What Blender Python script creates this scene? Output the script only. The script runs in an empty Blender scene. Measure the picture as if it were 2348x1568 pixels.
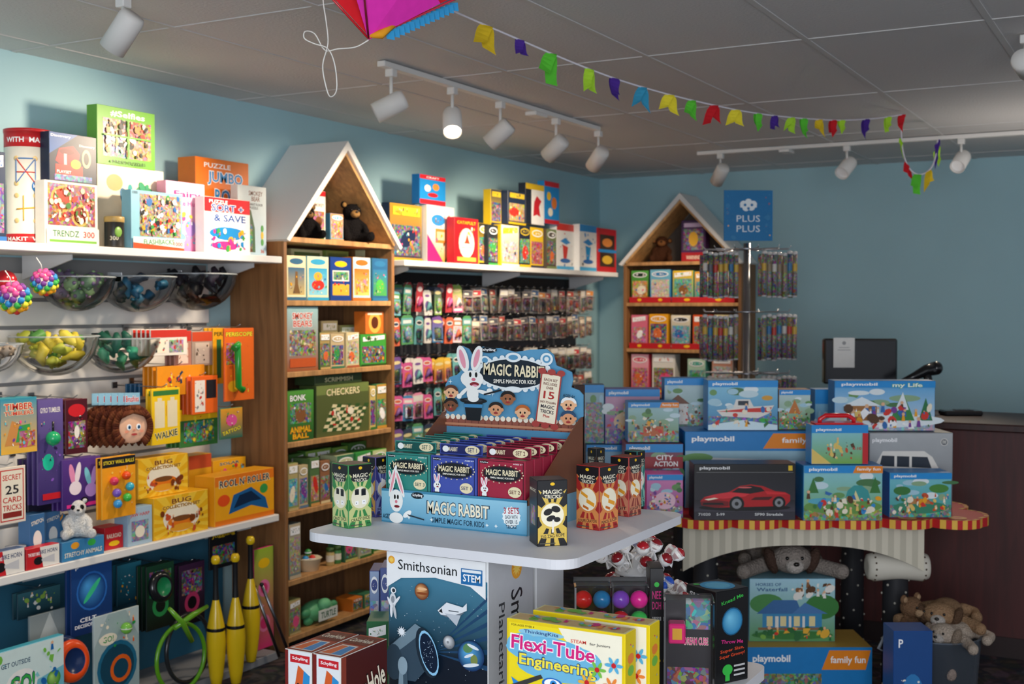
import bpy, math, random
from mathutils import Vector, Matrix, Euler
sc=bpy.context.scene
COL=sc.collection
F=2797.;CX,CY=1174.,784.
YAW=math.radians(28.93); PITCH=math.atan(80/F)
CAM=Vector((0,0,1.55))
RM=Euler((math.pi/2-PITCH,0,YAW)).to_matrix()
def ray(px,py): return RM@Vector(((px-CX)/F,-(py-CY)/F,-1))
def onX(px,py,x): r=ray(px,py); return CAM+r*((x-CAM.x)/r.x)
def onY(px,py,y): r=ray(px,py); return CAM+r*((y-CAM.y)/r.y)
def onZ(px,py,z): r=ray(px,py); return CAM+r*((z-CAM.z)/r.z)
def atD(px,py,t): return CAM+ray(px,py)*t
def base(px,t,z):
    p=atD(px,704,t); return Vector((p.x,p.y,z))
def zat(py,t): return 1.55+(704-py)/F*t
# ---------------------------------------------------------------- colours / materials
def lin(c):
    if isinstance(c,(tuple,list)): return tuple(c[:3])+(1.0,)
    c=c.lstrip('#'); o=[]
    if len(c)==3: c=''.join(q+q for q in c)
    for i in (0,2,4):
        v=int(c[i:i+2],16)/255
        o.append(v/12.92 if v<=.04045 else ((v+.055)/1.055)**2.4)
    return (o[0],o[1],o[2],1.0)
MATS={}
def nodes(name):
    m=bpy.data.materials.new(name); m.use_nodes=True
    nt=m.node_tree; b=nt.nodes['Principled BSDF']; MATS[name]=m
    return m,nt,b
def attr(nt):
    a=nt.nodes.new('ShaderNodeAttribute'); a.attribute_name='Col'; return a
def simple(name,rough,spec=.5,metal=0,noise=.08,nscale=40,bump=0,coat=0):
    m,nt,b=nodes(name); a=attr(nt)
    tc=nt.nodes.new('ShaderNodeTexCoord'); n=nt.nodes.new('ShaderNodeTexNoise'); n.inputs['Scale'].default_value=nscale
    nt.links.new(tc.outputs['Object'],n.inputs['Vector'])
    mr=nt.nodes.new('ShaderNodeMapRange'); mr.inputs[3].default_value=1-noise; mr.inputs[4].default_value=1+noise
    nt.links.new(n.outputs['Fac'],mr.inputs[0])
    mx=nt.nodes.new('ShaderNodeVectorMath'); mx.operation='SCALE'
    nt.links.new(a.outputs['Color'],mx.inputs[0]); nt.links.new(mr.outputs[0],mx.inputs['Scale'])
    nt.links.new(mx.outputs[0],b.inputs['Base Color'])
    b.inputs['Roughness'].default_value=rough; b.inputs['Metallic'].default_value=metal
    b.inputs['Specular IOR Level'].default_value=spec; b.inputs['Coat Weight'].default_value=coat
    if bump:
        bp=nt.nodes.new('ShaderNodeBump'); bp.inputs['Strength'].default_value=bump; bp.inputs['Distance'].default_value=.01
        nt.links.new(n.outputs['Fac'],bp.inputs['Height']); nt.links.new(bp.outputs[0],b.inputs['Normal'])
    return m
simple('card',.38,.4,noise=.05)
simple('matte',.8,.2,noise=.06)
simple('paint',.55,.3,noise=.04,nscale=3)
simple('plastic',.2,.5,noise=.02)
simple('rubber',.5,.4,noise=.05)
simple('metal',.3,.5,metal=1,noise=.05)
simple('fur',.95,.1,noise=.45,nscale=120,bump=1.0)
simple('tissue',.9,.1,noise=.1)
def busy(name,scale,satmul,mixf):
    m,nt,b=nodes(name); a=attr(nt)
    tc=nt.nodes.new('ShaderNodeTexCoord'); oi=nt.nodes.new('ShaderNodeObjectInfo')
    ad=nt.nodes.new('ShaderNodeVectorMath'); ad.operation='ADD'
    sca=nt.nodes.new('ShaderNodeVectorMath'); sca.operation='SCALE'; sca.inputs['Scale'].default_value=7.3
    cx=nt.nodes.new('ShaderNodeCombineXYZ')
    for i in range(3): nt.links.new(oi.outputs['Random'],cx.inputs[i])
    nt.links.new(cx.outputs[0],sca.inputs[0])
    nt.links.new(tc.outputs['Object'],ad.inputs[0]); nt.links.new(sca.outputs[0],ad.inputs[1])
    ns=nt.nodes.new('ShaderNodeTexNoise'); ns.inputs['Scale'].default_value=scale*.4
    nt.links.new(ad.outputs[0],ns.inputs['Vector'])
    wm=nt.nodes.new('ShaderNodeVectorMath'); wm.operation='MULTIPLY_ADD'; wm.inputs[1].default_value=(.03,.03,.03)
    nt.links.new(ns.outputs['Color'],wm.inputs[0]); nt.links.new(ad.outputs[0],wm.inputs[2])
    v=nt.nodes.new('ShaderNodeTexVoronoi'); v.inputs['Scale'].default_value=scale
    nt.links.new(wm.outputs[0],v.inputs['Vector'])
    hs=nt.nodes.new('ShaderNodeHueSaturation'); hs.inputs['Saturation'].default_value=satmul; hs.inputs['Value'].default_value=.9
    nt.links.new(v.outputs['Color'],hs.inputs['Color'])
    mx=nt.nodes.new('ShaderNodeMix'); mx.data_type='RGBA'; mx.inputs[0].default_value=mixf
    nt.links.new(a.outputs['Color'],mx.inputs[6]); 
    g=nt.nodes.new('ShaderNodeGamma'); g.inputs[1].default_value=2.0
    nt.links.new(hs.outputs[0],g.inputs[0]); nt.links.new(g.outputs[0],mx.inputs[7])
    nt.links.new(mx.outputs[2],b.inputs['Base Color']); b.inputs['Roughness'].default_value=.35
busy('busy',95,1.0,.5)
busy('busyfine',170,1.1,.55)
def clear(name,alpha,rough=.08,milky=False):
    m,nt,b=nodes(name); a=attr(nt)
    out=nt.nodes['Material Output']; tr=nt.nodes.new('ShaderNodeBsdfTransparent'); mx=nt.nodes.new('ShaderNodeMixShader')
    fr=nt.nodes.new('ShaderNodeFresnel'); fr.inputs[0].default_value=1.45
    ad=nt.nodes.new('ShaderNodeMath'); ad.operation='ADD'; ad.inputs[1].default_value=alpha
    nt.links.new(fr.outputs[0],ad.inputs[0]); nt.links.new(ad.outputs[0],mx.inputs[0])
    if milky: nt.links.new(a.outputs['Color'],b.inputs['Base Color']); sh=b
    else: sh=nt.nodes.new('ShaderNodeBsdfGlossy'); sh.inputs['Roughness'].default_value=rough
    nt.links.new(tr.outputs[0],mx.inputs[1]); nt.links.new(sh.outputs[0],mx.inputs[2]); nt.links.new(mx.outputs[0],out.inputs[0])
    b.inputs['Roughness'].default_value=rough
clear('clear',.03)
clear('clearthick',.28,.15,True)
def emit(name,c,s):
    m,nt,b=nodes(name); b.inputs['Emission Color'].default_value=c; b.inputs['Emission Strength'].default_value=s
emit('glow',(1,.78,.5,1),30)
def wood():
    m,nt,b=nodes('wood'); a=attr(nt); tc=nt.nodes.new('ShaderNodeTexCoord'); mp=nt.nodes.new('ShaderNodeMapping')
    mp.inputs['Scale'].default_value=(14,14,1.2); n=nt.nodes.new('ShaderNodeTexNoise'); n.inputs['Scale'].default_value=2.5; n.inputs['Detail'].default_value=6; n.inputs['Distortion'].default_value=.6
    nt.links.new(tc.outputs['Object'],mp.inputs[0]); nt.links.new(mp.outputs[0],n.inputs['Vector'])
    mr=nt.nodes.new('ShaderNodeMapRange'); mr.inputs[1].default_value=.3; mr.inputs[2].default_value=.7; mr.inputs[3].default_value=.68; mr.inputs[4].default_value=1.2
    nt.links.new(n.outputs['Fac'],mr.inputs[0]); sc_=nt.nodes.new('ShaderNodeVectorMath'); sc_.operation='SCALE'
    nt.links.new(a.outputs['Color'],sc_.inputs[0]); nt.links.new(mr.outputs[0],sc_.inputs['Scale'])
    nt.links.new(sc_.outputs[0],b.inputs['Base Color']); b.inputs['Roughness'].default_value=.5
wood()
def carpet():
    m,nt,b=nodes('carpet'); tc=nt.nodes.new('ShaderNodeTexCoord')
    v=nt.nodes.new('ShaderNodeTexVoronoi'); v.inputs['Scale'].default_value=14; n=nt.nodes.new('ShaderNodeTexNoise'); n.inputs['Scale'].default_value=9; n.inputs['Distortion'].default_value=2
    nt.links.new(tc.outputs['Object'],v.inputs['Vector']); nt.links.new(tc.outputs['Object'],n.inputs['Vector'])
    r=nt.nodes.new('ShaderNodeValToRGB'); r.color_ramp.elements[0].position=.38; r.color_ramp.elements[0].color=lin('#1d2130'); r.color_ramp.elements[1].position=.62; r.color_ramp.elements[1].color=lin('#54484a')
    e=r.color_ramp.elements.new(.5); e.color=lin('#39302f')
    nt.links.new(n.outputs['Fac'],r.inputs[0]); mx=nt.nodes.new('ShaderNodeMix'); mx.data_type='RGBA'; mx.blend_type='MULTIPLY'; mx.inputs[0].default_value=.5
    nt.links.new(r.outputs[0],mx.inputs[6]); nt.links.new(v.outputs['Color'],mx.inputs[7]); nt.links.new(mx.outputs[2],b.inputs['Base Color']); b.inputs['Roughness'].default_value=.95
carpet()
def ceilmat():
    m,nt,b=nodes('ceiling_tile'); a=attr(nt); nt.links.new(a.outputs['Color'],b.inputs['Base Color'])
    tc=nt.nodes.new('ShaderNodeTexCoord'); n=nt.nodes.new('ShaderNodeTexNoise'); n.inputs['Scale'].default_value=90; n.inputs['Detail'].default_value=4
    nt.links.new(tc.outputs['Object'],n.inputs['Vector']); bp=nt.nodes.new('ShaderNodeBump'); bp.inputs['Strength'].default_value=.5; bp.inputs['Distance'].default_value=.006
    nt.links.new(n.outputs['Fac'],bp.inputs['Height']); nt.links.new(bp.outputs[0],b.inputs['Normal']); b.inputs['Roughness'].default_value=.6
ceilmat()
# ---------------------------------------------------------------- mesh builder
TM={}
def textmesh(s,off):
    k=(s,off)
    if k in TM: return TM[k]
    cu=bpy.data.curves.new('lettering','FONT'); cu.body=s; cu.offset=off; cu.resolution_u=2
    o=bpy.data.objects.new('lettering',cu); me=o.to_mesh()
    if me is None or len(me.polygons)==0:
        COL.objects.link(o); dg=bpy.context.evaluated_depsgraph_get(); me=bpy.data.meshes.new_from_object(o.evaluated_get(dg)); COL.objects.unlink(o)
    vs=[(v.co.x,v.co.y) for v in me.vertices]; fs=[tuple(p.vertices) for p in me.polygons]
    xs=[v[0] for v in vs] or [0]; ys=[v[1] for v in vs] or [0]
    x0,x1,y0,y1=min(xs),max(xs),min(ys),max(ys)
    w=max(x1-x0,1e-4);h=max(y1-y0,1e-4)
    vs=[((x-x0)/w-.5,(y-y0)/h-.5) for x,y in vs]
    TM[k]=(vs,fs); bpy.data.objects.remove(o); return TM[k]
class MB:
    def __init__(s): s.v=[];s.f=[];s.c=[];s.m=[];s.s=[]
    def add(s,vs,fs,col,mat='card',M=None,sm=False):
        o=len(s.v)
        s.v+= [tuple(M@Vector(v)) for v in vs] if M is not None else [tuple(v) for v in vs]
        c=lin(col) if not (isinstance(col,list)) else col
        for i,f in enumerate(fs):
            s.f.append(tuple(o+j for j in f)); s.m.append(mat); s.s.append(sm); s.c.append(c)
    def box(s,x0,y0,z0,x1,y1,z1,col,mat='card',ch=0,M=None):
        cols=col if isinstance(col,dict) else {}
        bc=cols.get('f','#888888') if isinstance(col,dict) else col
        if ch<=0:
            v=[(x,y,z) for x in(x0,x1) for y in(y0,y1) for z in(z0,z1)]
            for k,f in (('l',(0,1,3,2)),('r',(4,6,7,5)),('f',(0,4,5,1)),('k',(2,3,7,6)),('b',(0,2,6,4)),('t',(1,5,7,3))):
                s.add([v[i] for i in f],[(0,1,2,3)],cols.get(k,bc),mat,M)
            return
        X=(x0,x1);Y=(y0,y1);Z=(z0,z1); idx={};v=[]
        for i in(0,1):
            for j in(0,1):
                for k in(0,1):
                    ix=X[i]+(ch if i==0 else -ch);iy=Y[j]+(ch if j==0 else -ch);iz=Z[k]+(ch if k==0 else -ch)
                    for a,p in enumerate(((X[i],iy,iz),(ix,Y[j],iz),(ix,iy,Z[k]))):
                        idx[(i,j,k,a)]=len(v); v.append(p)
        o=len(s.v); s.v+= [tuple(M@Vector(p)) for p in v] if M is not None else v
        def q(f,c):
            s.f.append(tuple(o+idx[t] for t in f)); s.m.append(mat); s.s.append(False); s.c.append(lin(c))
        for i,k in((0,'l'),(1,'r')): 
            f=[(i,0,0,0),(i,1,0,0),(i,1,1,0),(i,0,1,0)]; q(f if i else f[::-1],cols.get(k,bc))
        for j,k in((0,'f'),(1,'k')):
            f=[(0,j,0,1),(1,j,0,1),(1,j,1,1),(0,j,1,1)]; q(f if not j else f[::-1],cols.get(k,bc))
        for l,k in((0,'b'),(1,'t')):
            f=[(0,0,l,2),(1,0,l,2),(1,1,l,2),(0,1,l,2)]; q(f if l else f[::-1],cols.get(k,bc))
        for a in(0,1):
            for b in(0,1):
                q([(a,b,0,0),(a,b,1,0),(a,b,1,1),(a,b,0,1)],bc)
                q([(a,0,b,0),(a,1,b,0),(a,1,b,2),(a,0,b,2)],bc)
                q([(0,a,b,1),(1,a,b,1),(1,a,b,2),(0,a,b,2)],bc)
                for c in(0,1): q([(a,b,c,0),(a,b,c,1),(a,b,c,2)],bc)
    def lathe(s,prof,col,mat='card',n=20,M=None,sm=True,colf=None):
        vs=[];fs=[]
        for r,z in prof:
            for i in range(n):
                a=2*math.pi*i/n; vs.append((r*math.cos(a),r*math.sin(a),z))
        o=len(s.v); s.v+= [tuple(M@Vector(p)) for p in vs] if M is not None else vs
        for j in range(len(prof)-1):
            c=lin(colf[j] if colf else col)
            for i in range(n):
                k=(i+1)%n; s.f.append((o+j*n+i,o+j*n+k,o+(j+1)*n+k,o+(j+1)*n+i)); s.m.append(mat);s.s.append(sm);s.c.append(c)
    def ell(s,c,r,col,mat='card',n=14,rot=None):
        if not isinstance(r,(tuple,list)): r=(r,r,r)
        M=Matrix.Translation(c)@(rot.to_matrix().to_4x4() if rot else Matrix())@Matrix.Diagonal((r[0],r[1],r[2],1))
        m=max(4,n//2)
        s.lathe([(max(1e-4,math.sin(math.pi*i/m)),-math.cos(math.pi*i/m)) for i in range(m+1)],col,mat,n,M)
    def tube(s,pts,r,col,mat='card',n=8,cap=True,sm=True):
        pts=[Vector(p) for p in pts]; N=len(pts); rs=r if isinstance(r,(list,tuple)) else [r]*N
        o=len(s.v); prev=None
        for i,p in enumerate(pts):
            d=(pts[min(i+1,N-1)]-pts[max(i-1,0)])
            if d.length<1e-9: d=Vector((0,0,1))
            d.normalize()
            u=(prev if prev is not None else (Vector((0,0,1)) if abs(d.z)<.9 else Vector((1,0,0))))
            u=(u-d*u.dot(d)); 
            if u.length<1e-4: u=d.orthogonal()
            u.normalize(); prev=u; w=d.cross(u)
            for k in range(n):
                a=2*math.pi*k/n; s.v.append(tuple(p+(u*math.cos(a)+w*math.sin(a))*rs[i]))
        c=lin(col)
        for i in range(N-1):
            for k in range(n):
                k2=(k+1)%n; s.f.append((o+i*n+k,o+i*n+k2,o+(i+1)*n+k2,o+(i+1)*n+k));s.m.append(mat);s.s.append(sm);s.c.append(c)
        if cap:
            for e,rv in((0,True),(N-1,False)):
                f=[o+e*n+k for k in range(n)]
                s.f.append(tuple(f[::-1] if rv else f));s.m.append(mat);s.s.append(False);s.c.append(c)
    def prism(s,poly,y0,y1,col,mat='card',side=None,axis='y',M=None):
        n=len(poly)
        if axis=='y': a=[(x,y0,z) for x,z in poly]; b=[(x,y1,z) for x,z in poly]
        elif axis=='x': a=[(y0,x,z) for x,z in poly]; b=[(y1,x,z) for x,z in poly]
        else: a=[(x,z,y0) for x,z in poly]; b=[(x,z,y1) for x,z in poly]
        s.add(a+b,[tuple(range(n)),tuple(range(2*n-1,n-1,-1))],col,mat,M)
        s.add(a+b,[(i,(i+1)%n,n+(i+1)%n,n+i) for i in range(n)],side or col,mat,M)
    def mesh(s,name):
        me=bpy.data.meshes.new(name); me.from_pydata(s.v,[],s.f)
        ms=[]; 
        for m in s.m:
            if m not in ms: ms.append(m)
        for m in ms: me.materials.append(MATS[m])
        me.polygons.foreach_set('material_index',[ms.index(m) for m in s.m])
        me.polygons.foreach_set('use_smooth',s.s)
        ca=me.color_attributes.new('Col','FLOAT_COLOR','CORNER'); buf=[]
        for f,c in zip(s.f,s.c):
            if isinstance(c,list):
                for q in c: buf+=list(q)
            else: buf+=list(c)*len(f)
        ca.data.foreach_set('color',buf); me.update(); return me
class Art:
    def __init__(s,mb,o,u,v,n,w,h,e=.0005,st=.00008):
        s.mb=mb;s.o=Vector(o);s.u=Vector(u);s.v=Vector(v);s.n=Vector(n);s.w=w;s.h=h;s.e=e;s.st=st
    def P(s,x,y): return tuple(s.o+s.u*(x*s.w)+s.v*(y*s.h)+s.n*s.e)
    def poly(s,pts,col,mat='card'):
        s.mb.add([s.P(*p) for p in pts],[tuple(range(len(pts)))],col,mat); s.e+=s.st
    def rect(s,x0,y0,x1,y1,col,mat='card'): s.poly([(x0,y0),(x1,y0),(x1,y1),(x0,y1)],col,mat)
    def grad(s,x0,y0,x1,y1,c0,c1):
        s.mb.add([s.P(*p) for p in [(x0,y0),(x1,y0),(x1,y1),(x0,y1)]],[(0,1,2,3)],[lin(c0),lin(c0),lin(c1),lin(c1)],'card'); s.e+=s.st
    def ell(s,cx,cy,rx,ry,col,rot=0,n=18,mat='card'):
        a=rot; pts=[]
        for i in range(n):
            t=2*math.pi*i/n; x=rx*s.w*math.cos(t);y=ry*s.h*math.sin(t)
            pts.append((cx+(x*math.cos(a)-y*math.sin(a))/s.w,cy+(x*math.sin(a)+y*math.cos(a))/s.h))
        s.poly(pts,col,mat)
    def circ(s,cx,cy,r,col,mat='card',n=18): s.ell(cx,cy,r,r*s.w/s.h,col,0,n,mat)
    def ball(s,cx,cy,r,c0,c1,n=22):
        # printed sphere: fan shaded from highlight to rim
        hx,hy=cx-.35*r,cy+.35*r*s.w/s.h; k=s.w/s.h; a=lin(c1);b=lin(c0)
        for i in range(n):
            t0=2*math.pi*i/n;t1=2*math.pi*(i+1)/n
            s.mb.add([s.P(hx,hy),s.P(cx+r*math.cos(t0),cy+r*k*math.sin(t0)),s.P(cx+r*math.cos(t1),cy+r*k*math.sin(t1))],[(0,1,2)],[a,b,b],'card')
        s.e+=s.st
    def text(s,t,cx,cy,w,h,col,rot=0,bold=.015,step=True,arc=0):
        vs,fs=textmesh(t,bold); W=w*s.w;H=h*s.h; pts=[]
        for x,y in vs:
            X=x*W;Y=y*H+arc*H*(.25-x*x)
            pts.append(s.P(cx+(X*math.cos(rot)-Y*math.sin(rot))/s.w,cy+(X*math.sin(rot)+Y*math.cos(rot))/s.h))
        s.mb.add(pts,fs,col,'card'); s.e+=s.st
    def ot(s,t,cx,cy,w,h,col,out,rot=0,k=.06,arc=0):
        s.text(t,cx,cy,w*1.03+k*.2*h*s.h/s.w,h*1.14,out,rot,k,arc=arc); s.text(t,cx,cy,w,h,col,rot,.022,arc=arc)
    def star(s,cx,cy,r,col,n=5,k=.45):
        pts=[]
        for i in range(2*n):
            q=r*(1 if i%2==0 else k); t=math.pi*i/n+math.pi/2
            pts.append((cx+q*math.cos(t),cy+q*math.sin(t)*s.w/s.h))
        s.poly(pts,col)
    def rays(s,cx,cy,col,n=14):
        def hit(a):
            dx,dy=math.cos(a),math.sin(a); ts=[]
            if dx>1e-6: ts.append((1-cx)/dx)
            if dx<-1e-6: ts.append((0-cx)/dx)
            if dy>1e-6: ts.append((1-cy)/dy)
            if dy<-1e-6: ts.append((0-cy)/dy)
            t=min(ts); return (cx+dx*t,cy+dy*t)
        vs=[];fs=[]
        for i in range(n):
            a=2*math.pi*i/n; b=a+math.pi/n; k=len(vs)
            vs+=[s.P(cx,cy),s.P(*hit(a)),s.P(*hit(b))]; fs.append((k,k+1,k+2))
        s.mb.add(vs,fs,col); s.e+=s.st
    def draw(s,ops):
        for o in ops:
            k=o[0];a=o[1:]
            if k=='r': s.rect(*a)
            elif k=='g': s.grad(*a)
            elif k=='o': s.ball(*a)
            elif k=='b': s.rect(a[0],a[1],a[2],a[3],a[4],'busy')
            elif k=='bf': s.rect(a[0],a[1],a[2],a[3],a[4],'busyfine')
            elif k=='e': s.ell(*a)
            elif k=='c': s.circ(*a)
            elif k=='p': s.poly(*a)
            elif k=='t': s.text(*a)
            elif k=='ot': s.ot(*a)
            elif k=='s': s.star(*a)
            elif k=='y': s.rays(*a)
            elif k=='B':
                n,seed,x0,y0,x1,y1,cols=a; R=random.Random(seed)
                for i in range(int(n*2.6)):
                    c=R.choice(cols); x=R.uniform(x0,x1);y=R.uniform(y0,y1);r=R.uniform(.012,.05)
                    q=R.random()
                    if q<.35: s.ell(x,y,r,r*R.uniform(.5,1.6)*s.w/s.h,c,R.uniform(0,3),8)
                    elif q<.7:
                        a_=R.uniform(0,3); r2=r*R.uniform(.3,.9); pp=[]
                        for (ux,uy) in ((-r,-r2),(r,-r2*.6),(r*.7,r2),(-r*.5,r2*.8)): pp.append((x+ux*math.cos(a_)-uy*math.sin(a_),y+(ux*math.sin(a_)+uy*math.cos(a_))*s.w/s.h))
                        s.poly(pp,c)
                    else:
                        s.poly([(x-r*.5,y-r*s.w/s.h),(x+r*.5,y-r*s.w/s.h),(x+r*.3,y+r*.5*s.w/s.h),(x-r*.3,y+r*.5*s.w/s.h)],c)
                        s.ell(x,y+r*.9*s.w/s.h,r*.45,r*.45*s.w/s.h,'#e8b890',0,8)
def carton(w,d,h,base_,front=(),right=(),left=(),top=(),cols=None,ch=.0012):
    mb=MB(); c={'f':base_,'l':base_,'r':base_,'t':base_,'k':base_,'b':base_}
    if cols: c.update(cols)
    mb.box(-w/2,-d/2,0,w/2,d/2,h,c,'card',ch)
    i=ch*1.2
    if front: Art(mb,(-w/2+i,-d/2,i),(1,0,0),(0,0,1),(0,-1,0),w-2*i,h-2*i).draw(front)
    if right: Art(mb,(w/2,-d/2+i,i),(0,1,0),(0,0,1),(1,0,0),d-2*i,h-2*i).draw(right)
    if left: Art(mb,(-w/2,d/2-i,i),(0,-1,0),(0,0,1),(-1,0,0),d-2*i,h-2*i).draw(left)
    if top: Art(mb,(-w/2+i,-d/2+i,h),(1,0,0),(0,1,0),(0,0,1),w-2*i,d-2*i).draw(top)
    return mb
def link(o): COL.objects.link(o); return o
def put(mb,name,label,cat,loc,rz=0,group=None,parts=(),rot=None,kind=None,mesh=None,parent=None):
    me=mesh or (mb.mesh(name) if mb else None)
    o=bpy.data.objects.new(name,me); o.location=loc
    o.rotation_euler=rot if rot else (0,0,rz)
    link(o)
    if parent: o.parent=parent
    if label: o['label']=label
    if cat: o['category']=cat
    if group: o['group']=group
    if kind: o['kind']=kind
    for p in parts:
        pm=p[1]; c=bpy.data.objects.new(p[0],pm.mesh(p[0]) if isinstance(pm,MB) else pm); link(c); c.parent=o
        if len(p)>2 and p[2]: c['label']=p[2]
    return o
def copyput(o,loc,rz=None,label=None,rot=None):
    c=o.copy(); c.location=loc
    if rz is not None: c.rotation_euler=(0,0,rz)
    if rot is not None: c.rotation_euler=rot
    if label: c['label']=label
    link(c)
    for ch in o.children:
        k=ch.copy(); k.parent=c; link(k)
    return c
def structure(mb,name):
    o=put(mb,name,None,None,(0,0,0)); o['kind']='structure'; return o
R90=math.pi/2
# ================================================================ ROOM
H=2.5; WX=-3.83; WY=8.28
BLUE='#a9cfd8'
m=MB(); m.box(WX-.12,-1.5,0,WX,WY+.12,H+.1,BLUE,'paint'); structure(m,'wall_left')
m=MB(); m.box(WX,WY,0,3.2,WY+.12,H+.1,BLUE,'paint'); structure(m,'wall_back')
m=MB(); m.box(WX-.12,-1.5,-.1,3.2,WY+.12,0,'#333333','carpet'); structure(m,'floor')
m=MB(); m.box(WX-.12,-1.5,H,3.2,WY+.12,H+.1,'#cfcdcc','ceiling_tile'); structure(m,'ceiling')
m=MB()
x=-1.195-.61*4
while x<3.2: m.box(x-.011,-1.5,H-.003,x+.011,WY,H+.001,'#cbc9c7','paint'); x+=.61
y=4.32-1.22*4
while y<WY: m.box(WX,y-.011,H-.0028,3.2,y+.011,H+.001,'#cbc9c7','paint'); y+=1.22
structure(m,'trim_1')
m=MB(); m.box(WX,WY-.015,0,3.2,WY,.1,'#5b4a42','paint'); structure(m,'baseboard_back')
m=MB(); m.box(WX,-1.5,0,WX+.012,WY-.016,.1,'#5b4a42','paint'); structure(m,'baseboard_left')
# ================================================================ LEFT GONDOLA
WHITE='#e6e4e0'
XF=-3.48; YE=4.21; BK1=4.26
def whiteshelf(y0,y1,z1,label,d=.35,th=.03):
    m=MB(); m.box(XF-d+.002,y0,z1-th,XF,y1,z1,WHITE,'paint',.003)
    br=[]
    n=3; 
    for i in range(n):
        b=MB(); yy=y0+.12+(y1-y0-.24)*i/(n-1)
        b.prism([(XF-d+.03,z1-th-.001),(XF-.06,z1-th-.001),(XF-.06,z1-th-.02),(XF-d+.03,z1-th-.09)],yy-.004,yy+.004,'#d8d8d8','paint')
        br.append(('shelf_bracket',b))
    return put(m,'wall_shelf',label,'shelf',(0,0,0),parts=br)
ZS=1.772; ZL=.64
whiteshelf(2.0,YE,ZS,'long white shelf loaded with puzzles above the slatwall')
whiteshelf(2.0,YE-.03,ZL,'white lower shelf holding toy boxes against blue wall')
ZS2=1.79
whiteshelf(5.17,7.83,ZS2,'white shelf with science kits above rows of hanging packs')
def slatwall(y0,y1,z0,z1,col,label,x0=WX+.002):
    m=MB(); pitch=.105; z=z0
    m.box(x0,y0,z0,x0+.006,y1,z1,'#8c8c8c' if col!=1 else '#1c1d20','paint')
    cc='#e4e2de' if col!=1 else '#55565a'
    while z+pitch<=z1+.001:
        m.box(x0+.006,y0,z,x0+.022,y1,z+pitch-.014,cc,'paint',.002); z+=pitch
    return put(m,'slatwall_panel',label,'slatwall',(0,0,0))
slatwall(2.0,4.10,.64,1.735,0,'white grooved slatwall panel behind hanging toys')
slatwall(5.17,7.83,.0,1.745,1,'dark grooved slatwall panel behind hanging card packs')
# ================================================================ HOUSE BOOKCASES
SH=[.06,.315,.626,.94,1.257,1.58,1.865]
def bookcase(loc,rz,label):
    W=.865;D=.315;T=.022; wd='#96693f'; wd2='#c0905c'
    b=MB()
    b.box(-W/2,-D/2,0,-W/2+T,D/2,1.865,wd,'wood',.002); sides=b
    b2=MB(); b2.box(W/2-T,-D/2,0,W/2,D/2,1.865,wd,'wood',.002)
    bk=MB(); bk.box(-W/2+T,D/2-.012,.0,W/2-T,D/2-.002,1.865,'#7d5b3e','wood')
    parts=[('side_panel',sides),('side_panel',b2),('back_panel',bk)]
    for z in SH:
        s=MB(); dd=.006 if z<1.8 else -.004
        s.box(-W/2+(T if z<1.8 else -.005),-D/2+dd,z-.024,W/2-(T if z<1.8 else -.005),D/2-.013,z,wd2,'wood',.002); parts.append(('shelf_board',s))
    az=2.335; ex,ez=W/2+.022,1.85; th=.03
    L=math.hypot(ex,az-ez); nx,nz=(az-ez)/L,ex/L
    for sg in(-1,1):
        r=MB(); poly=[(0,az),(sg*ex,ez),(sg*(ex-nx*th),ez-nz*th+.012),(0,az-th/nz)]
        r.prism(poly,-D/2-.035,D/2,'#eeece8','paint'); parts.append(('roof_panel',r,'white painted sloping roof panel'))
        q=MB(); o=th+.001; o2=th+.016
        q.prism([(0,az-o/nz),(sg*(ex-nx*o-.02),ez-nz*o+.036),(sg*(ex-nx*o2-.02),ez-nz*o2+.036),(0,az-o2/nz)],-D/2-.02,D/2-.02,'#c79a62','wood'); parts.append(('roof_lining',q,'pale wood lining under roof'))
    bb=MB()
    bb.prism([(-W/2+.03,1.866),(W/2-.03,1.866),(0,az-.07)],D/2-.012,D/2-.006,'#5a524c','paint'); parts.append(('gable_back',bb))
    return put(None,'house_bookcase',label,'bookcase',loc,rz,parts=parts)
bookcase((WX+.002+.1575,BK1+.4325,0),R90,'tall wooden bookcase with white house-shaped roof, filled with games')
bookcase((-3.06,WY-.016-.1575,0),0,'wooden house-roofed bookcase full of card games beside blue wall')
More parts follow.
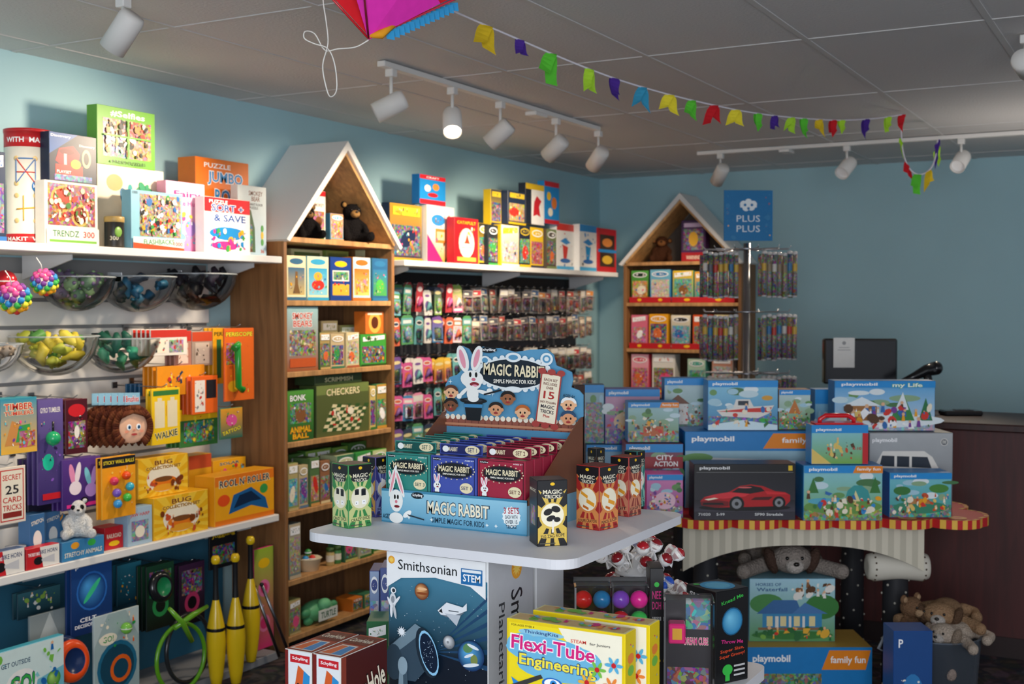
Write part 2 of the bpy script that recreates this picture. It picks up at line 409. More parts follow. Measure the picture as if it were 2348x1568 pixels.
# ================================================================ PLACERS
G1='boxed puzzles and toys on the long white shelf'
G2='science kits and activity boxes on the white shelf'
GB='games and toys on the wooden house bookcase'
GL='toy boxes on the lower white shelf'
YLIM={G1:(0,4.20),G2:(5.18,7.82),GB:(4.286,5.098),GL:(0,4.17)}
REG=[]
def wallitem(px0,px1,pyt,xf,d,z0,basec,art,name,label,cat='box',pyb=None,group=None,copies=1,dxc=.016,rzj=0,**k):
    if z0 is None: z0=onX((px0+px1)/2,pyb,xf).z
    ym=pyt+60; lo,hi=YLIM.get(group,(0,99))
    for it in range(8):
        y0=max(lo,onX(px0,ym,xf).y); y1=min(hi,onX(px1,ym,xf).y-.001); zt=onX((px0+px1)/2,pyt,xf).z; bad=False
        if y1-y0<.015: y1=y0+.03
        if group not in YLIM: break
        for (a0,a1,xb,xe,c0,c1) in REG:
            if zt<=c0+.001 or z0>=c1-.001 or y1<=a0+.0005 or y0>=a1-.0005 or xf<=xb+.0005 or xf-d>=xe-.0005: continue
            ov=min(y1,a1)-max(y0,a0)
            if ov<.35*(y1-y0):
                if y0<a0: y1=a0-.001
                else: y0=a1+.001
            elif xf>xe+.012: d=xf-xe-.002
            else: xf=xb-.003; bad=True; break
        if not bad: break
    if group in YLIM and xf-d<WX+.024: d=max(.012,xf-WX-.024)
    w=y1-y0-.002; h=zt-z0
    if group in YLIM: REG.append((y0,y1,xf-d,xf,z0,zt))
    mb=carton(w,d,h,basec,art,**k)
    o=put(mb,name,label,cat,(xf-d/2,(y0+y1)/2,z0),R90+rzj,group)
    for i in range(1,copies): copyput(o,(xf-d/2-dxc*i,(y0+y1)/2+.0*i,z0))
    return o
def backitem(px0,px1,pyt,yf,d,z0,basec,art,name,label,cat='box',group=None,**k):
    x0=onY(px0,pyt+40,yf).x; x1=onY(px1,pyt+40,yf).x; zt=onY((px0+px1)/2,pyt,yf).z
    mb=carton(x1-x0-.003,d,zt-z0,basec,art,**k)
    return put(mb,name,label,cat,((x0+x1)/2,yf+d/2,z0),0,group)
def freebox(px0,px1,pyt,t,z0,d,basec,art,name,label,cat='box',yo=0,group=None,**k):
    pc=(px0+px1)/2; p=base(pc,t,z0); w=(px1-px0)*t/F/math.cos(yo); h=zat(pyt,t)-z0; yaw=YAW+yo
    q=Vector((-math.sin(yaw),math.cos(yaw),0))*d/2
    mb=carton(w,d,h,basec,art,**k)
    return put(mb,name,label,cat,(p.x+q.x,p.y+q.y,z0),yaw,group)
def cornerbox(pc,pl,pr,pyb,pyt,z,basec,fa,ra,name,label,cat='box',t=None,**k):
    if t is None: t=onZ(pc,pyb,z); t=(Vector((t.x,t.y,0))).dot(Vector((-math.sin(YAW),math.cos(YAW),0)))
    p=base(pc,t,z); wl=(pc-pl)*t/F; wr=(pr-pc)*t/F; phi=math.atan2(wr,wl); a=wl/math.cos(phi)
    yaw=YAW-math.atan((pc-CX)/F)-phi; h=zat(pyt,t)-z
    R=Matrix.Rotation(yaw,3,'Z'); c=Vector((p.x,p.y,z))-R@Vector((a/2,-a/2,0))
    mb=carton(a,a,h,basec,fa,right=ra,**k)
    return put(mb,name,label,cat,c,yaw)
PAL=['#d8352a','#f2a81d','#2f6fb5','#3d9a4a','#f4ead2','#7b3f98','#e2703a','#1f2c4d','#5ec3d6','#f05a8c','#ffffff','#8a5a2c']
def gen(seed,bg,ac,title='#ffffff'):
    R=random.Random(seed); y=R.uniform(.62,.76)
    ops=[('g',0,0,1,1,bg,ac)] if R.random()<.5 else [('r',0,0,1,1,bg)]
    ops+=[('b',.06,.1,.94,y,R.choice([ac,bg,R.choice(PAL)]))]
    if R.random()<.6: ops+=[('e',R.uniform(.35,.65),R.uniform(.3,.45),R.uniform(.18,.3),R.uniform(.12,.18),R.choice(PAL),R.uniform(-.5,.5))]
    ops+=[('B',9,seed,.12,.14,.88,y-.05,PAL)]
    k=R.random()
    if k<.4: ops+=[('e',.5,.86,.42,.09,title),('e',.5,.86,.36,.06,bg),('B',3,seed+1,.25,.84,.75,.88,[title])]
    elif k<.7: ops+=[('r',.08,.8,.92,.95,title),('B',5,seed+1,.15,.84,.85,.91,[bg,ac])]
    else: ops+=[('p',[(.08,.78),(.92,.84),(.92,.97),(.08,.92)],title),('B',5,seed+1,.15,.84,.85,.92,[ac,bg])]
    ops+=[('r',0,0,1,.06,ac)]
    return ops
# ================================================================ TOP SHELF 1
cx=-3.632; pa=onX(18,430,cx);pb=onX(110,430,cx); r=(pb.y-pa.y)/2*.93; cy=(pa.y+pb.y)/2+.0
ht=onX(64,300,cx).z-ZS
m=MB(); m.lathe([(1e-4,0),(r,0),(r,ht*.09),(r,ht*.09),(r,ht*.84),(r,ht*.84),(r,ht*.97),(r*1.02,ht*.97),(r*1.02,ht),(1e-4,ht)],'#fff','card',32,colf=['#c7262b','#c7262b','#f0ede2','#f0ede2','#f0ede2','#c7262b','#c7262b','#c7262b','#e0dcd0'])
fr=Vector((-cx,-cy,0)).normalized()
def wrap(m,r,ang0,z,s,col,lw=.004,segs=None):
    for (a0,h0,a1,h1) in segs:
        n=5
        vs=[]
        for i in range(n+1):
            t=i/n; a=ang0+(a0+(a1-a0)*t)*s/r; h=z+(h0+(h1-h0)*t)*s
            vs.append(((r+.0012)*math.cos(a),(r+.0012)*math.sin(a),h))
        m.tube(vs,lw,col,'card',4)
a0=math.atan2(fr.y,fr.x)
def wt(m,txt,r,ang0,z,w,h,col,e=.0012):
    vs,fs=textmesh(txt,.02)
    m.add([((r+e)*math.cos(ang0+x*w/r),(r+e)*math.sin(ang0+x*w/r),z+y*h) for x,y in vs],fs,col,'card')
wt(m,'WITH  MAKIT',r,a0,ht*.9,r*2.0,.018,'#ffffff'); wt(m,'MAKIT  WITH',r,a0,ht*.045,r*2.0,.014,'#ffffff')
wrap(m,r,a0,ht*.62,.08,'#3b7cc4',.002,[(-.5,-.5,-.5,.6),(.3,-.5,.3,.6),(-.5,.6,.3,.6),(-.5,-.5,.3,.6)])
wrap(m,r,a0,ht*.62,.08,'#d8352a',.002,[(-.5,.6,.3,-.5),(-.5,0,.3,0)])
wrap(m,r,a0,ht*.3,.08,'#e8b21d',.0025,[(-.5,0,.5,.1),(-.2,-.5,-.2,.6),(.3,-.5,.3,.5)])
for (u,v,c,rr) in [(-.5,.6,'#e8c98a',.009),(.3,.6,'#e8c98a',.009),(-.5,-.5,'#e8c98a',.009),(.3,-.5,'#e8c98a',.009)]:
    aa=a0+u*.08/r; m.ell(((r)*math.cos(aa),(r)*math.sin(aa),ht*.62+v*.08),(rr*.3,rr,rr),c,rot=Euler((0,0,aa)))
    m.ell(((r)*math.cos(aa),(r)*math.sin(aa),ht*.3+v*.08),(rr*.3,rr,rr),c,rot=Euler((0,0,aa)))
aa=a0+.38; m.ell((r*math.cos(aa),r*math.sin(aa),ht*.5),(.003,.02,.022),'#1b76bd',rot=Euler((0,0,aa))); wt(m,'MAKIT',r,aa,ht*.5,.028,.012,'#ffffff',.0045)
put(m,'toy_canister','white cardboard canister with red bands and rod-and-disc toys','canister',(cx,cy,ZS),0,G1)
REG.append((cy-r,cy+r,cx-r,cx+r,ZS,ZS+ht))
wallitem(-60,14,345,-3.56,.06,ZS,'#20324f',gen(3,'#20324f','#2f6fb5'),'puzzle_box','dark blue puzzle box at end of white shelf',group=G1)
wallitem(102,225,418,-3.50,.055,ZS,'#efe9dc',[('b',.05,.3,.95,.97,'#b0402a'),('c',.3,.72,.2,'#d8a24a'),('c',.3,.72,.16,'#b93a22'),('c',.66,.48,.17,'#e0b860'),('c',.66,.48,.13,'#8a2f1c'),('B',26,5,.1,.36,.9,.92,['#f4e2b0','#3d7a2a','#c8331f','#efe9dc','#7a4a20']),('r',0,0,1,.27,'#efe9dc'),('t','TRENDZ',.36,.17,.5,.1,'#2b7a4a'),('t','300',.8,.17,.22,.1,'#c7262b'),('r',.05,.03,.95,.07,'#7ab648')],'puzzle_box','puzzle box with pizza collage and white base band',group=G1)
zt=onX(163,418,-3.50).z
wallitem(112,222,308,-3.505,.05,zt,'#16223c',[('r',0,0,1,1,'#16223c'),('p',[(0,.55),(.6,1),(0,1)],'#1c5fa8'),('t','Discovery',.24,.93,.42,.07,'#ffffff'),('t','Discovery',.8,.78,.34,.06,'#ffffff'),('p',[(.12,.42),(.2,.68),(.5,.76),(.64,.6),(.6,.4),(.3,.3)],'#c8202a'),('e',.36,.62,.16,.07,'#7c0f16'),('r',.12,.1,.7,.35,'#d8352a'),('r',.3,.35,.36,.58,'#c9c9c9'),('e',.78,.52,.1,.2,'#d8c890'),('e',.78,.52,.06,.13,'#1a1a1a'),('e',.55,.38,.11,.1,'#f1c21a'),('b',.1,.02,.9,.14,'#2f6fb5'),('t','PLAYSET',.3,.2,.3,.06,'#ffffff')],'toy_box','dark blue toy box with red gadget picture stacked on puzzle',group=G1)
wallitem(222,376,384,-3.62,.07,ZS,'#e9d4b4',[('g',0,0,1,1,'#e9d4b4','#f3e6cf'),('e',.42,.6,.07,.16,'#2a6f9a',.5),('e',.48,.75,.035,.05,'#2fa0a0'),('e',.72,.55,.2,.26,'#3f8f62',.4),('e',.75,.55,.13,.2,'#e5a43a',.4),('e',.78,.52,.07,.12,'#2a6f9a'),('e',.25,.8,.12,.1,'#f0a868'),('e',.25,.25,.14,.1,'#d77a55'),('B',9,11,.55,.2,.95,.8,['#2f9a6a','#2a6f9a','#e58a3a','#f2c14a'])],'puzzle_box','cream puzzle box with painted bird artwork',group=G1)
zt=onX(300,384,-3.62).z
wallitem(222,356,250,-3.62,.055,zt,'#6fae3a',[('t','#Selfies',.52,.89,.6,.11,'#ffffff'),('b',.09,.52,.49,.8,'#b89a7a'),('b',.52,.52,.93,.8,'#a8483a'),('b',.09,.14,.49,.49,'#7a8a9a'),('b',.52,.14,.93,.49,'#c49a50'),('B',14,21,.12,.18,.9,.76,['#ffffff','#1a1a1a','#8a5a2c','#f0b060']),('B',14,22,.12,.18,.9,.76,['#d8352a','#f4ead2','#333333','#c98a4a']),('r',.49,.14,.52,.8,'#6fae3a'),('r',.09,.49,.93,.52,'#6fae3a'),('t','4 PACK PUZZLES',.5,.06,.6,.05,'#1f4a12')],'puzzle_box','green puzzle box with four animal photo pictures stacked up high',group=G1)
cx2=-3.52;p=onX(262,530,cx2); m=MB(); rr=.036; hh=onX(262,497,cx2).z-ZS
m.lathe([(1e-4,0),(rr,0),(rr*1.02,.004),(rr,.008),(rr,hh*.82),(rr*1.04,hh*.84),(rr*1.04,hh-.003),(rr,hh),(1e-4,hh)],'#fff','card',20,colf=['#3a3328']*3+['#2c2a26']+['#b99a5a']*5)
wt(m,'300',rr,math.atan2(-p.y,-cx2),hh*.3,.03,.016,'#e8dfc0'); m.ell((rr*.95,-.012,hh*.5),(.004,.018,.02),'#7fae4a')
put(m,'puzzle_tin','small dark round puzzle tin with tan lid','tin',(cx2,p.y,ZS),0,G1)
wallitem(300,419,440,-3.50,.05,ZS,'#8fc6d8',[('t','1000',.07,.96,.1,.05,'#1d3a5a'),('bf',.16,.22,.97,.95,'#b89a70'),('B',34,31,.2,.26,.93,.92,['#d8352a','#2f6fb5','#f2a81d','#ffffff','#3d9a4a','#222222']),('r',0,0,1,.2,'#e9efe6'),('p',[(0,0),(1,0),(1,.04),(0,.1)],'#d8542a'),('t','FLASHBACKS',.5,.13,.6,.09,'#2d8a4a',.04),('t','1000',.88,.11,.18,.07,'#c7262b')],'puzzle_box','light blue puzzle box with crowded collage picture',group=G1)
wallitem(292,316,440,-3.56,.03,ZS,'#e8e2d2',[('r',0,0,1,1,'#e8e2d2'),('e',.5,.3,.25,.1,'#e5a43a'),('b',.1,.5,.9,.9,'#88a0b8')],'puzzle_box','slim pale puzzle box standing between larger boxes',group=G1)
wallitem(468,574,455,-3.50,.05,ZS,'#f4f2ec',[('r',0,.72,1,1,'#d8242c'),('r',.0,.0,1,.74,'#f6f4ee'),('t','PUZZLE',.3,.93,.4,.06,'#ffffff'),('ot','SORT +',.5,.82,.7,.13,'#1d4f9a','#ffffff'),('ot','& SAVE',.55,.64,.7,.13,'#1d4f9a','#ffffff'),('e',.5,.36,.4,.12,'#1b86c9'),('e',.45,.14,.32,.08,'#e0338a'),('B',14,51,.12,.08,.9,.42,['#f2a81d','#ffffff','#e0338a','#3d9a4a','#1b86c9'])],'puzzle_box','white and red puzzle sorting tray box',group=G1)
wallitem(380,470,418,-3.56,.05,ZS,'#f3a9cb',[('g',0,0,1,1,'#ee86b8','#f8cfe0'),('t','Fairy',.55,.82,.7,.11,'#d81f7c'),('t','Lake Hut',.5,.7,.6,.07,'#e0559a'),('e',.4,.4,.25,.16,'#fbe3ef'),('e',.62,.35,.14,.12,'#b78fd6'),('e',.3,.2,.2,.08,'#8fd0c8'),('B',9,41,.15,.1,.85,.55,['#ffffff','#f7d24a','#b06fc6','#5ec3d6','#e0559a'])],'craft_kit_box','pink sparkly craft kit box',group=G1)
wallitem(545,668,430,-3.56,.04,ZS,'#dfe3df',[('g',0,0,1,1,'#b5d0de','#e6ebe6'),('ot','SMOKEY',.62,.9,.5,.07,'#7a4a28','#ffffff'),('ot','BEAR',.62,.82,.3,.07,'#7a4a28','#ffffff'),('t','GIANT FLOOR',.62,.74,.5,.035,'#333333'),('t','PUZZLE',.55,.69,.3,.035,'#333333'),('p',[(.05,.05),(.6,.05),(.58,.4),(.45,.65),(.32,.7),(.15,.5)],'#4d6b4a'),('p',[(.1,.05),(.5,.05),(.45,.3),(.3,.5)],'#6b4a34'),('b',.12,.1,.5,.45,'#5a7a4a'),('e',.85,.3,.05,.06,'#e8c040'),('e',.85,.2,.05,.05,'#5aa050'),('e',.85,.4,.05,.05,'#5aa050'),('t','36',.85,.07,.12,.05,'#c7562a')],'puzzle_box','tall pale floor puzzle box with forest picture',group=G1)
wallitem(448,588,368,-3.66,.10,ZS,'#ee7a22',[('r',0,0,1,1,'#ee7a22'),('ot','JUMBO',.55,.8,.66,.14,'#2a8fd0','#ffffff'),('ot','ROLL',.6,.62,.5,.14,'#2a8fd0','#ffffff'),('t','PUZZLE',.4,.93,.5,.05,'#ffffff'),('c',.92,.66,.07,'#1b76bd')],'puzzle_box','orange puzzle accessory box with large white lettering','box',group=G1)
# ================================================================ TOP SHELF 2
S2=[(868,893,470,-3.68,'#22303c','#4a6a8a'),(893,968,468,-3.60,'#16284a','#c8962a'),(968,1042,472,-3.57,'#e9e7e0','#4aa0d8'),(1042,1097,500,-3.50,'#b32028','#e6d8b0'),(1097,1119,512,-3.55,'#d8b020','#222222'),(1119,1142,516,-3.52,'#222a30','#3a9a4a'),(1142,1190,516,-3.50,'#e8c020','#ece8e0'),(1190,1216,518,-3.50,'#22283a','#e8c020'),(1216,1246,522,-3.52,'#e8c020','#2a2f48'),(1246,1276,525,-3.50,'#4a4238','#7a8a5a'),(1276,1316,513,-3.54,'#eceae6','#d8352a'),(1316,1368,515,-3.50,'#eceae6','#2f8fd0')]
for i,(a,b,t,xf,c1,c2) in enumerate(S2):
    art=gen(200+i,c1,c2,'#e9c832' if i in(1,6,7) else '#ffffff')
    if i==2: art=[('g',0,0,1,.5,'#f2a81d','#e9e7e0'),('r',0,.5,1,1,'#e9e7e0'),('e',.4,.75,.25,.1,'#2f8fd0'),('r',.3,.35,.7,.6,'#f08a3a'),('r',.35,.4,.65,.55,'#f8c8a0'),('p',[(0,0),(.6,0),(0,.5)],'#c82a7a'),('p',[(1,0),(.6,0),(1,.4)],'#3d9a4a'),('B',6,6,.1,.1,.9,.9,PAL)]
    if i==3: art=[('r',0,0,1,1,'#b32028'),('t','CATAPULT',.5,.9,.8,.07,'#f2c21a'),('c',.5,.45,.33,'#f4ead2'),('p',[(.3,.35),(.7,.35),(.6,.5),(.52,.66),(.45,.5)],'#c8452a'),('e',.5,.4,.26,.04,'#ffffff'),('r',.1,.05,.9,.14,'#e6b84a'),('B',4,8,.15,.6,.85,.8,['#f4ead2','#e6b84a'])]
    if i in(10,11): art=[('r',0,0,1,1,'#f0eee8'),('r',0,.85,1,1,c2),('p',[(.2,.62),(.5,.7),(.8,.6),(.55,.55)],'#2f8fd0'),('p',[(.4,.2),(.56,.2),(.66,.5),(.34,.55)],'#d8352a' if i==10 else '#1f9ad8'),('e',.5,.2,.3,.05,'#2f6fb5'),('B',5,i,.1,.1,.9,.8,[c2,'#2f6fb5','#333333']),('r',0,0,1,.08,'#4ab0e0')]
    wallitem(a,b,t,xf,.05,ZS2,c1,art,'science_kit_box',('%s kit box standing in row on white shelf'%['dark grey','navy and yellow','white and blue','red','yellow','dark green','yellow and white','navy','yellow and blue','brown','white and red','white and blue'][i]),group=G2)
wallitem(1370,1420,525,-3.49,.1,ZS2,'#c8202a',[('r',.1,.12,.9,.45,'#3a2a20'),('r',.1,.52,.9,.86,'#3a2a20'),('e',.5,.28,.28,.1,'#e5b83a'),('e',.5,.68,.28,.1,'#e58a3a'),('r',0,.45,1,.52,'#1f8ad0')],'toy_box','red window box with yellow toys at shelf end',group=G2)
zt=REG[-11][5]+.001
wallitem(962,1022,403,-3.57,.05,zt,'#1f7ac0',[('r',0,0,1,1,'#1f8ad0'),('r',0,.86,1,1,'#d8242c'),('r',0,0,1,.16,'#d8242c'),('e',.3,.55,.12,.12,'#f4ead2'),('e',.62,.62,.13,.12,'#e58a3a'),('e',.5,.33,.2,.08,'#c8202a'),('t','CRAFT',.5,.93,.5,.06,'#ffffff')],'toy_box','small blue and red toy box stacked on science kits',group=G2)
for (a,b,t,ub,c1,c2,xf) in [(1125,1150,435,1130,'#e0ba1c','#22304a',-3.52),(1150,1205,438,1165,'#22304a','#e0ba1c',-3.51),(1205,1248,422,1210,'#1d2230','#e9e6e0',-3.51),(1248,1296,418,1260,'#1f8ad0','#c8202a',-3.52)]:
    zt=onX(ub,514,-3.50).z+.004
    art=gen(int(a),c1,c2,'#e9c832')
    if a==1248: art=[('r',0,0,1,1,'#1f8ad0'),('r',0,.88,1,1,'#c8202a'),('r',0,0,1,.1,'#c8202a'),('e',.3,.65,.14,.1,'#f2c21a'),('e',.65,.5,.18,.14,'#e07a2a'),('e',.4,.28,.16,.1,'#f4ead2')]
    if a==1205: art=[('r',0,0,1,1,'#eceae6'),('r',0,0,.3,1,'#1d2230'),('p',[(.4,.2),(.6,.25),(.8,.2),(.72,.45),(.85,.6),(.6,.72),(.45,.55)],'#c8202a'),('r',0,.86,1,1,'#e0ba1c')]
    wallitem(a,b,t,xf,.05,zt,c1,art,'science_kit_box','science kit box stacked on top of other kits',group=G2)
# ================================================================ PEG PACKS, SECTION 2
GP='carded packs hanging in rows on the dark slatwall'
PC=['#d9609a','#4a8fc0','#7b5598','#d86a4a','#5a9a62','#e8c04a','#c04048','#7abecc','#3c4860','#e8e4dc','#f09ab8','#9ac05a','#38383c','#f0d8e0','#aa7a58','#6aaaaa']
def packmesh(v):
    R=random.Random(900+v); w=R.uniform(.07,.092);h=R.uniform(.125,.16)
    c=PC[v%16]; c2=PC[(v*7+3)%16]; m=MB()
    m.prism([(-w/2,0),(w/2,0),(w/2,h*.9),(w*.3,h),(-w*.3,h),(-w/2,h*.9)],-.001,.001,c,'card')
    A=Art(m,(-w/2,-.001,0),(1,0,0),(0,0,1),(0,-1,0),w,h*.9)
    k=v%3
    if k==0: A.draw([('e',.5,.86,.38,.1,'#ece8e0'),('e',.5,.86,.3,.06,c2),('c',.5,.42,.36,c2)])
    elif k==1: A.draw([('r',0,.74,1,1,c2),('r',.15,.8,.85,.92,'#ece8e0'),('b',.08,.08,.92,.7,c)])
    else: A.draw([('g',0,0,1,1,c2,c),('e',.5,.88,.42,.07,'#e8d8a0'),('r',.1,.06,.9,.14,'#ece8e0')])
    A.draw([('B',6,v,.15,.16,.85,.66,PC)])
    b=MB(); R2=R.random()
    if R2<.4: b.ell((0,-.008,h*.36),(w*.34,.014,h*.25),c2,'busy',12)
    elif R2<.7: b.box(-w*.36,-.018,h*.08,w*.36,-.002,h*.6,'#ffffff','clear',.006); b.ell((0,-.009,h*.34),(w*.22,.008,h*.2),PC[(v*5+1)%16],'busy',10)
    else: b.tube([(-w*.25,-.008,h*.2),(0,-.012,h*.45),(w*.25,-.008,h*.25)],[.008,.014,.01],PC[(v*5+2)%16],'rubber',8)
    return m,b
def blistermesh(v):
    R=random.Random(700+v); w=R.uniform(.075,.09);h=R.uniform(.13,.155);m=MB()
    m.prism([(-w/2,0),(w/2,0),(w/2,h),(-w/2,h)],-.001,.001,['#b8aca2','#9d9590','#d0c8bc','#8a807a'][v%4],'card')
    A=Art(m,(-w/2,-.001,0),(1,0,0),(0,0,1),(0,-1,0),w,h)
    A.draw([('b',.05,.04,.95,.7,['#aa7a68','#c8a494','#8a9098','#c8946c','#b8a0a0','#985a50','#7a8a7a','#d8c8b0'][v%8]),('r',.05,.76,.95,.96,['#c84048','#f0ece4','#4f6f9a','#e8d8c0','#e8944a','#5a5a60','#f0ece4','#b84a40'][v%8]),('r',.12,.8,.55,.88,'#f4ead2')])
    b=MB(); b.box(-w*.44,-.022,h*.05,w*.44,-.001,h*.7,'#ffffff','clear',.004)
    t=MB(); t.box(-w*.28,-.016,h*.1,w*.28,-.004,h*.28,['#d05a4a','#94989c','#e8e0d0','#9a6a50','#c8aa7a','#f0e8d8'][v%6],'busy',.004); t.ell((0,-.011,h*.45),(w*.2,.008,h*.14),['#7a7a7a','#d86a5a','#c8b88a','#e8d8b8','#5a6a7a','#b85a4a'][v%6],'plastic',10)
    return m,b,t
PK=[packmesh(v) for v in range(16)]; BL=[blistermesh(v) for v in range(8)]
PK=[(a.mesh('hang_card'),b.mesh('toy_pouch')) for a,b in PK]; BL=[(a.mesh('backing_card'),b.mesh('blister_shell'),c.mesh('packed_toy')) for a,b,c in BL]
hookm=MB(); hookm.tube([(0,0,0),(0,-.15,.0),(0,-.165,.012)],.0022,'#b8b8b8','metal',5); hookm.box(-.012,-.003,-.012,.012,.003,.012,'#999999','metal'); 
HOOK=None
rowz=[1.515,1.345,1.13,.94,.75,.56]
GH='metal hooks on the dark slatwall'
Rn=random.Random(5)
for ri,z in enumerate(rowz):
    ny=25
    for i in range(ny):
        y=5.23+i*.103
        if ri>=4 and i>12: continue
        jz=Rn.uniform(-.012,.012)
        hx=WX+.026; zz=z+.155
        if HOOK is None: HOOK=put(hookm,'peg_hook','thin chrome hook holding hanging packs','hook',(hx,y,zz),R90,GH)
        else: copyput(HOOK,(hx,y,zz))
        vv=Rn.randrange(16); vb=Rn.randrange(8)
        for k in (0,1):
            xf=WX+.185-k*.05; rz=R90+Rn.uniform(-.22,.1); loc=(xf,y+Rn.uniform(-.006,.006),z+jz)
            if i<8+ri%2:
                v=PK[vv]
                o=put(None,'hanging_pack','bright novelty pack hanging from hook on dark slatwall','pack',loc,rz,GP,mesh=v[0],rot=(Rn.uniform(-.08,.08),Rn.uniform(-.05,.05),rz),parts=[('toy_pouch',v[1])] if k==0 else ())
            else:
                v=BL[vb]
                o=put(None,'hanging_pack','clear blister pack of small figures hanging from hook','pack',loc,rz,GP,mesh=v[0],rot=(Rn.uniform(-.1,.1),Rn.uniform(-.07,.07),rz),parts=[('blister_shell',v[1],'clear plastic blister'),('packed_toy',v[2])] if k==0 else ())
# ================================================================ BOOKCASE 1 CONTENT
XB=-3.535
def bk(rows,z,seed,fr=XB):
    for i,(a,b,t,c1,c2) in enumerate(rows):
        wallitem(a,b,t,fr-.01*(i%2),.10,z,c1,gen(seed+i,c1,c2),'game_box','%s boxed game on wooden bookcase shelf'%(['illustrated','colourful','small','bright','patterned'][i%5]),group=GB)
zA=SH[5]
def tall(c1,pic,base='#e9dcae',extra=()):
    return [('r',0,0,1,1,base),('r',.0,.78,1,1,base),('e',.5,.88,.36,.07,c1),('g',.06,.12,.94,.74,pic,c1)]+list(extra)+[('r',0,0,1,.07,c1)]
wallitem(657,702,586,XB,.09,zA,'#e6d9a8',tall('#3a6a8a','#c9b070','#efe3b8',[('p',[(.4,.15),(.6,.15),(.56,.65),(.44,.65)],'#7a5a34'),('p',[(.3,.15),(.4,.15),(.5,.5)],'#7a5a34'),('p',[(.7,.15),(.6,.15),(.5,.5)],'#7a5a34'),('B',5,70,.15,.15,.85,.6,PAL)]),'game_box','cream tower stacking game box',group=GB)
wallitem(704,754,588,XB,.09,zA,'#8ac6d8',tall('#3aa0c8','#8fd0e0','#e9e2b8',[('e',.5,.35,.3,.12,'#d8352a'),('e',.5,.55,.2,.1,'#e8b23a'),('B',8,71,.1,.15,.9,.65,PAL)]),'game_box','light blue boxed game with cartoon vehicle',group=GB)
wallitem(757,806,590,XB,.09,zA,'#1f3f7a',[('r',0,0,1,1,'#1f3f8a'),('r',.1,.45,.9,.7,'#e8e4da'),('r',.1,.12,.9,.38,'#e8b23a'),('bf',.14,.48,.86,.67,'#3d9a4a'),('e',.5,.85,.3,.07,'#f2c21a'),('B',6,72,.15,.15,.85,.65,['#ffffff','#1f3f8a','#d8352a'])],'game_box','dark blue boxed game with yellow panels',group=GB)
wallitem(809,850,590,XB,.09,zA,'#e88a2a',tall('#e8702a','#f4c86a','#a8d8e8',[('e',.45,.35,.2,.12,'#c8202a'),('b',.15,.2,.85,.5,'#f2a81d'),('B',6,73,.15,.15,.85,.65,PAL)]),'game_box','orange and blue boxed game',group=GB)
wallitem(853,897,593,XB,.09,zA,'#2f6f8a',tall('#2f6f9a','#4aa04a','#2a5f8a',[('e',.5,.35,.28,.16,'#4fae4a'),('B',8,74,.15,.15,.85,.65,PAL)]),'game_box','blue and green boxed game',group=GB)
for (a,b,t,c) in [(668,740,572,'#d9cf9a'),(748,800,575,'#8a9a4a'),(836,880,575,'#e6dfae')]:
    wallitem(a,b,t,-3.68,.06,zA,c,[('r',0,.0,1,1,c),('r',.08,.84,.92,.95,'#6a7a3a')],'game_box','pale game box standing behind front row',group=GB)
zB=SH[4]
wallitem(657,730,703,XB,.09,zB,'#7a9a8a',[('g',0,0,1,1,'#a05a30','#9fc8cc'),('ot','SMOKEY',.5,.86,.66,.1,'#c8452a','#ffffff'),('ot','BEARS',.5,.74,.6,.1,'#c8452a','#ffffff'),('b',.08,.24,.92,.64,'#8a7a5a'),('B',8,75,.1,.26,.9,.62,['#5a3a20','#3a6a3a','#c8a060','#e8d8b0']),('r',.08,.06,.92,.2,'#c85a2a')],'game_box','tall game box with brown lettering and forest picture',group=GB)
zB2=[(733,757,762,'#4a6a3a','#c9a86a'),(758,790,765,'#c9b48a','#3a7a5a'),(791,824,762,'#d8c89a','#a85a3a'),(826,886,766,'#3f9a3a','#2a4a1a')]
bk(zB2,zB,300)
wallitem(838,882,714,-3.56,.07,REG[-1][5]+.001,'#d8702a',[('r',0,0,1,1,'#d8702a'),('c',.5,.5,.34,'#f2b050'),('c',.5,.5,.2,'#5a2a14'),('r',.1,.86,.9,.95,'#f4ead2')],'game_box','orange box with round toy picture stacked on game',group=GB)
for (a,b,t) in [(736,775,735),(780,815,745)]:
    wallitem(a,b,t,-3.66,.06,zB,'#a8966a',gen(int(a),'#9aa06a','#d8c89a'),'game_box','muted game box standing behind front row',group=GB)
zC=SH[3]
wallitem(658,720,895,XB,.1,zC,'#3a7a34',[('g',0,0,1,1,'#2a5a2a','#58a040'),('ot','ANIMAL',.5,.22,.8,.12,'#f2c21a','#c8202a'),('ot','BALL',.5,.09,.6,.1,'#f2c21a','#c8202a'),('b',.1,.35,.9,.75,'#4a8a3a'),('ot','BONK',.4,.86,.6,.12,'#ffffff','#2a5a2a'),('e',.5,.5,.2,.14,'#8a5a34'),('B',6,79,.15,.38,.85,.72,PAL)],'game_box','green animal ball game box with yellow lettering',group=GB)
wallitem(725,846,880,XB,.1,zC,'#4d5a32',[('r',0,0,1,1,'#5a6436'),('r',0,.82,1,1,'#7a8a4a'),('ot','CHECKERS',.5,.86,.64,.14,'#f0e2b0','#3a4020'),('p',[(.1,.1),(.8,.05),(.95,.5),(.3,.62)],'#e8dcae')]+[('p',[(.1+.0875*i+.025*j,.1-.006*i+.065*j),(.1+.0875*(i+1)+.025*j,.1-.006*(i+1)+.065*j),(.1+.0875*(i+1)+.025*(j+1),.1-.006*(i+1)+.065*(j+1)),(.1+.0875*i+.025*(j+1),.1-.006*i+.065*(j+1))],'#3a5a2a') for i in range(8) for j in range(8) if (i+j)%2==0]+[('B',4,81,.2,.15,.85,.5,['#c8352a','#f4ead2'])],'game_box','green checkers game box with tilted board picture',group=GB)
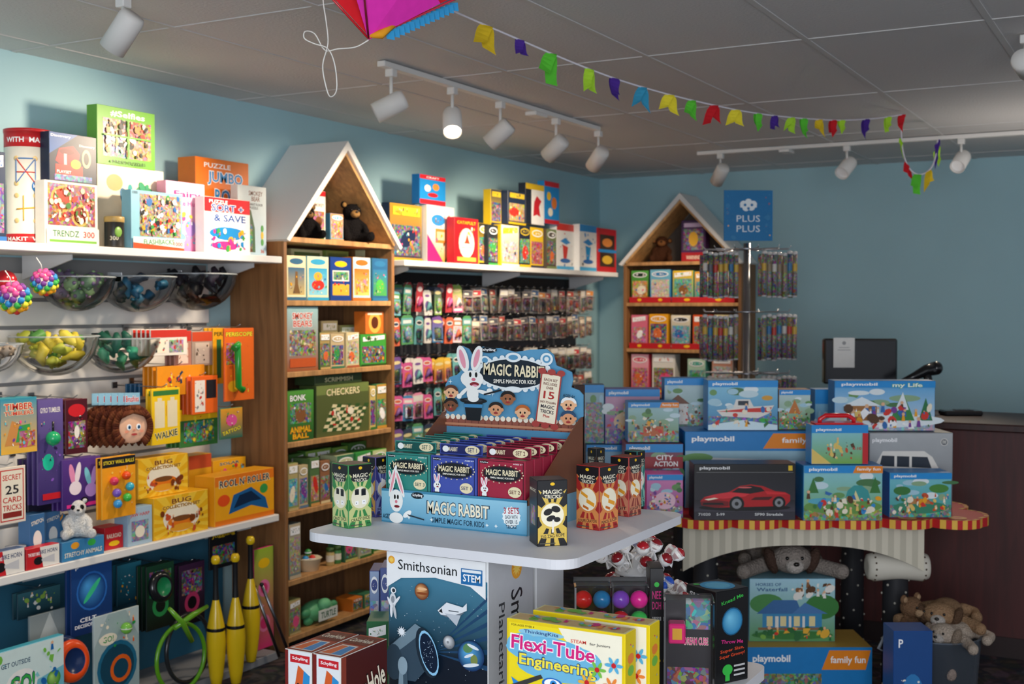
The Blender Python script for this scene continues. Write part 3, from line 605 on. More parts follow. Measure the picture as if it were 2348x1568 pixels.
wallitem(722,830,858,-3.55,.12,REG[-1][5]+.001,'#3a4a2c',[('r',0,0,1,1,'#3a4a2c'),('t','SCRIMMISH',.5,.5,.6,.5,'#e0d8a8')],'game_box','flat dark green game box lying on another game',group=GB)
bk([(848,862,885,'#d8c070','#3a7a3a'),(863,890,880,'#4a8a5a','#c8963a')],zC,320)
zD=SH[2]
bk([(660,684,1062,'#8a9a5a','#c8b07a'),(685,707,1066,'#c8b48a','#5a7a9a'),(709,733,1050,'#5a7a4a','#d8a05a'),(734,757,1056,'#9a6a4a','#e0d0a0'),(760,771,1060,'#3a6a5a','#e8e0b0'),(772,812,1042,'#c8d0a0','#3a7a5a'),(814,852,1036,'#3f9a4a','#e0d8a0'),(854,890,1030,'#5aa83a','#d8e0a8')],zD,340)
for (a,b,t) in [(664,698,1040),(700,760,1030),(762,798,1024),(800,850,1012),(855,895,1006)]:
    wallitem(a,b,t,-3.67,.05,zD,'#4a7a34',gen(int(a),'#4a7a34','#8ab04a'),'game_box','green game box standing behind front row',group=GB)
zE=SH[1]
bk([(662,690,1200,'#7a8a8a','#c8b89a'),(790,820,1200,'#3a6a4a','#c8c070'),(823,852,1190,'#c8c89a','#3a7a3a'),(855,888,1180,'#3f8a3a','#e0d090')],zE,360)
p=onX(722,1325,-3.56); 
m=MB(); m.lathe([(1e-4,0),(.05,0),(.062,.055),(.066,.057),(.062,.06),(.05,.008),(1e-4,.008)],'#e5d8b8','matte',18)
put(m,'ball_basket','small round pale basket holding coloured rattles','basket',(-3.60,p.y,zE),0)
BC=['#d8352a','#f2c21a','#2f8fd0','#3d9a4a','#e8702a','#7b3f98']
bl_=[(0,0,.026)]+[(.034*math.cos(k*1.2566),.034*math.sin(k*1.2566),.026) for k in range(5)]+[(.02*math.cos(.6+k*2.094),.02*math.sin(.6+k*2.094),.054) for k in range(3)]+[(0,0,.083)]
for i,(bx,by,bz) in enumerate(bl_):
    m=MB(); c=BC[i%6]; m.ell((0,0,0),.0165,c,'plastic',12); m.lathe([(.0167,-.003),(.0172,0),(.0167,.003)],'#ffffff','plastic',12)
    put(m,'wooden_ball','small bright banded toy ball in basket','ball',(-3.60+bx,p.y+by,zE+bz),0,'balls in the small basket')
for i,(px,c) in enumerate([(757,'#c9b070'),(773,'#4a8a4a')]):
    p=onX(px,1290,-3.57); m=MB(); m.lathe([(1e-4,0),(.018,0),(.02,.004),(.02,.06),(.016,.066),(.019,.068),(.019,.084),(1e-4,.084)],c,'card',16,colf=['#5a4a30',c,c,c,'#3a5a2a','#3a5a2a','#3a5a2a'])
    m.lathe([(.0205,.02),(.0205,.05)],'#f4ead2','card',16)
    put(m,'game_jar','small labelled jar of mini game on bookcase','jar',(-3.57,p.y,zE),0,'small jars on the wooden bookcase')
zF=SH[0]
bk([(662,690,1375,'#8a8a5a','#c8b07a'),(808,832,1370,'#d87a2a','#3a6a3a'),(834,860,1360,'#3a7a5a','#e0c060')],zF,380)
FM={}
def furmat(c):
    if c in FM: return FM[c]
    m=MATS['fur'].copy(); nt=m.node_tree
    for n in list(nt.nodes):
        if n.type=='ATTRIBUTE':
            rg=nt.nodes.new('ShaderNodeRGB'); rg.outputs[0].default_value=lin(c)
            tg=[l.to_socket for l in n.outputs['Color'].links]
            for t in tg: nt.links.new(rg.outputs[0],t)
            nt.nodes.remove(n)
    FM[c]=m; return m
def plush(loc,rz,s,c1,c2,label,kind='bear',pose='sit',name='plush_bear',group=None):
    b=MB(); E=b.ell
    if pose=='sit':
        E((0,.0,.10),(.085,.075,.10),c1,'fur'); hc=Vector((0,-.015,.235)); E(hc,(.075,.068,.066),c1,'fur')
        for sg in(-1,1):
            b.tube([(sg*.05,0,.165),(sg*.09,-.035,.125),(sg*.085,-.085,.09)],[.032,.03,.026],c1,'fur',10); E((sg*.085,-.088,.088),.028,c1,'fur')
            b.tube([(sg*.05,-.02,.045),(sg*.085,-.09,.04),(sg*.1,-.14,.04)],[.045,.038,.034],c1,'fur',10); E((sg*.102,-.145,.046),(.03,.022,.04),c1,'fur')
    else:
        E((0,.09,.06),(.085,.14,.06),c1,'fur'); hc=Vector((0,-.08,.075)); E(hc,(.088,.072,.06),c1,'fur')
        for sg in(-1,1):
            b.tube([(sg*.07,-.02,.05),(sg*.14,-.05,.035),(sg*.2,-.10,.027)],[.036,.032,.032],c1,'fur',10); E((sg*.2,-.108,.028),.032,c1,'fur')
            b.tube([(sg*.06,.18,.05),(sg*.13,.2,.032),(sg*.15,.13,.03)],[.04,.035,.03],c1,'fur',10); E((sg*.15,.125,.03),.032,c1,'fur')
    parts=[]
    if kind in('bear','monkey','panda'):
        ec={'panda':'#151515'}.get(kind,c1)
        ex=.062 if kind!='monkey' else .088; ez=.055 if kind!='monkey' else .01
        for sg in(-1,1):
            q=MB(); q.ell(hc+Vector((sg*ex,.01,ez)),(.028,.014,.028),ec,'fur',12); q.ell(hc+Vector((sg*ex,-.004,ez)),(.018,.006,.018),c2,'fur',10); parts.append(('ear',q))
    else:
        for sg in(-1,1):
            q=MB(); q.ell(hc+Vector((sg*.085,-.01,-.005)),(.026,.036,.058),c2,'fur',12,Euler((0,sg*.35,0))); parts.append(('ear',q,'floppy darker ear'))
    q=MB(); q.ell(hc+Vector((0,-.062,-.018)),(.038,.034,.03) if kind!='monkey' else (.05,.03,.035),c2 if kind!='dog' else '#b8b0a8','fur',14); parts.append(('muzzle',q,'paler stuffed muzzle'))
    q=MB(); q.ell(hc+Vector((0,-.094,-.004)),(.013,.009,.009),'#17120f','plastic',10); parts.append(('nose',q))
    for sg in(-1,1):
        q=MB(); q.ell(hc+Vector((sg*.03,-.061,.014)),.008,'#0c0a09','plastic',10); parts.append(('eye',q))
        if kind=='panda':
            q=MB(); q.ell(hc+Vector((sg*.032,-.052,.012)),(.019,.014,.021),'#151515','fur',10); parts.append(('eye_patch',q))
    o=put(b,name,label,'plush toy',loc,rz,group,parts=parts)
    o.scale=(s,s,s)
    md=o.modifiers.new('body','REMESH'); md.mode='VOXEL'; md.voxel_size=.008; md.use_smooth_shade=True
    sm=o.modifiers.new('soft','SMOOTH'); sm.iterations=4
    mm=furmat(c1); o.data.materials.clear(); o.data.materials.append(mm)
    return o
p=onX(702,530,-3.60); plush((-3.60,p.y,SH[6]),R90-.5,.52,'#141213','#8a6a44','black plush bear sitting inside bookcase roof')
p=onX(805,530,-3.60); plush((-3.60,p.y,SH[6]),R90-.5,.64,'#141213','#9a7444','black plush bear with tan muzzle beside small box')
wallitem(714,747,437,-3.68,.04,SH[6],'#e8e4d8',[('r',0,0,1,1,'#ece8dc'),('r',0,.9,1,1,'#c8202a'),('ot','SMOKEY',.5,.72,.8,.07,'#7a4a28','#ffffff'),('b',.1,.25,.9,.6,'#c86a4a'),('e',.5,.4,.25,.1,'#7a4a28'),('r',.1,.04,.9,.14,'#4a7a3a')],'game_box','narrow white and red box standing between plush bears',group=GB)
wallitem(757,788,490,-3.55,.03,SH[6],'#4a8aa8',gen(77,'#4a9ab0','#c88a5a'),'game_box','small blue box in front of plush bear',group=GB)
p=onX(740,1470,-3.56)
b=MB(); b.ell((0,0,.05),(.11,.06,.05),'#5fae7a','rubber',18); 
for (dx,dz) in[(-.1,.06),(.1,.06),(-.08,.02),(.08,.02)]: b.ell((dx,-.02,dz),(.035,.02,.022),'#4a9a68','rubber',10)
b.ell((.0,-.05,.085),(.04,.03,.03),'#6fc08a','rubber',12)
t=MB(); t.box(-.07,-.075,.02,.07,-.07,.07,'#e8ece4','card'); Art(t,(-.07,-.075,.02),(1,0,0),(0,0,1),(0,-1,0),.14,.05).draw([('t','TURTLE',.5,.5,.8,.6,'#2a6a44')])
put(b,'turtle_toy','green soft turtle toy with printed tag on lowest shelf','soft toy',(-3.60,p.y,zF),R90,parts=[('paper_tag',t,'pale printed tag')])
# ================================================================ BACK BOOKCASE CONTENT
GC='card games on the far house bookcase'
YB=7.99
def backrow(z,items,seed,tray=True):
    for i,(a,b,t,c1,c2) in enumerate(items):
        backitem(a,b,t,YB,.1,z,c1,gen(seed+i,c1,c2),'card_game_box','colourful card game box in red display tray','box',group=GC)
backrow(SH[5]+.012,[(1447,1488,620,'#17301c','#5ab04a'),(1490,1538,618,'#2f7fb8','#7ac0d8'),(1542,1590,620,'#58b08a','#f2c21a'),(1592,1640,622,'#2f9a9a','#f2a81d'),(1642,1683,620,'#c8502a','#f4ead2')],400)
backrow(SH[4]+.012,[(1447,1484,722,'#e0708a','#f4c8d8'),(1488,1532,720,'#f2a81d','#3d9a4a'),(1538,1584,722,'#17171c','#f4ead2'),(1588,1632,722,'#e05a2a','#3aa0a8'),(1636,1682,722,'#e8d8a0','#3a9a6a')],420)
backrow(SH[3]+.012,[(1447,1488,812,'#e0506a','#f4b8c8'),(1495,1548,812,'#ece8e0','#d8352a'),(1576,1618,822,'#5ab0a0','#c8e0c8'),(1632,1680,815,'#ece4dc','#c86a3a')],440)
backrow(SH[2]+.012,[(1447,1500,905,'#c8a04a','#3a6a9a'),(1560,1620,905,'#3a8a5a','#e0d0a0')],460)
for zi in (5,4,3):
    for (a,b) in [(1444,1539),(1541,1685)]:
        x0=onY(a,700,YB-.004).x;x1=onY(b,700,YB-.004).x
        m=MB(); m.box(x0,YB-.014,SH[zi]+.001,x1,YB-.006,SH[zi]+.04,'#c01f28','card',.001); m.box(x0,YB-.006,SH[zi]+.001,x1,YB+.11,SH[zi]+.010,'#a01a20','card')
        A=Art(m,(x0,YB-.014,SH[zi]+.001),(1,0,0),(0,0,1),(0,-1,0),x1-x0,.04)
        A.draw([('e',.25,.5,.05,.25,'#f2c21a'),('e',.75,.5,.05,.25,'#f2c21a')])
        put(m,'display_tray','red cardboard display tray on bookcase shelf','tray',(0,0,0),0,'red trays on the far bookcase')
p=onY(1518,560,8.08); plush((p.x,8.08,SH[6]),.3,.62,'#4a2c1c','#8a5a34','brown plush monkey sitting inside bookcase roof','monkey',name='plush_monkey')
backitem(1562,1618,505,8.02,.08,SH[6],'#4a2c5a',[('r',0,0,1,.22,'#b01f28'),('b',.08,.28,.92,.8,'#6a3a7a'),('e',.5,.55,.2,.18,'#e8b23a'),('r',.1,.84,.9,.94,'#d8c0e0'),('t','WARNING',.5,.1,.6,.1,'#f4ead2')],'card_game_box','purple game box with red base inside bookcase roof')
# ================================================================ SPINNER
T=6.5; sp=base(1712,T,0)
def spinner():
    pole=MB(); pole.lathe([(1e-4,0),(.25,0),(.25,.02),(.03,.03),(.018,.04),(.018,1.89),(1e-4,1.89)],'#b8bac0','metal',20)
    sg=MB(); w=.262; z0=zat(553,T); z1=zat(438,T)
    sg.box(-w/2,-.026,z0,w/2,-.02,z1,'#1273ad','card',.001)
    A=Art(sg,(-w/2,-.026,z0),(1,0,0),(0,0,1),(0,-1,0),w,z1-z0)
    A.draw([('t','PLUS',.5,.44,.48,.13,'#e9f2f6',0,.0),('t','PLUS',.5,.24,.48,.13,'#e9f2f6',0,.0)])
    for (x,y) in [(.4,.72),(.5,.76),(.6,.72),(.45,.66),(.56,.67)]: A.circ(x,y,.075,'#e9f2f6')
    A.rect(.33,.66,.67,.74,'#e9f2f6')
    for (x,y) in [(.43,.71),(.57,.71),(.5,.64)]: A.circ(x,y,.028,'#1273ad')
    A.draw([('B',5,9,.06,.06,.2,.95,['#2f80b4','#2678ac','#8a6a8a']),('B',5,19,.85,.06,.95,.95,['#2f80b4','#2678ac','#8a6a8a'])])
    parts=[('pole',pole),('header_sign',sg,'square blue sign with white rounded emblem')]
    for z in (zat(572,T),zat(715,T),zat(855,T)):
        q=MB()
        for k in range(12):
            a=2*math.pi*k/12; q.tube([(0,0,z),(.225*math.cos(a),.225*math.sin(a),z),(.235*math.cos(a),.235*math.sin(a),z+.015)],.0025,'#b8bac0','metal',5)
        q.lathe([(.09,z-.004),(.095,z),(.09,z+.004)],'#b8bac0','metal',20)
        parts.append(('hook_ring',q))
    return put(None,'spinner_rack','chrome floor spinner rack with square blue sign','display rack',sp,YAW+.06,parts=parts)
spinner()
tubes=[]
for v in range(6):
    m=MB(); h=.225; m.lathe([(1e-4,0),(.0125,0),(.0125,h),(1e-4,h)],['#5a5048','#8a5040','#44545e','#7a6a5a','#8a7a4a','#2a2a34'][v],'busyfine',10)
    cap=MB(); cap.lathe([(.0135,h),(.0135,h+.012),(.004,h+.016),(1e-4,h+.016)],'#c8c8c8','plastic',10)
    cap2=MB(); cap2.lathe([(1e-4,-.002),(.0135,-.002),(.0135,.006)],'#c8c8c8','plastic',10)
    lab=MB(); lab.lathe([(.0128,h*.6),(.0128,h*.78)],['#c8c4bc','#b8352a','#2f6fa0','#c8a23a','#887860','#5a5a64'][v],'card',10)
    tubes.append((m.mesh('block_tube'),cap.mesh('tube_cap'),lab.mesh('tube_label'),cap2.mesh('tube_base')))
R=random.Random(12)
for zt_ in (zat(572,T),zat(715,T),zat(855,T)):
    for sgx in(-1,1):
        for i in range(7):
            for j in range(2):
                lx=sgx*(.065+i*.0275)+ (-.005 if sgx<0 else .015); ly=(-.05 if j==0 else .03)
                ca,sa=math.cos(YAW+.06),math.sin(YAW+.06)
                if j==1 and i%2: continue
                v=tubes[R.randrange(6)]
                put(None,'block_tube','slim clear tube of tiny multicoloured building pieces','tube',(sp.x+lx*ca-ly*sa,sp.y+lx*sa+ly*ca,zt_-.255+R.uniform(-.006,.006)),R.uniform(0,6),'tubes hanging on the spinner rack',mesh=v[0],parts=[('tube_cap',v[1]),('tube_label',v[2]),('tube_base',v[3])] if j==0 else ())
# ================================================================ COUNTER, TILL
cw='#4a1a18'
Y0=5.75
m=MB(); x0=-1.55; x1=1.6
m.box(x0,Y0,0,x1,Y0+.6,1.0,cw,'wood',.003)
tp=MB(); tp.box(x0-.03,Y0-.04,1.0,x1,Y0+.63,1.035,'#3a1f1c','wood',.006)
kk=MB(); kk.box(x0,Y0-.008,0,x1,Y0-.0005,.09,'#241010','wood')
put(m,'sales_counter','dark red-brown plain wooden sales counter','counter',(0,0,0),parts=[('counter_top',tp),('kick_board',kk)])
CT=1.035
tm=6.15; p=base(1972,tm,CT)
sc_=MB(); w=.365; z0=zat(880,tm)-CT; z1=zat(776,tm)-CT
sc_.box(-w/2,-.025,z0,w/2,.03,z1,'#101114','plastic',.008)
bz=MB(); bz.box(-w/2+.014,-.0265,z0+.02,w/2-.014,-.0255,z1-.014,'#1c1e24','plastic')
st=MB(); st.box(-.10,-.09,0,.10,.09,.02,'#141518','plastic',.004); st.prism([(-.07,.02),(.07,.02),(.05,z1*.6),(-.05,z1*.6)],.031,.07,'#141518','plastic')
put(sc_,'till_monitor','black point-of-sale touchscreen on sales counter','monitor',p,YAW-.05,parts=[('screen',bz),('stand',st)])
q=MB(); ww=.105; q.box(-ww/2,-.0015,0,ww/2,0,.15,'#e4e2dc','card')
A=Art(q,(-ww/2,-.0015,0),(1,0,0),(0,0,1),(0,-1,0),ww,.15); A.draw([('c',.5,.82,.09,'#9a9a9a'),('r',.25,.66,.75,.68,'#9a9a9a'),('r',.2,.58,.8,.6,'#9a9a9a')])
pp=base(1936,tm-.032,zat(842,tm)); put(q,'paper_notice','white paper notice taped on black monitor','paper',pp,YAW-.05)
p=base(2115,5.95,CT)
b=MB(); b.tube([(-.10,0,.15),(-.04,0,.175),(.02,0,.205),(.06,0,.215)],[.012,.02,.028,.034],'#15171a','plastic',12); b.ell((.07,0,.217),(.032,.034,.034),'#15171a','plastic',14); b.tube([(.02,0,.2),(.035,0,.15),(.05,0,.11)],[.022,.02,.018],'#15171a','plastic',10)
s=MB(); s.lathe([(1e-4,0),(.045,0),(.045,.012),(.012,.02),(1e-4,.02)],'#1a1b1f','plastic',18); s.tube([(0,0,.015),(-.01,0,.06),(.01,0,.1),(.045,0,.115)],.008,'#1a1b1f','plastic',8)
o=put(b,'barcode_scanner','black gooseneck barcode scanner on counter','scanner',p,YAW,parts=[('scanner_stand',s)])
b=MB(); b.box(-.09,-.05,0,.09,.05,.025,'#16171a','plastic',.006); k=MB()
for i in range(4):
    for j in range(3): k.box(-.03+i*.022,-.03+j*.02,.025,-.014+i*.022,-.016+j*.02,.028,'#3a3c42','plastic')
put(b,'card_reader','low black card terminal on counter','card reader',base(2205,5.8,CT),YAW,parts=[('keypad',k)])
# ================================================================ PLAY TABLE
TZ=.75; tc=base(1850,5.02,0)
def ptable():
    W=1.14;D=.84; pts=[]
    def side(ax,ay,bx,by,nx,ny,n):
        for i in range(n):
            for k in range(10):
                t=(i+k/10)/n; amp=.055*math.sin(math.pi*(k/10))**.6 if k else 0
                pts.append((ax+(bx-ax)*t+nx*amp,ay+(by-ay)*t+ny*amp))
    side(-W/2,-D/2,W/2,-D/2,0,-1,6); side(W/2,-D/2,W/2,D/2,1,0,4); side(W/2,D/2,-W/2,D/2,0,1,6); side(-W/2,D/2,-W/2,-D/2,-1,0,4)
    top=MB(); n=len(pts); zb=TZ-.034
    top.add([(x,y,TZ) for x,y in pts],[tuple(range(n))],'#c4222c','paint')
    top.add([(x,y,zb) for x,y in pts],[tuple(range(n-1,-1,-1))],'#7a1418','paint')
    for i in range(n):
        a=pts[i];b=pts[(i+1)%n]; c='#eab84a' if i%2 else '#c0222a'
        top.add([(a[0],a[1],zb),(b[0],b[1],zb),(b[0],b[1],TZ),(a[0],a[1],TZ)],[(0,1,2,3)],c,'paint')
        s=.975; top.add([(a[0],a[1],TZ+.0006),(b[0],b[1],TZ+.0006),(b[0]*s,b[1]*s,TZ+.0006),(a[0]*s,a[1]*s,TZ+.0006)],[(0,1,2,3)],'#eab84a' if i%2==0 else '#c0222a','paint')
    A=Art(top,(-W/2,-D/2,TZ),(1,0,0),(0,1,0),(0,0,1),W,D,e=.001)
    for i in range(6): A.circ((i+.5)/6,.0,.03,'#e8a02a'); A.circ((i+.5)/6,.0,.014,'#d8403a')
    parts=[('scalloped_top',top,'red tabletop with scalloped yellow-barred edge')]
    sk=MB(); x=-.56; X1=.36; y=-D/2+.03; nst=40; dw=(X1-x)/nst
    for i in range(nst):
        xa=x+i*dw; c='#d6ceba' if i%2 else '#c0b9a6'
        u2=(i+1)/nst*2-1; u1=i/nst*2-1
        f=lambda q:.075+.10*abs(q)**2.6
        sk.prism([(xa,zb-.001),(xa,zb-f(u1)),(xa+dw,zb-f(u2)),(xa+dw,zb-.001)],y,y+.012,c,'paint')
    for i in range(24):
        ya=-D/2+.06+i*(D-.12)/24; sk.box(X1-.012,ya,TZ-.19,X1,ya+(D-.12)/24,zb-.001,'#d6ceba' if i%2 else '#c0b9a6','paint')
    parts.append(('striped_skirt',sk,'cream striped skirt curving into an arch'))
    for lx in(-.46,.28):
        for sy in(-1,1):
            l=MB(); ly=sy*(D/2-.12)
            l.tube([(lx,ly,0),(lx,ly,.42),(lx,ly,.6),(lx,ly,TZ-.035)],[.05,.05,.045,.045],'#26262a','paint',14)
            for i in range(40):
                a=i*2.4; z=.03+i*.0135; l.ell((lx+.05*math.cos(a),ly+.05*math.sin(a),z),(.005,.005,.005),'#b8b4a8','paint',6)
            parts.append(('leg',l,'black leg with white dots'))
            if lx>0 and sy<0:
                kb=MB(); lz=.545; kb.tube([(lx-.12,ly-.02,lz),(lx-.115,ly-.02,lz),(lx-.09,ly-.02,lz),(lx-.03,ly-.02,lz),(lx+.03,ly-.02,lz),(lx+.09,ly-.02,lz),(lx+.115,ly-.02,lz),(lx+.12,ly-.02,lz)],[.03,.048,.056,.05,.05,.056,.048,.03],'#d2ccbe','paint',20)
                for i in range(14):
                    a=i*.45
                    for xx in(-.095,.095): kb.ell((lx+xx,ly-.02+.055*math.cos(a),lz+.055*math.sin(a)),(.004,.004,.004),'#4a3a2a','paint',6)
                parts.append(('leg_bolster',kb,'cream rounded bolster with stitched dots'))
    return put(None,'play_table','whimsical display table with red scalloped top and striped skirt','table',tc,YAW,parts=parts)
ptable()
GPM='boxed playsets stacked on the scalloped table'
PB='#1c7fc4'
def pm(bgb,bgt,ops=(),band='#1c8fd8',fam=False,seed=1,bl=.0,txt=True):
    R=random.Random(len(str(ops))*7+int(bgb[1:3],16)); o=[('g',0,0,1,1,bgb,bgt)]
    for i in range(9): o.append(('e',R.uniform(0,1),R.uniform(.45,.82),R.uniform(.05,.16),R.uniform(.03,.08),R.choice(['#e8f2f4','#c8e0e8','#6a9a5a','#8fb08a','#a8d0e0','#4a7a4a'])))
    o.append(('b',0,0,1,.28,bgb))
    o+=list(ops)
    o+=[('B',8,R.randrange(999),.05,.08,.95,.5,['#d8352a','#f2a81d','#f4ead2','#5a3a20','#2f6fb5','#3a7a3a']),('r',0,.87,1,1,band)]
    if txt: o+=[('t','playmobil',.24,.93,.36,.075,'#ffffff',0,.03)]
    if fam: o+=[('p',[(.62,.87),(1,.87),(1,1),(.66,1)],'#f08a1c'),('t','family fun',.82,.935,.3,.07,'#ffffff')]
    return o
car=[('e',.5,.22,.46,.06,'#08080a'),('p',[(.07,.26),(.06,.34),(.1,.41),(.2,.46),(.34,.5),(.45,.61),(.56,.64),(.68,.61),(.8,.52),(.9,.5),(.95,.45),(.95,.34),(.9,.25),(.2,.22)],'#b81018'),('p',[(.37,.5),(.46,.6),(.56,.62),(.66,.585),(.7,.52),(.55,.47)],'#120c10'),('p',[(.1,.41),(.2,.46),(.34,.5),(.55,.47),(.5,.42),(.28,.38)],'#e0303a'),('p',[(.07,.26),(.06,.33),(.2,.36),(.34,.33),(.34,.25),(.2,.22)],'#7a0a12'),('p',[(.08,.27),(.3,.27),(.28,.31),(.09,.31)],'#16060a'),('p',[(.1,.37),(.2,.4),(.24,.385),(.14,.35)],'#fff4d8'),('c',.42,.29,.075,'#0a0a0a'),('c',.84,.31,.065,'#0a0a0a'),('c',.42,.29,.05,'#8a8c90'),('c',.84,.31,.042,'#8a8c90'),('c',.42,.29,.02,'#222'),('c',.84,.31,.018,'#222'),('p',[(.56,.36),(.74,.36),(.78,.42),(.6,.41)],'#4a060a'),('p',[(.7,.52),(.9,.49),(.93,.46),(.72,.46)],'#d8242c'),('e',.5,.585,.07,.012,'#e86a6a')]
D=.13
freebox(1593,1827,1065,4.56,TZ,D,'#16151a',[('g',0,0,1,1,'#35323c','#0f0f14'),('g',0,.15,1,.36,'#44404c','#1a181e')]+car+[('r',0,.87,1,1,'#0f0f12'),('r',.02,.855,.98,.862,'#8a8a8a'),('t','playmobil',.2,.93,.3,.07,'#e8e8e8',0,.03),('t','71020',.1,.1,.12,.05,'#e8e8e8'),('t','5-99',.26,.1,.08,.05,'#e8e8e8'),('t','SF90 Stradale',.74,.1,.28,.05,'#e8e8e8'),('r',.93,.89,.97,.98,'#e8c020')],'playset_box','black playset box picturing a red sports car',group=GPM,cols={'t':'#3a3a40','r':'#1a1a1e'})
camp=pm('#7ab04a','#8fd0e0',[('e',.5,.25,.5,.14,'#6a9a4a'),('e',.25,.35,.2,.06,'#5ab0c8'),('p',[(.52,.35),(.56,.55),(.64,.64),(.74,.64),(.82,.55),(.86,.35)],'#3a9a9a'),('p',[(.62,.35),(.66,.55),(.72,.35)],'#e8dca0'),('p',[(.05,.5),(.12,.78),(.19,.5)],'#3a7a3a'),('p',[(.84,.5),(.91,.8),(.98,.5)],'#3a7a3a'),('B',12,91,.1,.12,.9,.4,['#e8c86a','#c8502a','#f4ead2','#5a3a20','#2f8fd0'])],fam=True)
freebox(1845,2027,1068,4.55,TZ,D,PB,camp,'playset_box','camping playset box with teal tent picture',group=GPM)
freebox(2043,2186,1085,4.62,TZ,D,PB,pm('#3a9a8a','#7ac8d8',[('e',.5,.22,.45,.14,'#3a8a6a'),('e',.2,.6,.14,.1,'#3a7a3a'),('e',.8,.65,.16,.1,'#4a8a3a'),('p',[(.3,.3),(.7,.3),(.62,.42),(.36,.42)],'#b8824a'),('B',12,92,.1,.15,.9,.5,['#e8c86a','#c8502a','#f4ead2','#f2a81d'])],fam=False),'playset_box','teal island playset box beside camping set',group=GPM)
freebox(1484,1568,1088,4.6,TZ,.1,'#d0459a',pm('#8a5a9a','#e88ac0',[('e',.5,.4,.3,.2,'#f4c8d8'),('B',10,93,.1,.15,.9,.6,PAL)],band='#1c8fd8'),'playset_box','small pink and blue playset box on table edge',group=GPM)
t2=4.84
freebox(1435,1568,1018,t2,TZ,.16,'#7a2a34',pm('#3a5a7a','#8a4a5a',[('r',0,.62,1,.8,'#a02a34'),('b',.05,.1,.95,.6,'#3a6a9a'),('e',.5,.3,.3,.12,'#e8e4dc')])+[('ot','CITY',.68,.79,.3,.08,'#ffffff','#a02a34'),('ot','ACTION',.7,.69,.42,.08,'#ffffff','#a02a34')],'playset_box','red and blue playset box at table corner',group=GPM)
freebox(1572,1862,990,t2,TZ,.22,PB,[('r',0,0,1,1,'#1c7fc4'),('t','playmobil',.22,.9,.34,.09,'#ffffff',0,.03),('p',[(.62,.78),(1,.78),(1,.98),(.7,.98)],'#f08a1c'),('t','family',.87,.88,.2,.09,'#ffffff'),('g',0,0,1,.75,'#6a6e70','#9ac0d0'),('p',[(.1,.2),(.9,.2),(.88,.62),(.2,.66),(.1,.5)],'#d4d6d8'),('r',.3,.46,.8,.6,'#3a4048'),('e',.1,.66,.12,.06,'#6a9a5a')],'playset_box','long blue playset box behind sports car box',group=GPM)
van=[('g',0,0,1,1,'#6f7478','#b4b8ba'),('p',[(.08,.2),(.8,.16),(.85,.5),(.76,.68),(.66,.76),(.16,.76),(.08,.6)],'#e9e6de'),('p',[(.08,.2),(.8,.16),(.85,.45),(.08,.5)],'#d86a2a'),('p',[(.12,.56),(.75,.53),(.7,.68),(.15,.7)],'#2a3440'),('r',.3,.54,.33,.7,'#e9e6de'),('r',.48,.54,.51,.7,'#e9e6de'),('t','playmobil',.18,.9,.3,.07,'#ffffff',0,.03),('c',.9,.88,.045,'#e9e6de'),('c',.9,.88,.038,'#6f7478'),('t','VW',.9,.88,.05,.05,'#e9e6de')]
freebox(1996,2188,993,t2,TZ,.22,'#6a6e70',van,'playset_box','grey playset box picturing an orange and white camper van',group=GPM,cols={'r':'#4aa0c8'})
zt=zat(990,t2)+.002; 
freebox(1624,1785,872,t2+.03,zt,.12,PB,pm('#2a7ab0','#8fd0ea',[('p',[(0,.1),(.5,.2),(1,.1),(1,0),(0,0)],'#d8eef4'),('p',[(.12,.4),(.2,.28),(.72,.24),(.88,.34),(.95,.5),(.5,.46)],'#e8e4dc'),('p',[(.13,.37),(.5,.43),(.92,.46),(.88,.36),(.5,.36)],'#d8352a'),('p',[(.36,.45),(.4,.62),(.6,.62),(.66,.46)],'#e8e4dc'),('r',.43,.5,.58,.59,'#22303c'),('e',.85,.65,.08,.05,'#d8a03a'),('e',.8,.2,.07,.04,'#3ab04a'),('p',[(.5,.89),(.98,.89),(.98,.97),(.54,.97)],'#e0b020')]),'playset_box','blue playset box picturing a white rescue boat',group=GPM,cols={'t':'#c0d8e4'})
freebox(1518,1624,987,5.10,TZ,.14,'#3a6a8a',pm('#5a8aa0','#b0d0d8',[('b',.1,.1,.9,.6,'#5a8a6a')]),'playset_box','blue playset box supporting smaller boxes behind',group=GPM)
freebox(1524,1622,867,5.11,zat(987,5.10)+.002,.1,PB,pm('#8ab0a0','#c8dce0',[('r',.1,.1,.55,.5,'#e8e4dc'),('p',[(.05,.5),(.32,.68),(.6,.5)],'#7a4a34'),('B',10,94,.3,.1,.95,.5,['#3a2a20','#e8e4dc','#8a5a34','#d8352a'])]),'playset_box','pale blue farm playset box on upper stack',group=GPM)
freebox(1787,1860,893,4.90,zt,.1,'#b07a4a',pm('#6aa04a','#c8dce0',[('p',[(.3,.4),(.5,.75),(.7,.4)],'#c87a3a'),('B',9,95,.1,.1,.9,.5,['#e8c86a','#d8352a','#3a7a3a'])]),'playset_box','small green playset box beside rescue boat box',group=GPM)
zt3=zat(993,t2)+.002
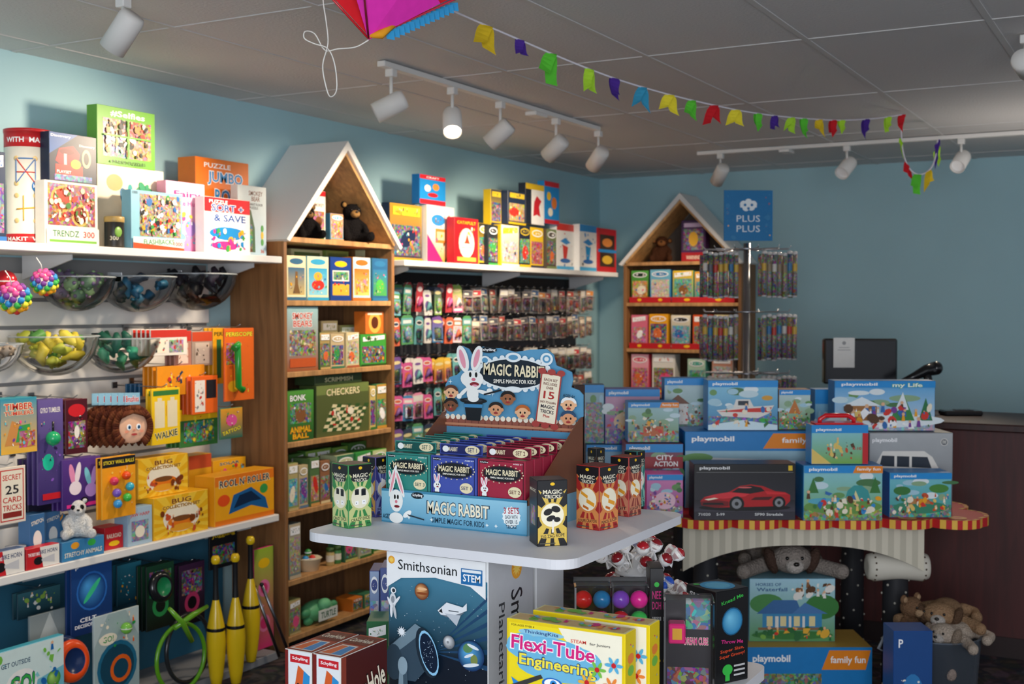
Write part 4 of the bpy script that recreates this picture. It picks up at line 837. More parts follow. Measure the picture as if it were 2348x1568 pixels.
win=pm('#c8dce8','#4aa8e0',[('e',.5,.2,.6,.14,'#e8f2f6'),('r',.12,.2,.42,.5,'#a8703a'),('r',.2,.28,.26,.4,'#f2d070'),('r',.3,.28,.36,.4,'#f2d070'),('p',[(.08,.5),(.27,.68),(.46,.5)],'#e8f2f6'),('p',[(.55,.2),(.68,.78),(.8,.2)],'#3a8a4a'),('p',[(.6,.4),(.68,.78),(.74,.42)],'#e8f2f6'),('p',[(.84,.2),(.91,.66),(.98,.2)],'#2a7a4a'),('B',16,96,.1,.08,.95,.45,['#d8352a','#f2a81d','#2f6fb5','#ffffff','#7b3f98'])])+[('ot','my Life',.72,.91,.3,.1,'#ffffff','#3ab04a')]
freebox(1915,2146,873,t2+.06,zt3,.1,PB,win,'playset_box','large winter chalet playset box on camper van box',group=GPM,cols={'r':'#2a90d0'})
cz=zat(1068,4.55)+.002
q=Vector((-math.sin(YAW),math.cos(YAW),0))
t=4.57; w=(1993-1862)*t/F; hh=zat(975,t)-cz
mb=carton(w,.09,hh,'#2a90d0',[('g',0,0,1,1,'#7ab04a','#8fd0e0'),('p',[(.0,.0),(.35,.0),(0,.4)],'#e8c86a'),('r',0,.8,1,1,'#1c8fd8'),('t','playmobil',.3,.88,.45,.09,'#ffffff',0,.03),('B',10,97,.25,.15,.75,.6,['#c8502a','#e8c86a','#f4ead2','#5a3a20']),('r',.9,0,1,.8,'#c8202a'),('t','4-10',.8,.4,.16,.08,'#c8202a')],cols={'r':'#c8202a','t':'#c8202a'})
hd=MB(); hd.tube([(-w*.3,0,hh),(-w*.3,0,hh+.018),(-w*.2,0,hh+.032),(w*.2,0,hh+.032),(w*.3,0,hh+.018),(w*.3,0,hh)],.009,'#d8202a','plastic',8); hd.box(-w*.42,-.04,hh+.0005,w*.42,.04,hh+.008,'#d8202a','plastic',.002)
p=base(1928,t,cz); put(mb,'carry_case_playset','small blue playset carry case with red handle','carry case',p+q*.045,YAW,GPM,parts=[('handle',hd,'red plastic handle')])
zc=zat(1018,t2)+.002
freebox(1440,1558,922,t2+.03,zc,.12,PB,pm('#7a9a5a','#a8d0d8',[('r',.3,.15,.7,.4,'#c86a3a'),('B',12,98,.1,.12,.9,.6,['#f4ead2','#d8352a','#e8c86a','#5a3a20'])],fam=True),'playset_box','family playset box stacked on red playset box',group=GPM)
freebox(1345,1512,1020,5.12,TZ,.18,'#2a5f8a',pm('#3a6a9a','#8fb8d0',[('b',.05,.1,.95,.6,'#4a7a9a')]),'playset_box','blue playset box in lower stack behind others',group=GPM)
z_=zat(1020,5.12)+.002
freebox(1388,1514,892,5.13,z_,.12,'#5a6ab0',pm('#6a5a9a','#e0a8c0',[('e',.45,.4,.3,.2,'#e8c8a0'),('B',12,99,.1,.2,.95,.7,['#e0559a','#f4ead2','#7b3f98','#e8c86a'])]),'playset_box','purple and blue playset box in back stack',group=GPM)
freebox(1338,1386,882,5.15,z_,.09,'#3a6a8a',pm('#4a7a8a','#a8c8d0',[('b',.1,.1,.9,.7,'#6a8a7a')],txt=False),'playset_box','narrow blue playset box at stack edge',group=GPM)
freebox(1870,1914,893,5.1,TZ,.1,'#1c7fc4',pm('#3a7ab0','#8fc8e0',[('b',.1,.1,.9,.7,'#4a8ab0')],txt=False),'playset_box','tall narrow blue playset box between stacks',group=GPM)
zu=zat(1490,4.62)
freebox(1715,2007,1490,4.62,0,.26,'#2a86c4',[('r',0,0,1,1,'#1c7fc4'),('t','playmobil',.2,.82,.3,.14,'#ffffff',0,.03),('p',[(.6,.66),(.95,.66),(.99,.96),(.66,.96)],'#f08a1c'),('t','family fun',.81,.8,.28,.14,'#ffffff'),('b',.05,.1,.6,.6,'#4a8a5a')],'playset_box','large blue playset box on carpet under table',cols={'t':'#c8a04a'})
freebox(1722,1920,1330,4.70,zu+.001,.16,'#6aa0b8',[('g',0,0,1,1,'#5a9a5a','#a8d0e0'),('t','HORSES OF',.22,.91,.3,.05,'#2a5a8a'),('t','Waterfall',.26,.83,.36,.06,'#2a5a8a'),('e',.2,.6,.2,.16,'#4a8a4a'),('e',.85,.55,.2,.2,'#3a7a3a'),('r',.15,.2,.85,.46,'#3a8ab8'),('p',[(.08,.44),(.28,.66),(.55,.66),(.62,.44)],'#3a6aa0'),('p',[(.5,.44),(.65,.62),(.92,.44)],'#4a7ab0'),('r',.2,.24,.27,.4,'#e8d8a0'),('r',.36,.24,.43,.4,'#e8d8a0'),('r',.52,.24,.59,.4,'#e8d8a0'),('r',.7,.24,.77,.4,'#e8d8a0'),('r',.3,.2,.34,.4,'#e8e4dc'),('r',.46,.2,.49,.4,'#e8e4dc'),('r',.62,.2,.65,.4,'#e8e4dc'),('r',.1,.18,.9,.22,'#8a6a4a'),('B',10,101,.5,.72,.95,.92,['#8a5a34','#e8e4dc','#5a3a20']),('e',.5,.1,.48,.07,'#3a7a3a'),('B',14,102,.05,.05,.95,.2,['#7ab04a','#e8b23a','#d8352a','#2a6a3a'])],'playset_box','pale blue dollhouse playset box on another box',cols={'t':'#8ab8c8'})
p=base(1808,4.80,.5); plush((p.x,p.y,zat(1330,4.70)+.001),YAW,.95,'#8c827a','#4a3830','shaggy grey plush dog lying on playset box','dog','lie',name='plush_dog')
def bin_():
    m=MB(); pr=[(1e-4,0),(.14,0),(.165,.34),(.172,.343),(.169,.347),(.158,.343),(.134,.012),(1e-4,.012)]
    m.lathe(pr,'#7a8490','clearthick',28)
    h=MB(); h.tube([(-.17,0,.33),(-.19,-.06,.27),(-.17,-.02,.25)],.006,'#9aa0a8','plastic',6)
    return m,h
bm,hm=bin_(); pbin=base(2150,4.5,0)
put(bm,'storage_bin','round grey translucent bin filled with plush toys','bin',pbin,0,parts=[('handle',hm)])
for i,(c,c2,s,kd,ps) in enumerate([('#7a5c44','#b09070',.62,'bear','sit'),('#9a7a5c','#5a4434',.72,'dog','lie'),('#b8a898','#8a7a6a',.62,'dog','lie'),('#9a8a80','#d8d0c8',.62,'bear','sit')]):
    plush((pbin.x+[-.09,.02,.07,-.02][i],pbin.y+[-.0,.05,-.05,-.09][i],[.28,.36,.32,.2][i]),YAW+[.6,-.5,-.9,.1][i],s,c,c2,['brown','tan','pale','grey'][i]+' plush animal piled in storage bin',kd,ps,name='plush_animal',group='plush toys in the bin')
freebox(2056,2146,1452,4.2,0,.12,'#1d4f9a',[('r',0,0,1,1,'#1d4a88'),('t','P',.18,.9,.12,.07,'#ffffff'),('e',.5,.45,.3,.2,'#2f7ab8'),('B',8,77,.2,.3,.8,.6,['#3ac08a','#e8e4dc','#1d5aa8']),('r',.1,.2,.9,.24,'#ffffff')],'toy_box','tall blue toy box on carpet beside bin')
# ================================================================ WHITE DISPLAY TABLE
ZT=1.05; TX0,TX1,TY0,TY1=-1.722,-1.055,2.14,2.79
def rrect(x0,y0,x1,y1,r,n=8):
    pts=[]
    for cx,cy,a in((x1-r,y0+r,-90),(x1-r,y1-r,0),(x0+r,y1-r,90),(x0+r,y0+r,180)):
        for i in range(n+1):
            t=math.radians(a+90*i/n); pts.append((cx+r*math.cos(t),cy+r*math.sin(t)))
    return pts
TW='#e8e8ec'
tp=MB(); tp.prism(rrect(TX0,TY0,TX1,TY1,.05),ZT-.02,ZT,TW,'paint',side='#d8d9de',axis='z')
colm=MB(); colm.box(-1.55,2.42,.62,-1.275,2.56,ZT-.02,'#c8cace','paint',.003)
lt=MB(); lt.prism(rrect(-1.90,1.85,-.94,3.08,.04),.59,.62,TW,'paint',axis='z')
bs=MB(); bs.box(-1.8,1.95,0,-1.0,3.0,.59,'#8a8c92','paint',.004)
put(None,'display_table','white two-tier display table with rounded corners','table',(0,0,0),parts=[('table_top',tp),('column',colm),('lower_tier',lt),('plinth',bs)])
DX0,DX1,DY0,DY1=-1.638,-1.253,2.335,2.62
def magic_display():
    w=DX1-DX0; d=DY1-DY0; x0,x1=-w/2,w/2; parts=[]
    tr=MB(); fh=.078; LB='#7fb9d4'
    tr.box(x0,-d/2,0,x1,d/2,.004,'#6a9ab4','card'); 
    tr.box(x0,-d/2,0,x1,-d/2+.003,fh,LB,'card')
    for xx,s in((x0,1),(x1-.003,0)):
        tr.prism([(-d/2,0),(d/2,0),(d/2,.24),(d/2-.02,.235),(-d/2+.05,.10),(-d/2,fh)],xx,xx+.003,'#7a4a34','card',axis='x')
    A=Art(tr,(x1,-d/2,0),(0,1,0),(0,0,1),(1,0,0),d,.22); A.draw([('r',0,0,1,.3,LB)])
    A=Art(tr,(x0,-d/2,0),(1,0,0),(0,0,1),(0,-1,0),w,fh)
    A.draw([('g',0,0,1,1,'#5b9dbf','#93c8de'),('r',0,.93,1,1,'#3f86a8'),('r',0,0,1,.04,'#3f86a8')])
    A.draw([('ot','MAGIC RABBIT',.54,.56,.42,.36,'#f2ead0','#1d3a52'),('t','SIMPLE MAGIC FOR KIDS',.54,.2,.36,.16,'#16344a'),('e',.26,.87,.045,.1,'#12202c'),('t','Schylling',.26,.87,.07,.1,'#ffffff'),('t','AGES 6+',.05,.18,.08,.14,'#16344a')])
    A.draw([('s',.9,.5,.062,'#e7f0f0',14,.88),('t','3 SETS',.9,.68,.1,.18,'#b01f38',.06),('t','EACH WITH',.9,.5,.08,.1,'#16344a',.06),('t','OVER 15',.9,.36,.08,.11,'#16344a',.06),('t','TRICKS!',.9,.22,.07,.11,'#16344a',.06)])
    for x in (.2,.36,.74,.8): A.star(x,.2,.012,'#e7f0f0',4)
    A.draw([('e',.085,1.25,.016,.5,'#eef0ee',-.25),('e',.085,1.25,.008,.36,'#e89aa8',-.25),('e',.135,1.2,.016,.45,'#eef0ee',.35),('e',.135,1.2,.008,.33,'#e89aa8',.35),('e',.11,.68,.048,.32,'#eef0ee'),('e',.11,.5,.035,.16,'#eef0ee'),('e',.1,.78,.007,.07,'#111111'),('e',.122,.78,.007,.07,'#111111'),('e',.11,.64,.009,.05,'#d87a8a'),('e',.115,.5,.02,.04,'#7a1f2a'),('e',.11,.16,.05,.16,'#eef0ee'),('e',.19,.3,.035,.08,'#eef0ee',.6),('p',[(.19,.3),(.2,.25),(.31,.16),(.31,.2)],'#22303c')])
    parts.append(('tray',tr,'light blue printed cardboard tray'))
    hd=MB()
    def U(px,py): return ((px-1000)/315, (985-py)/188)
    hz0=.2; hz1=.402; hh=hz1-hz0
    out=[(1000,985),(1000,888),(1010,870),(1028,864),(1040,852),(1030,822),(1030,803),(1040,796),(1056,803),(1066,820),(1076,802),(1090,797),(1104,801),(1130,800),(1165,808),(1200,802),(1235,800),(1250,812),(1256,836),(1272,842),(1290,850),(1293,868),(1289,884),(1306,890),(1315,900),(1315,985)]
    poly=[(x0+U(*p)[0]*w, hz0+U(*p)[1]*hh) for p in out]
    hd.prism([(x0,0.004)]+poly+[(x1,0.004)],d/2-.004,d/2,'#5a99bf','card')
    A=Art(hd,(x0,d/2-.004,hz0),(1,0,0),(0,0,1),(0,-1,0),w,hh,e=.0006,st=.00012)
    def E(px,py,rx,ry,c,rot=0): 
        u,v=U(px,py); A.ell(u,v,rx/315,ry/188,c,rot,22)
    def TXT(s,px,py,w_,h_,c,rot=0,arc=0,b=.02): u,v=U(px,py); A.text(s,u,v,w_/315,h_/188,c,rot,b,arc=arc)
    def OT(s,px,py,w_,h_,c,o,rot=0,arc=0): u,v=U(px,py); A.ot(s,u,v,w_/315,h_/188,c,o,rot,.07,arc=arc)
    A.rect(0,0,1,.13,'#9a5a4a')
    for i in range(20): A.rect(i/20,0,i/20+.004,.13,'#6a3a30')
    for i in range(24): E(1006+i*13.2,962,5.5,6,'#f4ecd8')
    A.rect(0,.02,1,.05,'#c88a6a')
    for (x,y) in [(1015,880),(1115,905),(1220,890),(1250,950),(1100,960),(1180,890),(1005,960),(1145,888),(1300,975)]:
        u,v=U(x,y); A.star(u,v,.018,'#d8ecf4',4,.25)
    for i in range(30):
        a=2*math.pi*i/30; E(1165+84*math.cos(a),857+37*math.sin(a),6,6,'#e6eef0')
    E(1165,857,83,37,'#e6eef0'); E(1165,857,78,33,'#16222e')
    E(1165,820,18,11,'#e6eef0'); E(1165,820,11,6,'#5a99bf'); E(1240,822,14,14,'#e6eef0'); E(1240,822,9,9,'#5a99bf'); E(1240,822,5,5,'#e6eef0'); E(1100,828,12,10,'#e6eef0'); E(1100,828,7,6,'#5a99bf'); E(1165,893,20,7,'#e6eef0')
    OT('MAGIC RABBIT',1166,850,138,27,'#f1e3bd','#16222e',-.03); TXT('SIMPLE MAGIC FOR KIDS',1168,875,96,9,'#f6f2e6')
    E(1108,804,20,7,'#101820'); TXT('Schylling',1108,804,34,7,'#ffffff')
    E(1048,826,13,32,'#f2f2ee',.30); E(1047,826,6,23,'#e79aac',.30); E(1081,824,12,30,'#f2f2ee',-.30); E(1081,824,6,22,'#e79aac',-.30)
    E(1070,872,27,20,'#f2f2ee'); E(1072,884,19,13,'#f2f2ee'); E(1066,862,3,6,'#111111'); E(1080,862,3,6,'#111111'); E(1074,873,5,3.5,'#d9758a'); E(1076,884,11,5,'#8a1f2a'); E(1077,887,7,2.5,'#e79aac')
    E(1072,906,14,18,'#f2f2ee'); E(1050,903,15,4.5,'#f2f2ee',.7); E(1098,902,17,4.5,'#f2f2ee',-.2); E(1112,898,7,6,'#f2f2ee'); E(1040,913,6,6,'#f2f2ee')
    A.poly([U(1098,905),U(1099,909),U(1140,897),U(1139,893)],'#1a1a1e')
    E(1074,922,32,7,'#14161c'); A.poly([U(1052,924),U(1096,924),U(1090,968),U(1058,968)],'#14161c'); A.poly([U(1052,930),U(1096,930),U(1095,938),U(1053,938)],'#3f86b8'); E(1074,921,22,3.5,'#33363e'); E(1074,917,13,8,'#f2f2ee')
    for (x,y,sk,hr) in [(1021,905,'#e9b58a','#5a3424'),(1021,935,'#7a4a30','#1d1512'),(1128,940,'#d89a70','#241a16'),(1156,914,'#9a6240','#1d1512'),(1190,944,'#e9b58a','#b8622a'),(1292,922,'#e9b58a','#e8ecec'),(1292,952,'#d89a70','#2a4a6a')]:
        E(x,y-4,17,14,hr); E(x-14,y,4,4,sk); E(x+14,y,4,4,sk); E(x,y+2,14,13,sk); E(x-5,y,2,2.6,'#111111'); E(x+5,y,2,2.6,'#111111'); E(x,y+8,5,2.5,'#a03030'); E(x,y+4,2,2,'#c87a5a')
    def rot(px,py,a,cx=1248,cy=910):
        x,y=px-cx,py-cy; return U(cx+x*math.cos(a)-y*math.sin(a),cy+x*math.sin(a)+y*math.cos(a))
    a=.12
    A.poly([rot(1226,852,a),rot(1272,852,a),rot(1272,968,a),rot(1226,968,a)],'#a8423c'); A.poly([rot(1229,856,a),rot(1269,856,a),rot(1269,964,a),rot(1229,964,a)],'#f2e6cc')
    for (s,y,w_,h_,c) in [('EACH SET',868,30,6,'#6a2a24'),('INCLUDES',877,30,6,'#6a2a24'),('OVER',886,16,6,'#6a2a24'),('15',902,24,17,'#b0302c'),('EASY-TO-LEARN',918,34,5,'#6a2a24'),('MAGIC',928,30,8,'#2a2a3a'),('TRICKS',939,30,8,'#2a2a3a'),('Plus',949,14,6,'#b0302c')]:
        u,v=rot(1249,y,a); A.text(s,u,v,w_/315,h_/188,c,-a,.02)
    for yy in (850,970):
        for xx in (1228,1249,1270): u,v=rot(xx,yy,a); A.ell(u,v,9/315,7/188,'#a8423c')
    TXT('AGES 6+',1294,902,26,7,'#12283a',-.1)
    parts.append(('header_card',hd,'blue die-cut header card with cartoon rabbit and sign'))
    return put(None,'counter_display','light blue cardboard counter display for kids magic sets','display stand',((DX0+DX1)/2,(DY0+DY1)/2,ZT),0,parts=parts)
magic_display()
def setbox(c,dark,n,tools):
    w=.121;h=.158;d=.037; m=carton(w,d,h,c,cols={'t':dark})
    m.prism([(-w/2+.004,h),(w/2-.004,h),(w/2-.004,h+.024),(-w/2+.004,h+.024)],d/2-.003,d/2-.001,c,'card')
    A=Art(m,(-w/2,d/2-.003,h),(1,0,0),(0,0,1),(0,-1,0),w,.024); A.draw([('r',.05,.1,.95,.9,dark),('e',.16,.5,.07,.3,'#eef0ee'),('t','RABBIT',.33,.5,.2,.4,'#f1e3bd'),('e',.75,.5,.16,.42,'#e9dcb4'),('t',n,.75,.5,.2,.4,dark)])
    A=Art(m,(-w/2,-d/2,0),(1,0,0),(0,0,1),(0,-1,0),w,h)
    A.draw([('r',.03,.02,.97,.98,dark),('r',.05,.03,.95,.97,c),('e',.14,.95,.1,.02,'#12161c'),('t','Schylling',.14,.95,.17,.02,'#ffffff'),('t','AGES 6+',.85,.95,.2,.02,'#eef0ee')])
    for i in range(22):
        a=2*math.pi*i/22; A.circ(.53+.43*math.cos(a),.8+.125*math.sin(a),.014,'#e9dcb4')
    A.draw([('e',.53,.8,.42,.12,dark),('e',.53,.8,.39,.105,'#14181e'),('ot','MAGIC RABBIT',.53,.82,.68,.085,'#f1e3bd','#14181e'),('t','SIMPLE MAGIC FOR KIDS',.53,.745,.5,.025,'#f6f2e6')])
    A.draw([('e',.12,.67,.03,.07,'#eef0ee',.3),('e',.12,.67,.014,.05,'#e79aac',.3),('e',.19,.68,.03,.07,'#eef0ee',-.2),('e',.19,.68,.014,.05,'#e79aac',-.2),('e',.16,.57,.08,.05,'#eef0ee'),('e',.15,.585,.01,.012,'#111111'),('e',.19,.585,.01,.012,'#111111'),('e',.17,.55,.025,.012,'#8a1f2a'),('e',.16,.5,.05,.045,'#eef0ee'),('r',.09,.36,.23,.46,'#b02a34'),('e',.16,.46,.1,.02,'#14161c'),('e',.16,.36,.08,.02,'#f1e3bd')])
    A.draw([('e',.8,.56,.14,.075,'#e9dcb4'),('t',n,.8,.56,.22,.05,dark)])
    A.draw(tools)
    return m
tl1=[('e',.42,.3,.07,.05,'#2a6ab0'),('r',.4,.2,.55,.26,'#e8b23a'),('e',.66,.26,.06,.045,'#e8e8e8'),('e',.84,.34,.05,.04,'#d8352a'),('r',.68,.38,.72,.48,'#222222'),('p',[(.3,.14),(.5,.1),(.52,.14),(.32,.18)],'#c82a34'),('e',.84,.18,.06,.04,'#3ab0d8'),('t','PENETRATING DISCS',.45,.09,.3,.02,'#eef0ee'),('t','COIN TUBE',.8,.12,.2,.02,'#eef0ee')]
tl3=[('e',.45,.3,.08,.06,'#14161c'),('e',.45,.32,.05,.03,'#c9a24a'),('e',.72,.32,.06,.05,'#e89a3a'),('r',.6,.18,.72,.26,'#2a6ab0'),('p',[(.76,.2),(.9,.22),(.88,.3),(.78,.28)],'#eef0ee'),('t','MONEY MAKER',.45,.2,.26,.02,'#eef0ee'),('t','TRANSFORMER',.76,.15,.26,.02,'#eef0ee')]
tl2=[('r',.35,.32,.5,.42,'#e8b23a'),('r',.6,.32,.8,.42,'#eef0ee'),('p',[(.62,.34),(.76,.34),(.7,.4)],'#d87aa0'),('e',.5,.22,.09,.05,'#2a4a8a'),('e',.75,.22,.06,.05,'#3a9ad8'),('t','MONEY PRINTER',.42,.28,.26,.02,'#eef0ee'),('t','VANISHING',.76,.28,.2,.02,'#eef0ee')]
SB=[setbox('#33897f','#14504c','SET 3',tl3),setbox('#4152a8','#1d2560','SET 1',tl1),setbox('#a0243e','#560f20','SET 2',tl2)]
SB=[m.mesh('magic_set_box') for m in SB]
cn=['teal','blue','maroon']
for c in range(3):
    for k in range(6):
        xx=DX0+.0055+.0615+c*.1245; yy=DY0+.026+k*.0425
        put(None,'magic_set_box',cn[c]+' boxed magic set with hang tab in counter display','box',(xx,yy,ZT+.0045),0,'magic set boxes in the counter display',mesh=SB[c])
cornerbox(1318,1285,1342,1170,884,ZT,'#2a1c18',[('r',0,0,1,1,'#4a2a20')],[('r',0,0,1,1,'#3a2219'),('e',.5,.86,.42,.09,'#14181e'),('ot','RABBIT',.5,.86,.7,.06,'#f1e3bd','#14181e'),('t','DELUXE',.5,.5,.6,.04,'#e8b23a'),('t','MAGIC',.5,.44,.6,.04,'#e8b23a'),('t','KIT',.5,.38,.4,.04,'#e8b23a'),('B',8,111,.1,.08,.9,.3,PAL),('e',.5,.68,.3,.06,'#8f2038')],'magic_kit_box','tall dark magic kit box behind counter display',t=2.98)
def trick(c1,c2,name_,pic,namey=.13):
    return [('r',0,0,1,1,c2),('y',.5,.45,c1,9),('c',.5,.46,.46,c1),('c',.5,.47,.40,'#f3ecd2')]+pic+[('p',[(0,.86),(1,.86),(1,1),(0,1)],'#17181c'),('e',.5,.88,.47,.09,'#17181c'),('e',.5,.79,.42,.07,'#2a2c30'),('t','MAGIC',.5,.83,.66,.065,'#f3ecd2'),('t','TRICKS',.5,.755,.56,.055,'#f3ecd2'),('e',.5,.95,.08,.025,'#f2c21a'),('r',.04,namey-.035,.96,namey+.035,c1),('t',name_,.5,namey,.84,.05,'#14161c',.06),('t','5+',.86,.05,.12,.03,'#14161c'),('r',.06,.03,.6,.045,'#55554a')]
dice=[('r',.26,.52,.44,.6,'#17181c'),('r',.55,.5,.75,.6,'#17181c'),('r',.28,.36,.42,.42,'#ffffff'),('r',.58,.36,.74,.43,'#ffffff'),('c',.33,.39,.02,'#111111'),('c',.66,.4,.02,'#111111'),('e',.35,.6,.09,.015,'#333333'),('e',.65,.6,.1,.015,'#333333')]
gd='#3a8a4a'
cornerbox(797,760,851,1213,1068,ZT,gd,trick('#c9d08a',gd,'CRAZY DICE',dice),trick('#c9d08a',gd,'CRAZY DICE',dice),'magic_trick_box','green crazy dice magic trick box on white table',cols={'t':'#17181c'})
card_=[('p',[(.3,.35),(.6,.3),(.7,.6),(.4,.65)],'#ffffff'),('s',.5,.48,.1,'#d8352a')]
cornerbox(860,830,893,1187,1050,ZT,'#5a4a8a',trick('#d8a050','#3a3f8a','FOOL',card_),trick('#8a9ad0','#3a3f8a','FOOL',card_),'magic_trick_box','blue and orange magic trick box behind green one',cols={'t':'#17181c'})
rope=[('e',.35,.52,.16,.05,'#17181c',.4),('e',.62,.56,.16,.05,'#17181c',-.3),('e',.45,.42,.16,.045,'#17181c',.3),('e',.66,.4,.12,.04,'#17181c'),('p',[(.48,.2),(.54,.2),(.56,.4),(.5,.4)],'#ece8e0')]
cornerbox(1232,1214,1302,1254,1103,ZT,'#1c1c20',[('r',0,0,1,1,'#17181c'),('t','MAGIC',.5,.84,.8,.05,'#f3ecd2'),('b',.2,.3,.8,.6,'#8a7a4a')],trick('#d8b850','#17181c','ZIG ZAG ROPE',rope,.15),'magic_trick_box','black and gold zigzag rope magic trick box',cols={'t':'#2a2a2e'})
cray=[('p',[(.2,.55),(.5,.48),(.52,.53),(.22,.6)],'#e8a02a'),('p',[(.45,.42),(.8,.36),(.82,.42),(.47,.48)],'#e8a02a'),('p',[(.3,.34),(.55,.3),(.56,.34),(.31,.38)],'#c86a1a')]
cornerbox(1375,1321,1419,1218,1072,ZT,'#a82a26',trick('#d88a4a','#a82a26','COUPE CRAYON',cray),trick('#d88a4a','#a82a26','PENCIL SLICER',cray),'magic_trick_box','red pencil slicer magic trick box at table edge',cols={'t':'#7a1a1a'})
cornerbox(1443,1400,1472,1186,1050,ZT,'#a83a34',trick('#c88060','#a83a34','DIGIT',cray),trick('#c88060','#8a3a34','DIGIT',cray),'magic_trick_box','dull red magic trick box behind pencil one',cols={'t':'#7a1a1a'})
cornerbox(1462,1432,1480,1165,1036,ZT,'#2a7a74',trick('#8ac8b8','#2a7a74','TRICK',card_),trick('#8ac8b8','#2a7a74','TRICK',card_),'magic_trick_box','teal magic trick box near back of table',cols={'t':'#17484a'})
cornerbox(1368,1347,1388,1157,1030,ZT,'#1c1c20',trick('#a87a50','#1c1c20','RING',card_),trick('#a87a50','#1c1c20','RING',card_),'magic_trick_box','black magic trick box behind red one',cols={'t':'#2a2a2e'})
# ================================================================ LOWER TIER ITEMS
LZ=.62
X0,X1=-1.526,-1.273; SY0,SY1=2.2,2.40; h=1.018-LZ; w=X1-X0
sm=[('r',0,0,1,1,'#eceef0'),('g',0,0,1,.45,'#060d18','#0a1828'),('g',0,.45,1,.89,'#0a1828','#44809c')]
for a in (-.1,.06,.2,.34,.48,.62): sm.append(('p',[(.44,.47),(.44+.9*math.cos(a),.47+.55*math.sin(a)),(.44+.9*math.cos(a+.05),.47+.55*math.sin(a+.05))],'#1c4468'))
sm+=[('r',1.0,0,1.4,.9,'#b9bcc2')][:0]
Rs=random.Random(3)
for i in range(90): sm.append(('c',Rs.uniform(.02,.98),Rs.uniform(.02,.82),Rs.uniform(.0012,.004),'#dfeaf4','card',6))
sm+=[('p',[(0,.80),(.15,.86),(.5,.885),(.85,.86),(1,.80),(1,1),(0,1)],'#eceef0'),('c',.05,.955,.035,'#e8a02a'),('s',.05,.955,.03,'#f6d060',12,.5),('t','Smithsonian',.42,.935,.6,.055,'#14181e',0,.005),
 ('r',.76,.87,.97,.955,'#1c6aa8'),('t','STEM',.865,.905,.17,.04,'#ffffff'),('r',.77,.935,.96,.95,'#e8eef2')]
sm+=[('o',.365,.80,.072,'#6a2c10','#f0b070'),('e',.37,.815,.05,.008,'#e8b888'),('e',.37,.79,.06,.007,'#8a421a'),('o',.64,.545,.058,'#5a6068','#e8ecf0'),('c',.63,.545,.012,'#8a8e94'),('c',.655,.52,.009,'#7a7e84'),('o',.86,.49,.13,'#0a2a5a','#5ab0e8'),('e',.83,.53,.05,.025,'#5a8a5a',.4),('e',.89,.47,.035,.03,'#7a8a4a'),('e',.86,.44,.08,.01,'#dfe8f0',.2),('e',.88,.54,.06,.009,'#dfe8f0',-.3),('e',.84,.49,.05,.008,'#dfe8f0',.4)]
sm+=[('p',[(.53,.71),(.62,.76),(.78,.745),(.82,.77),(.82,.73),(.72,.70),(.66,.69),(.56,.69)],'#dfe4ea'),('p',[(.56,.69),(.66,.69),(.8,.72),(.76,.7),(.62,.68)],'#6a7480'),('p',[(.6,.70),(.72,.64),(.76,.70)],'#b8c0ca'),('p',[(.54,.705),(.58,.70),(.57,.725)],'#14181e'),('r',.64,.715,.74,.72,'#3a4450')]
sm+=[('p',[(.02,.47),(.3,.62),(.42,.58),(.45,.40),(.3,.30),(.06,.30)],'#34495a'),('p',[(.03,.47),(.3,.62),(.4,.59),(.2,.49),(.05,.42)],'#6f8796'),('e',.08,.39,.09,.1,'#2c4050'),('e',.42,.47,.10,.14,'#1b2a38',.3),('e',.44,.47,.088,.125,'#8fc8ec',.3),('e',.44,.47,.078,.11,'#0a1c34',.3),('s',.16,.565,.05,'#e8eef4',12,.5)]
for i in range(40): sm.append(('c',Rs.uniform(.39,.49),Rs.uniform(.39,.55),.003,'#c8e2fa','card',6))
sm+=[('p',[(.15,.40),(.22,.40),(.24,.20),(.34,.06),(.34,.03),(.02,.03),(.02,.06),(.12,.2)],'#3f5565'),('p',[(.15,.40),(.18,.40),(.19,.2),(.12,.06),(.04,.06),(.13,.2)],'#7f97a6'),('e',.18,.38,.05,.05,'#8fa7b6'),('t','Planetarium Projector',.27,.21,.22,.02,'#dfe8ee')]
sm+=[('c',.085,.79,.028,'#e8eaee'),('c',.088,.79,.017,'#2a3038'),('e',.08,.735,.035,.04,'#d0d3d8'),('e',.08,.74,.018,.02,'#8a9098'),('e',.05,.72,.012,.035,'#e0e3e8',.5),('e',.12,.735,.012,.035,'#e0e3e8',-.7),('e',.065,.68,.014,.04,'#e0e3e8'),('e',.1,.675,.014,.04,'#c0c3c8',.2)]
side=[('r',0,0,1,1,'#b9bcc2'),('c',.62,.91,.12,'#e8a02a'),('s',.62,.91,.1,'#f6d060',12,.5),('t','Smithsonian',.62,.436,1.45,.13,'#1a1e24',-R90,.005),('t','Planetarium',.28,.45,1.2,.065,'#3a3e44',-R90,.003)]
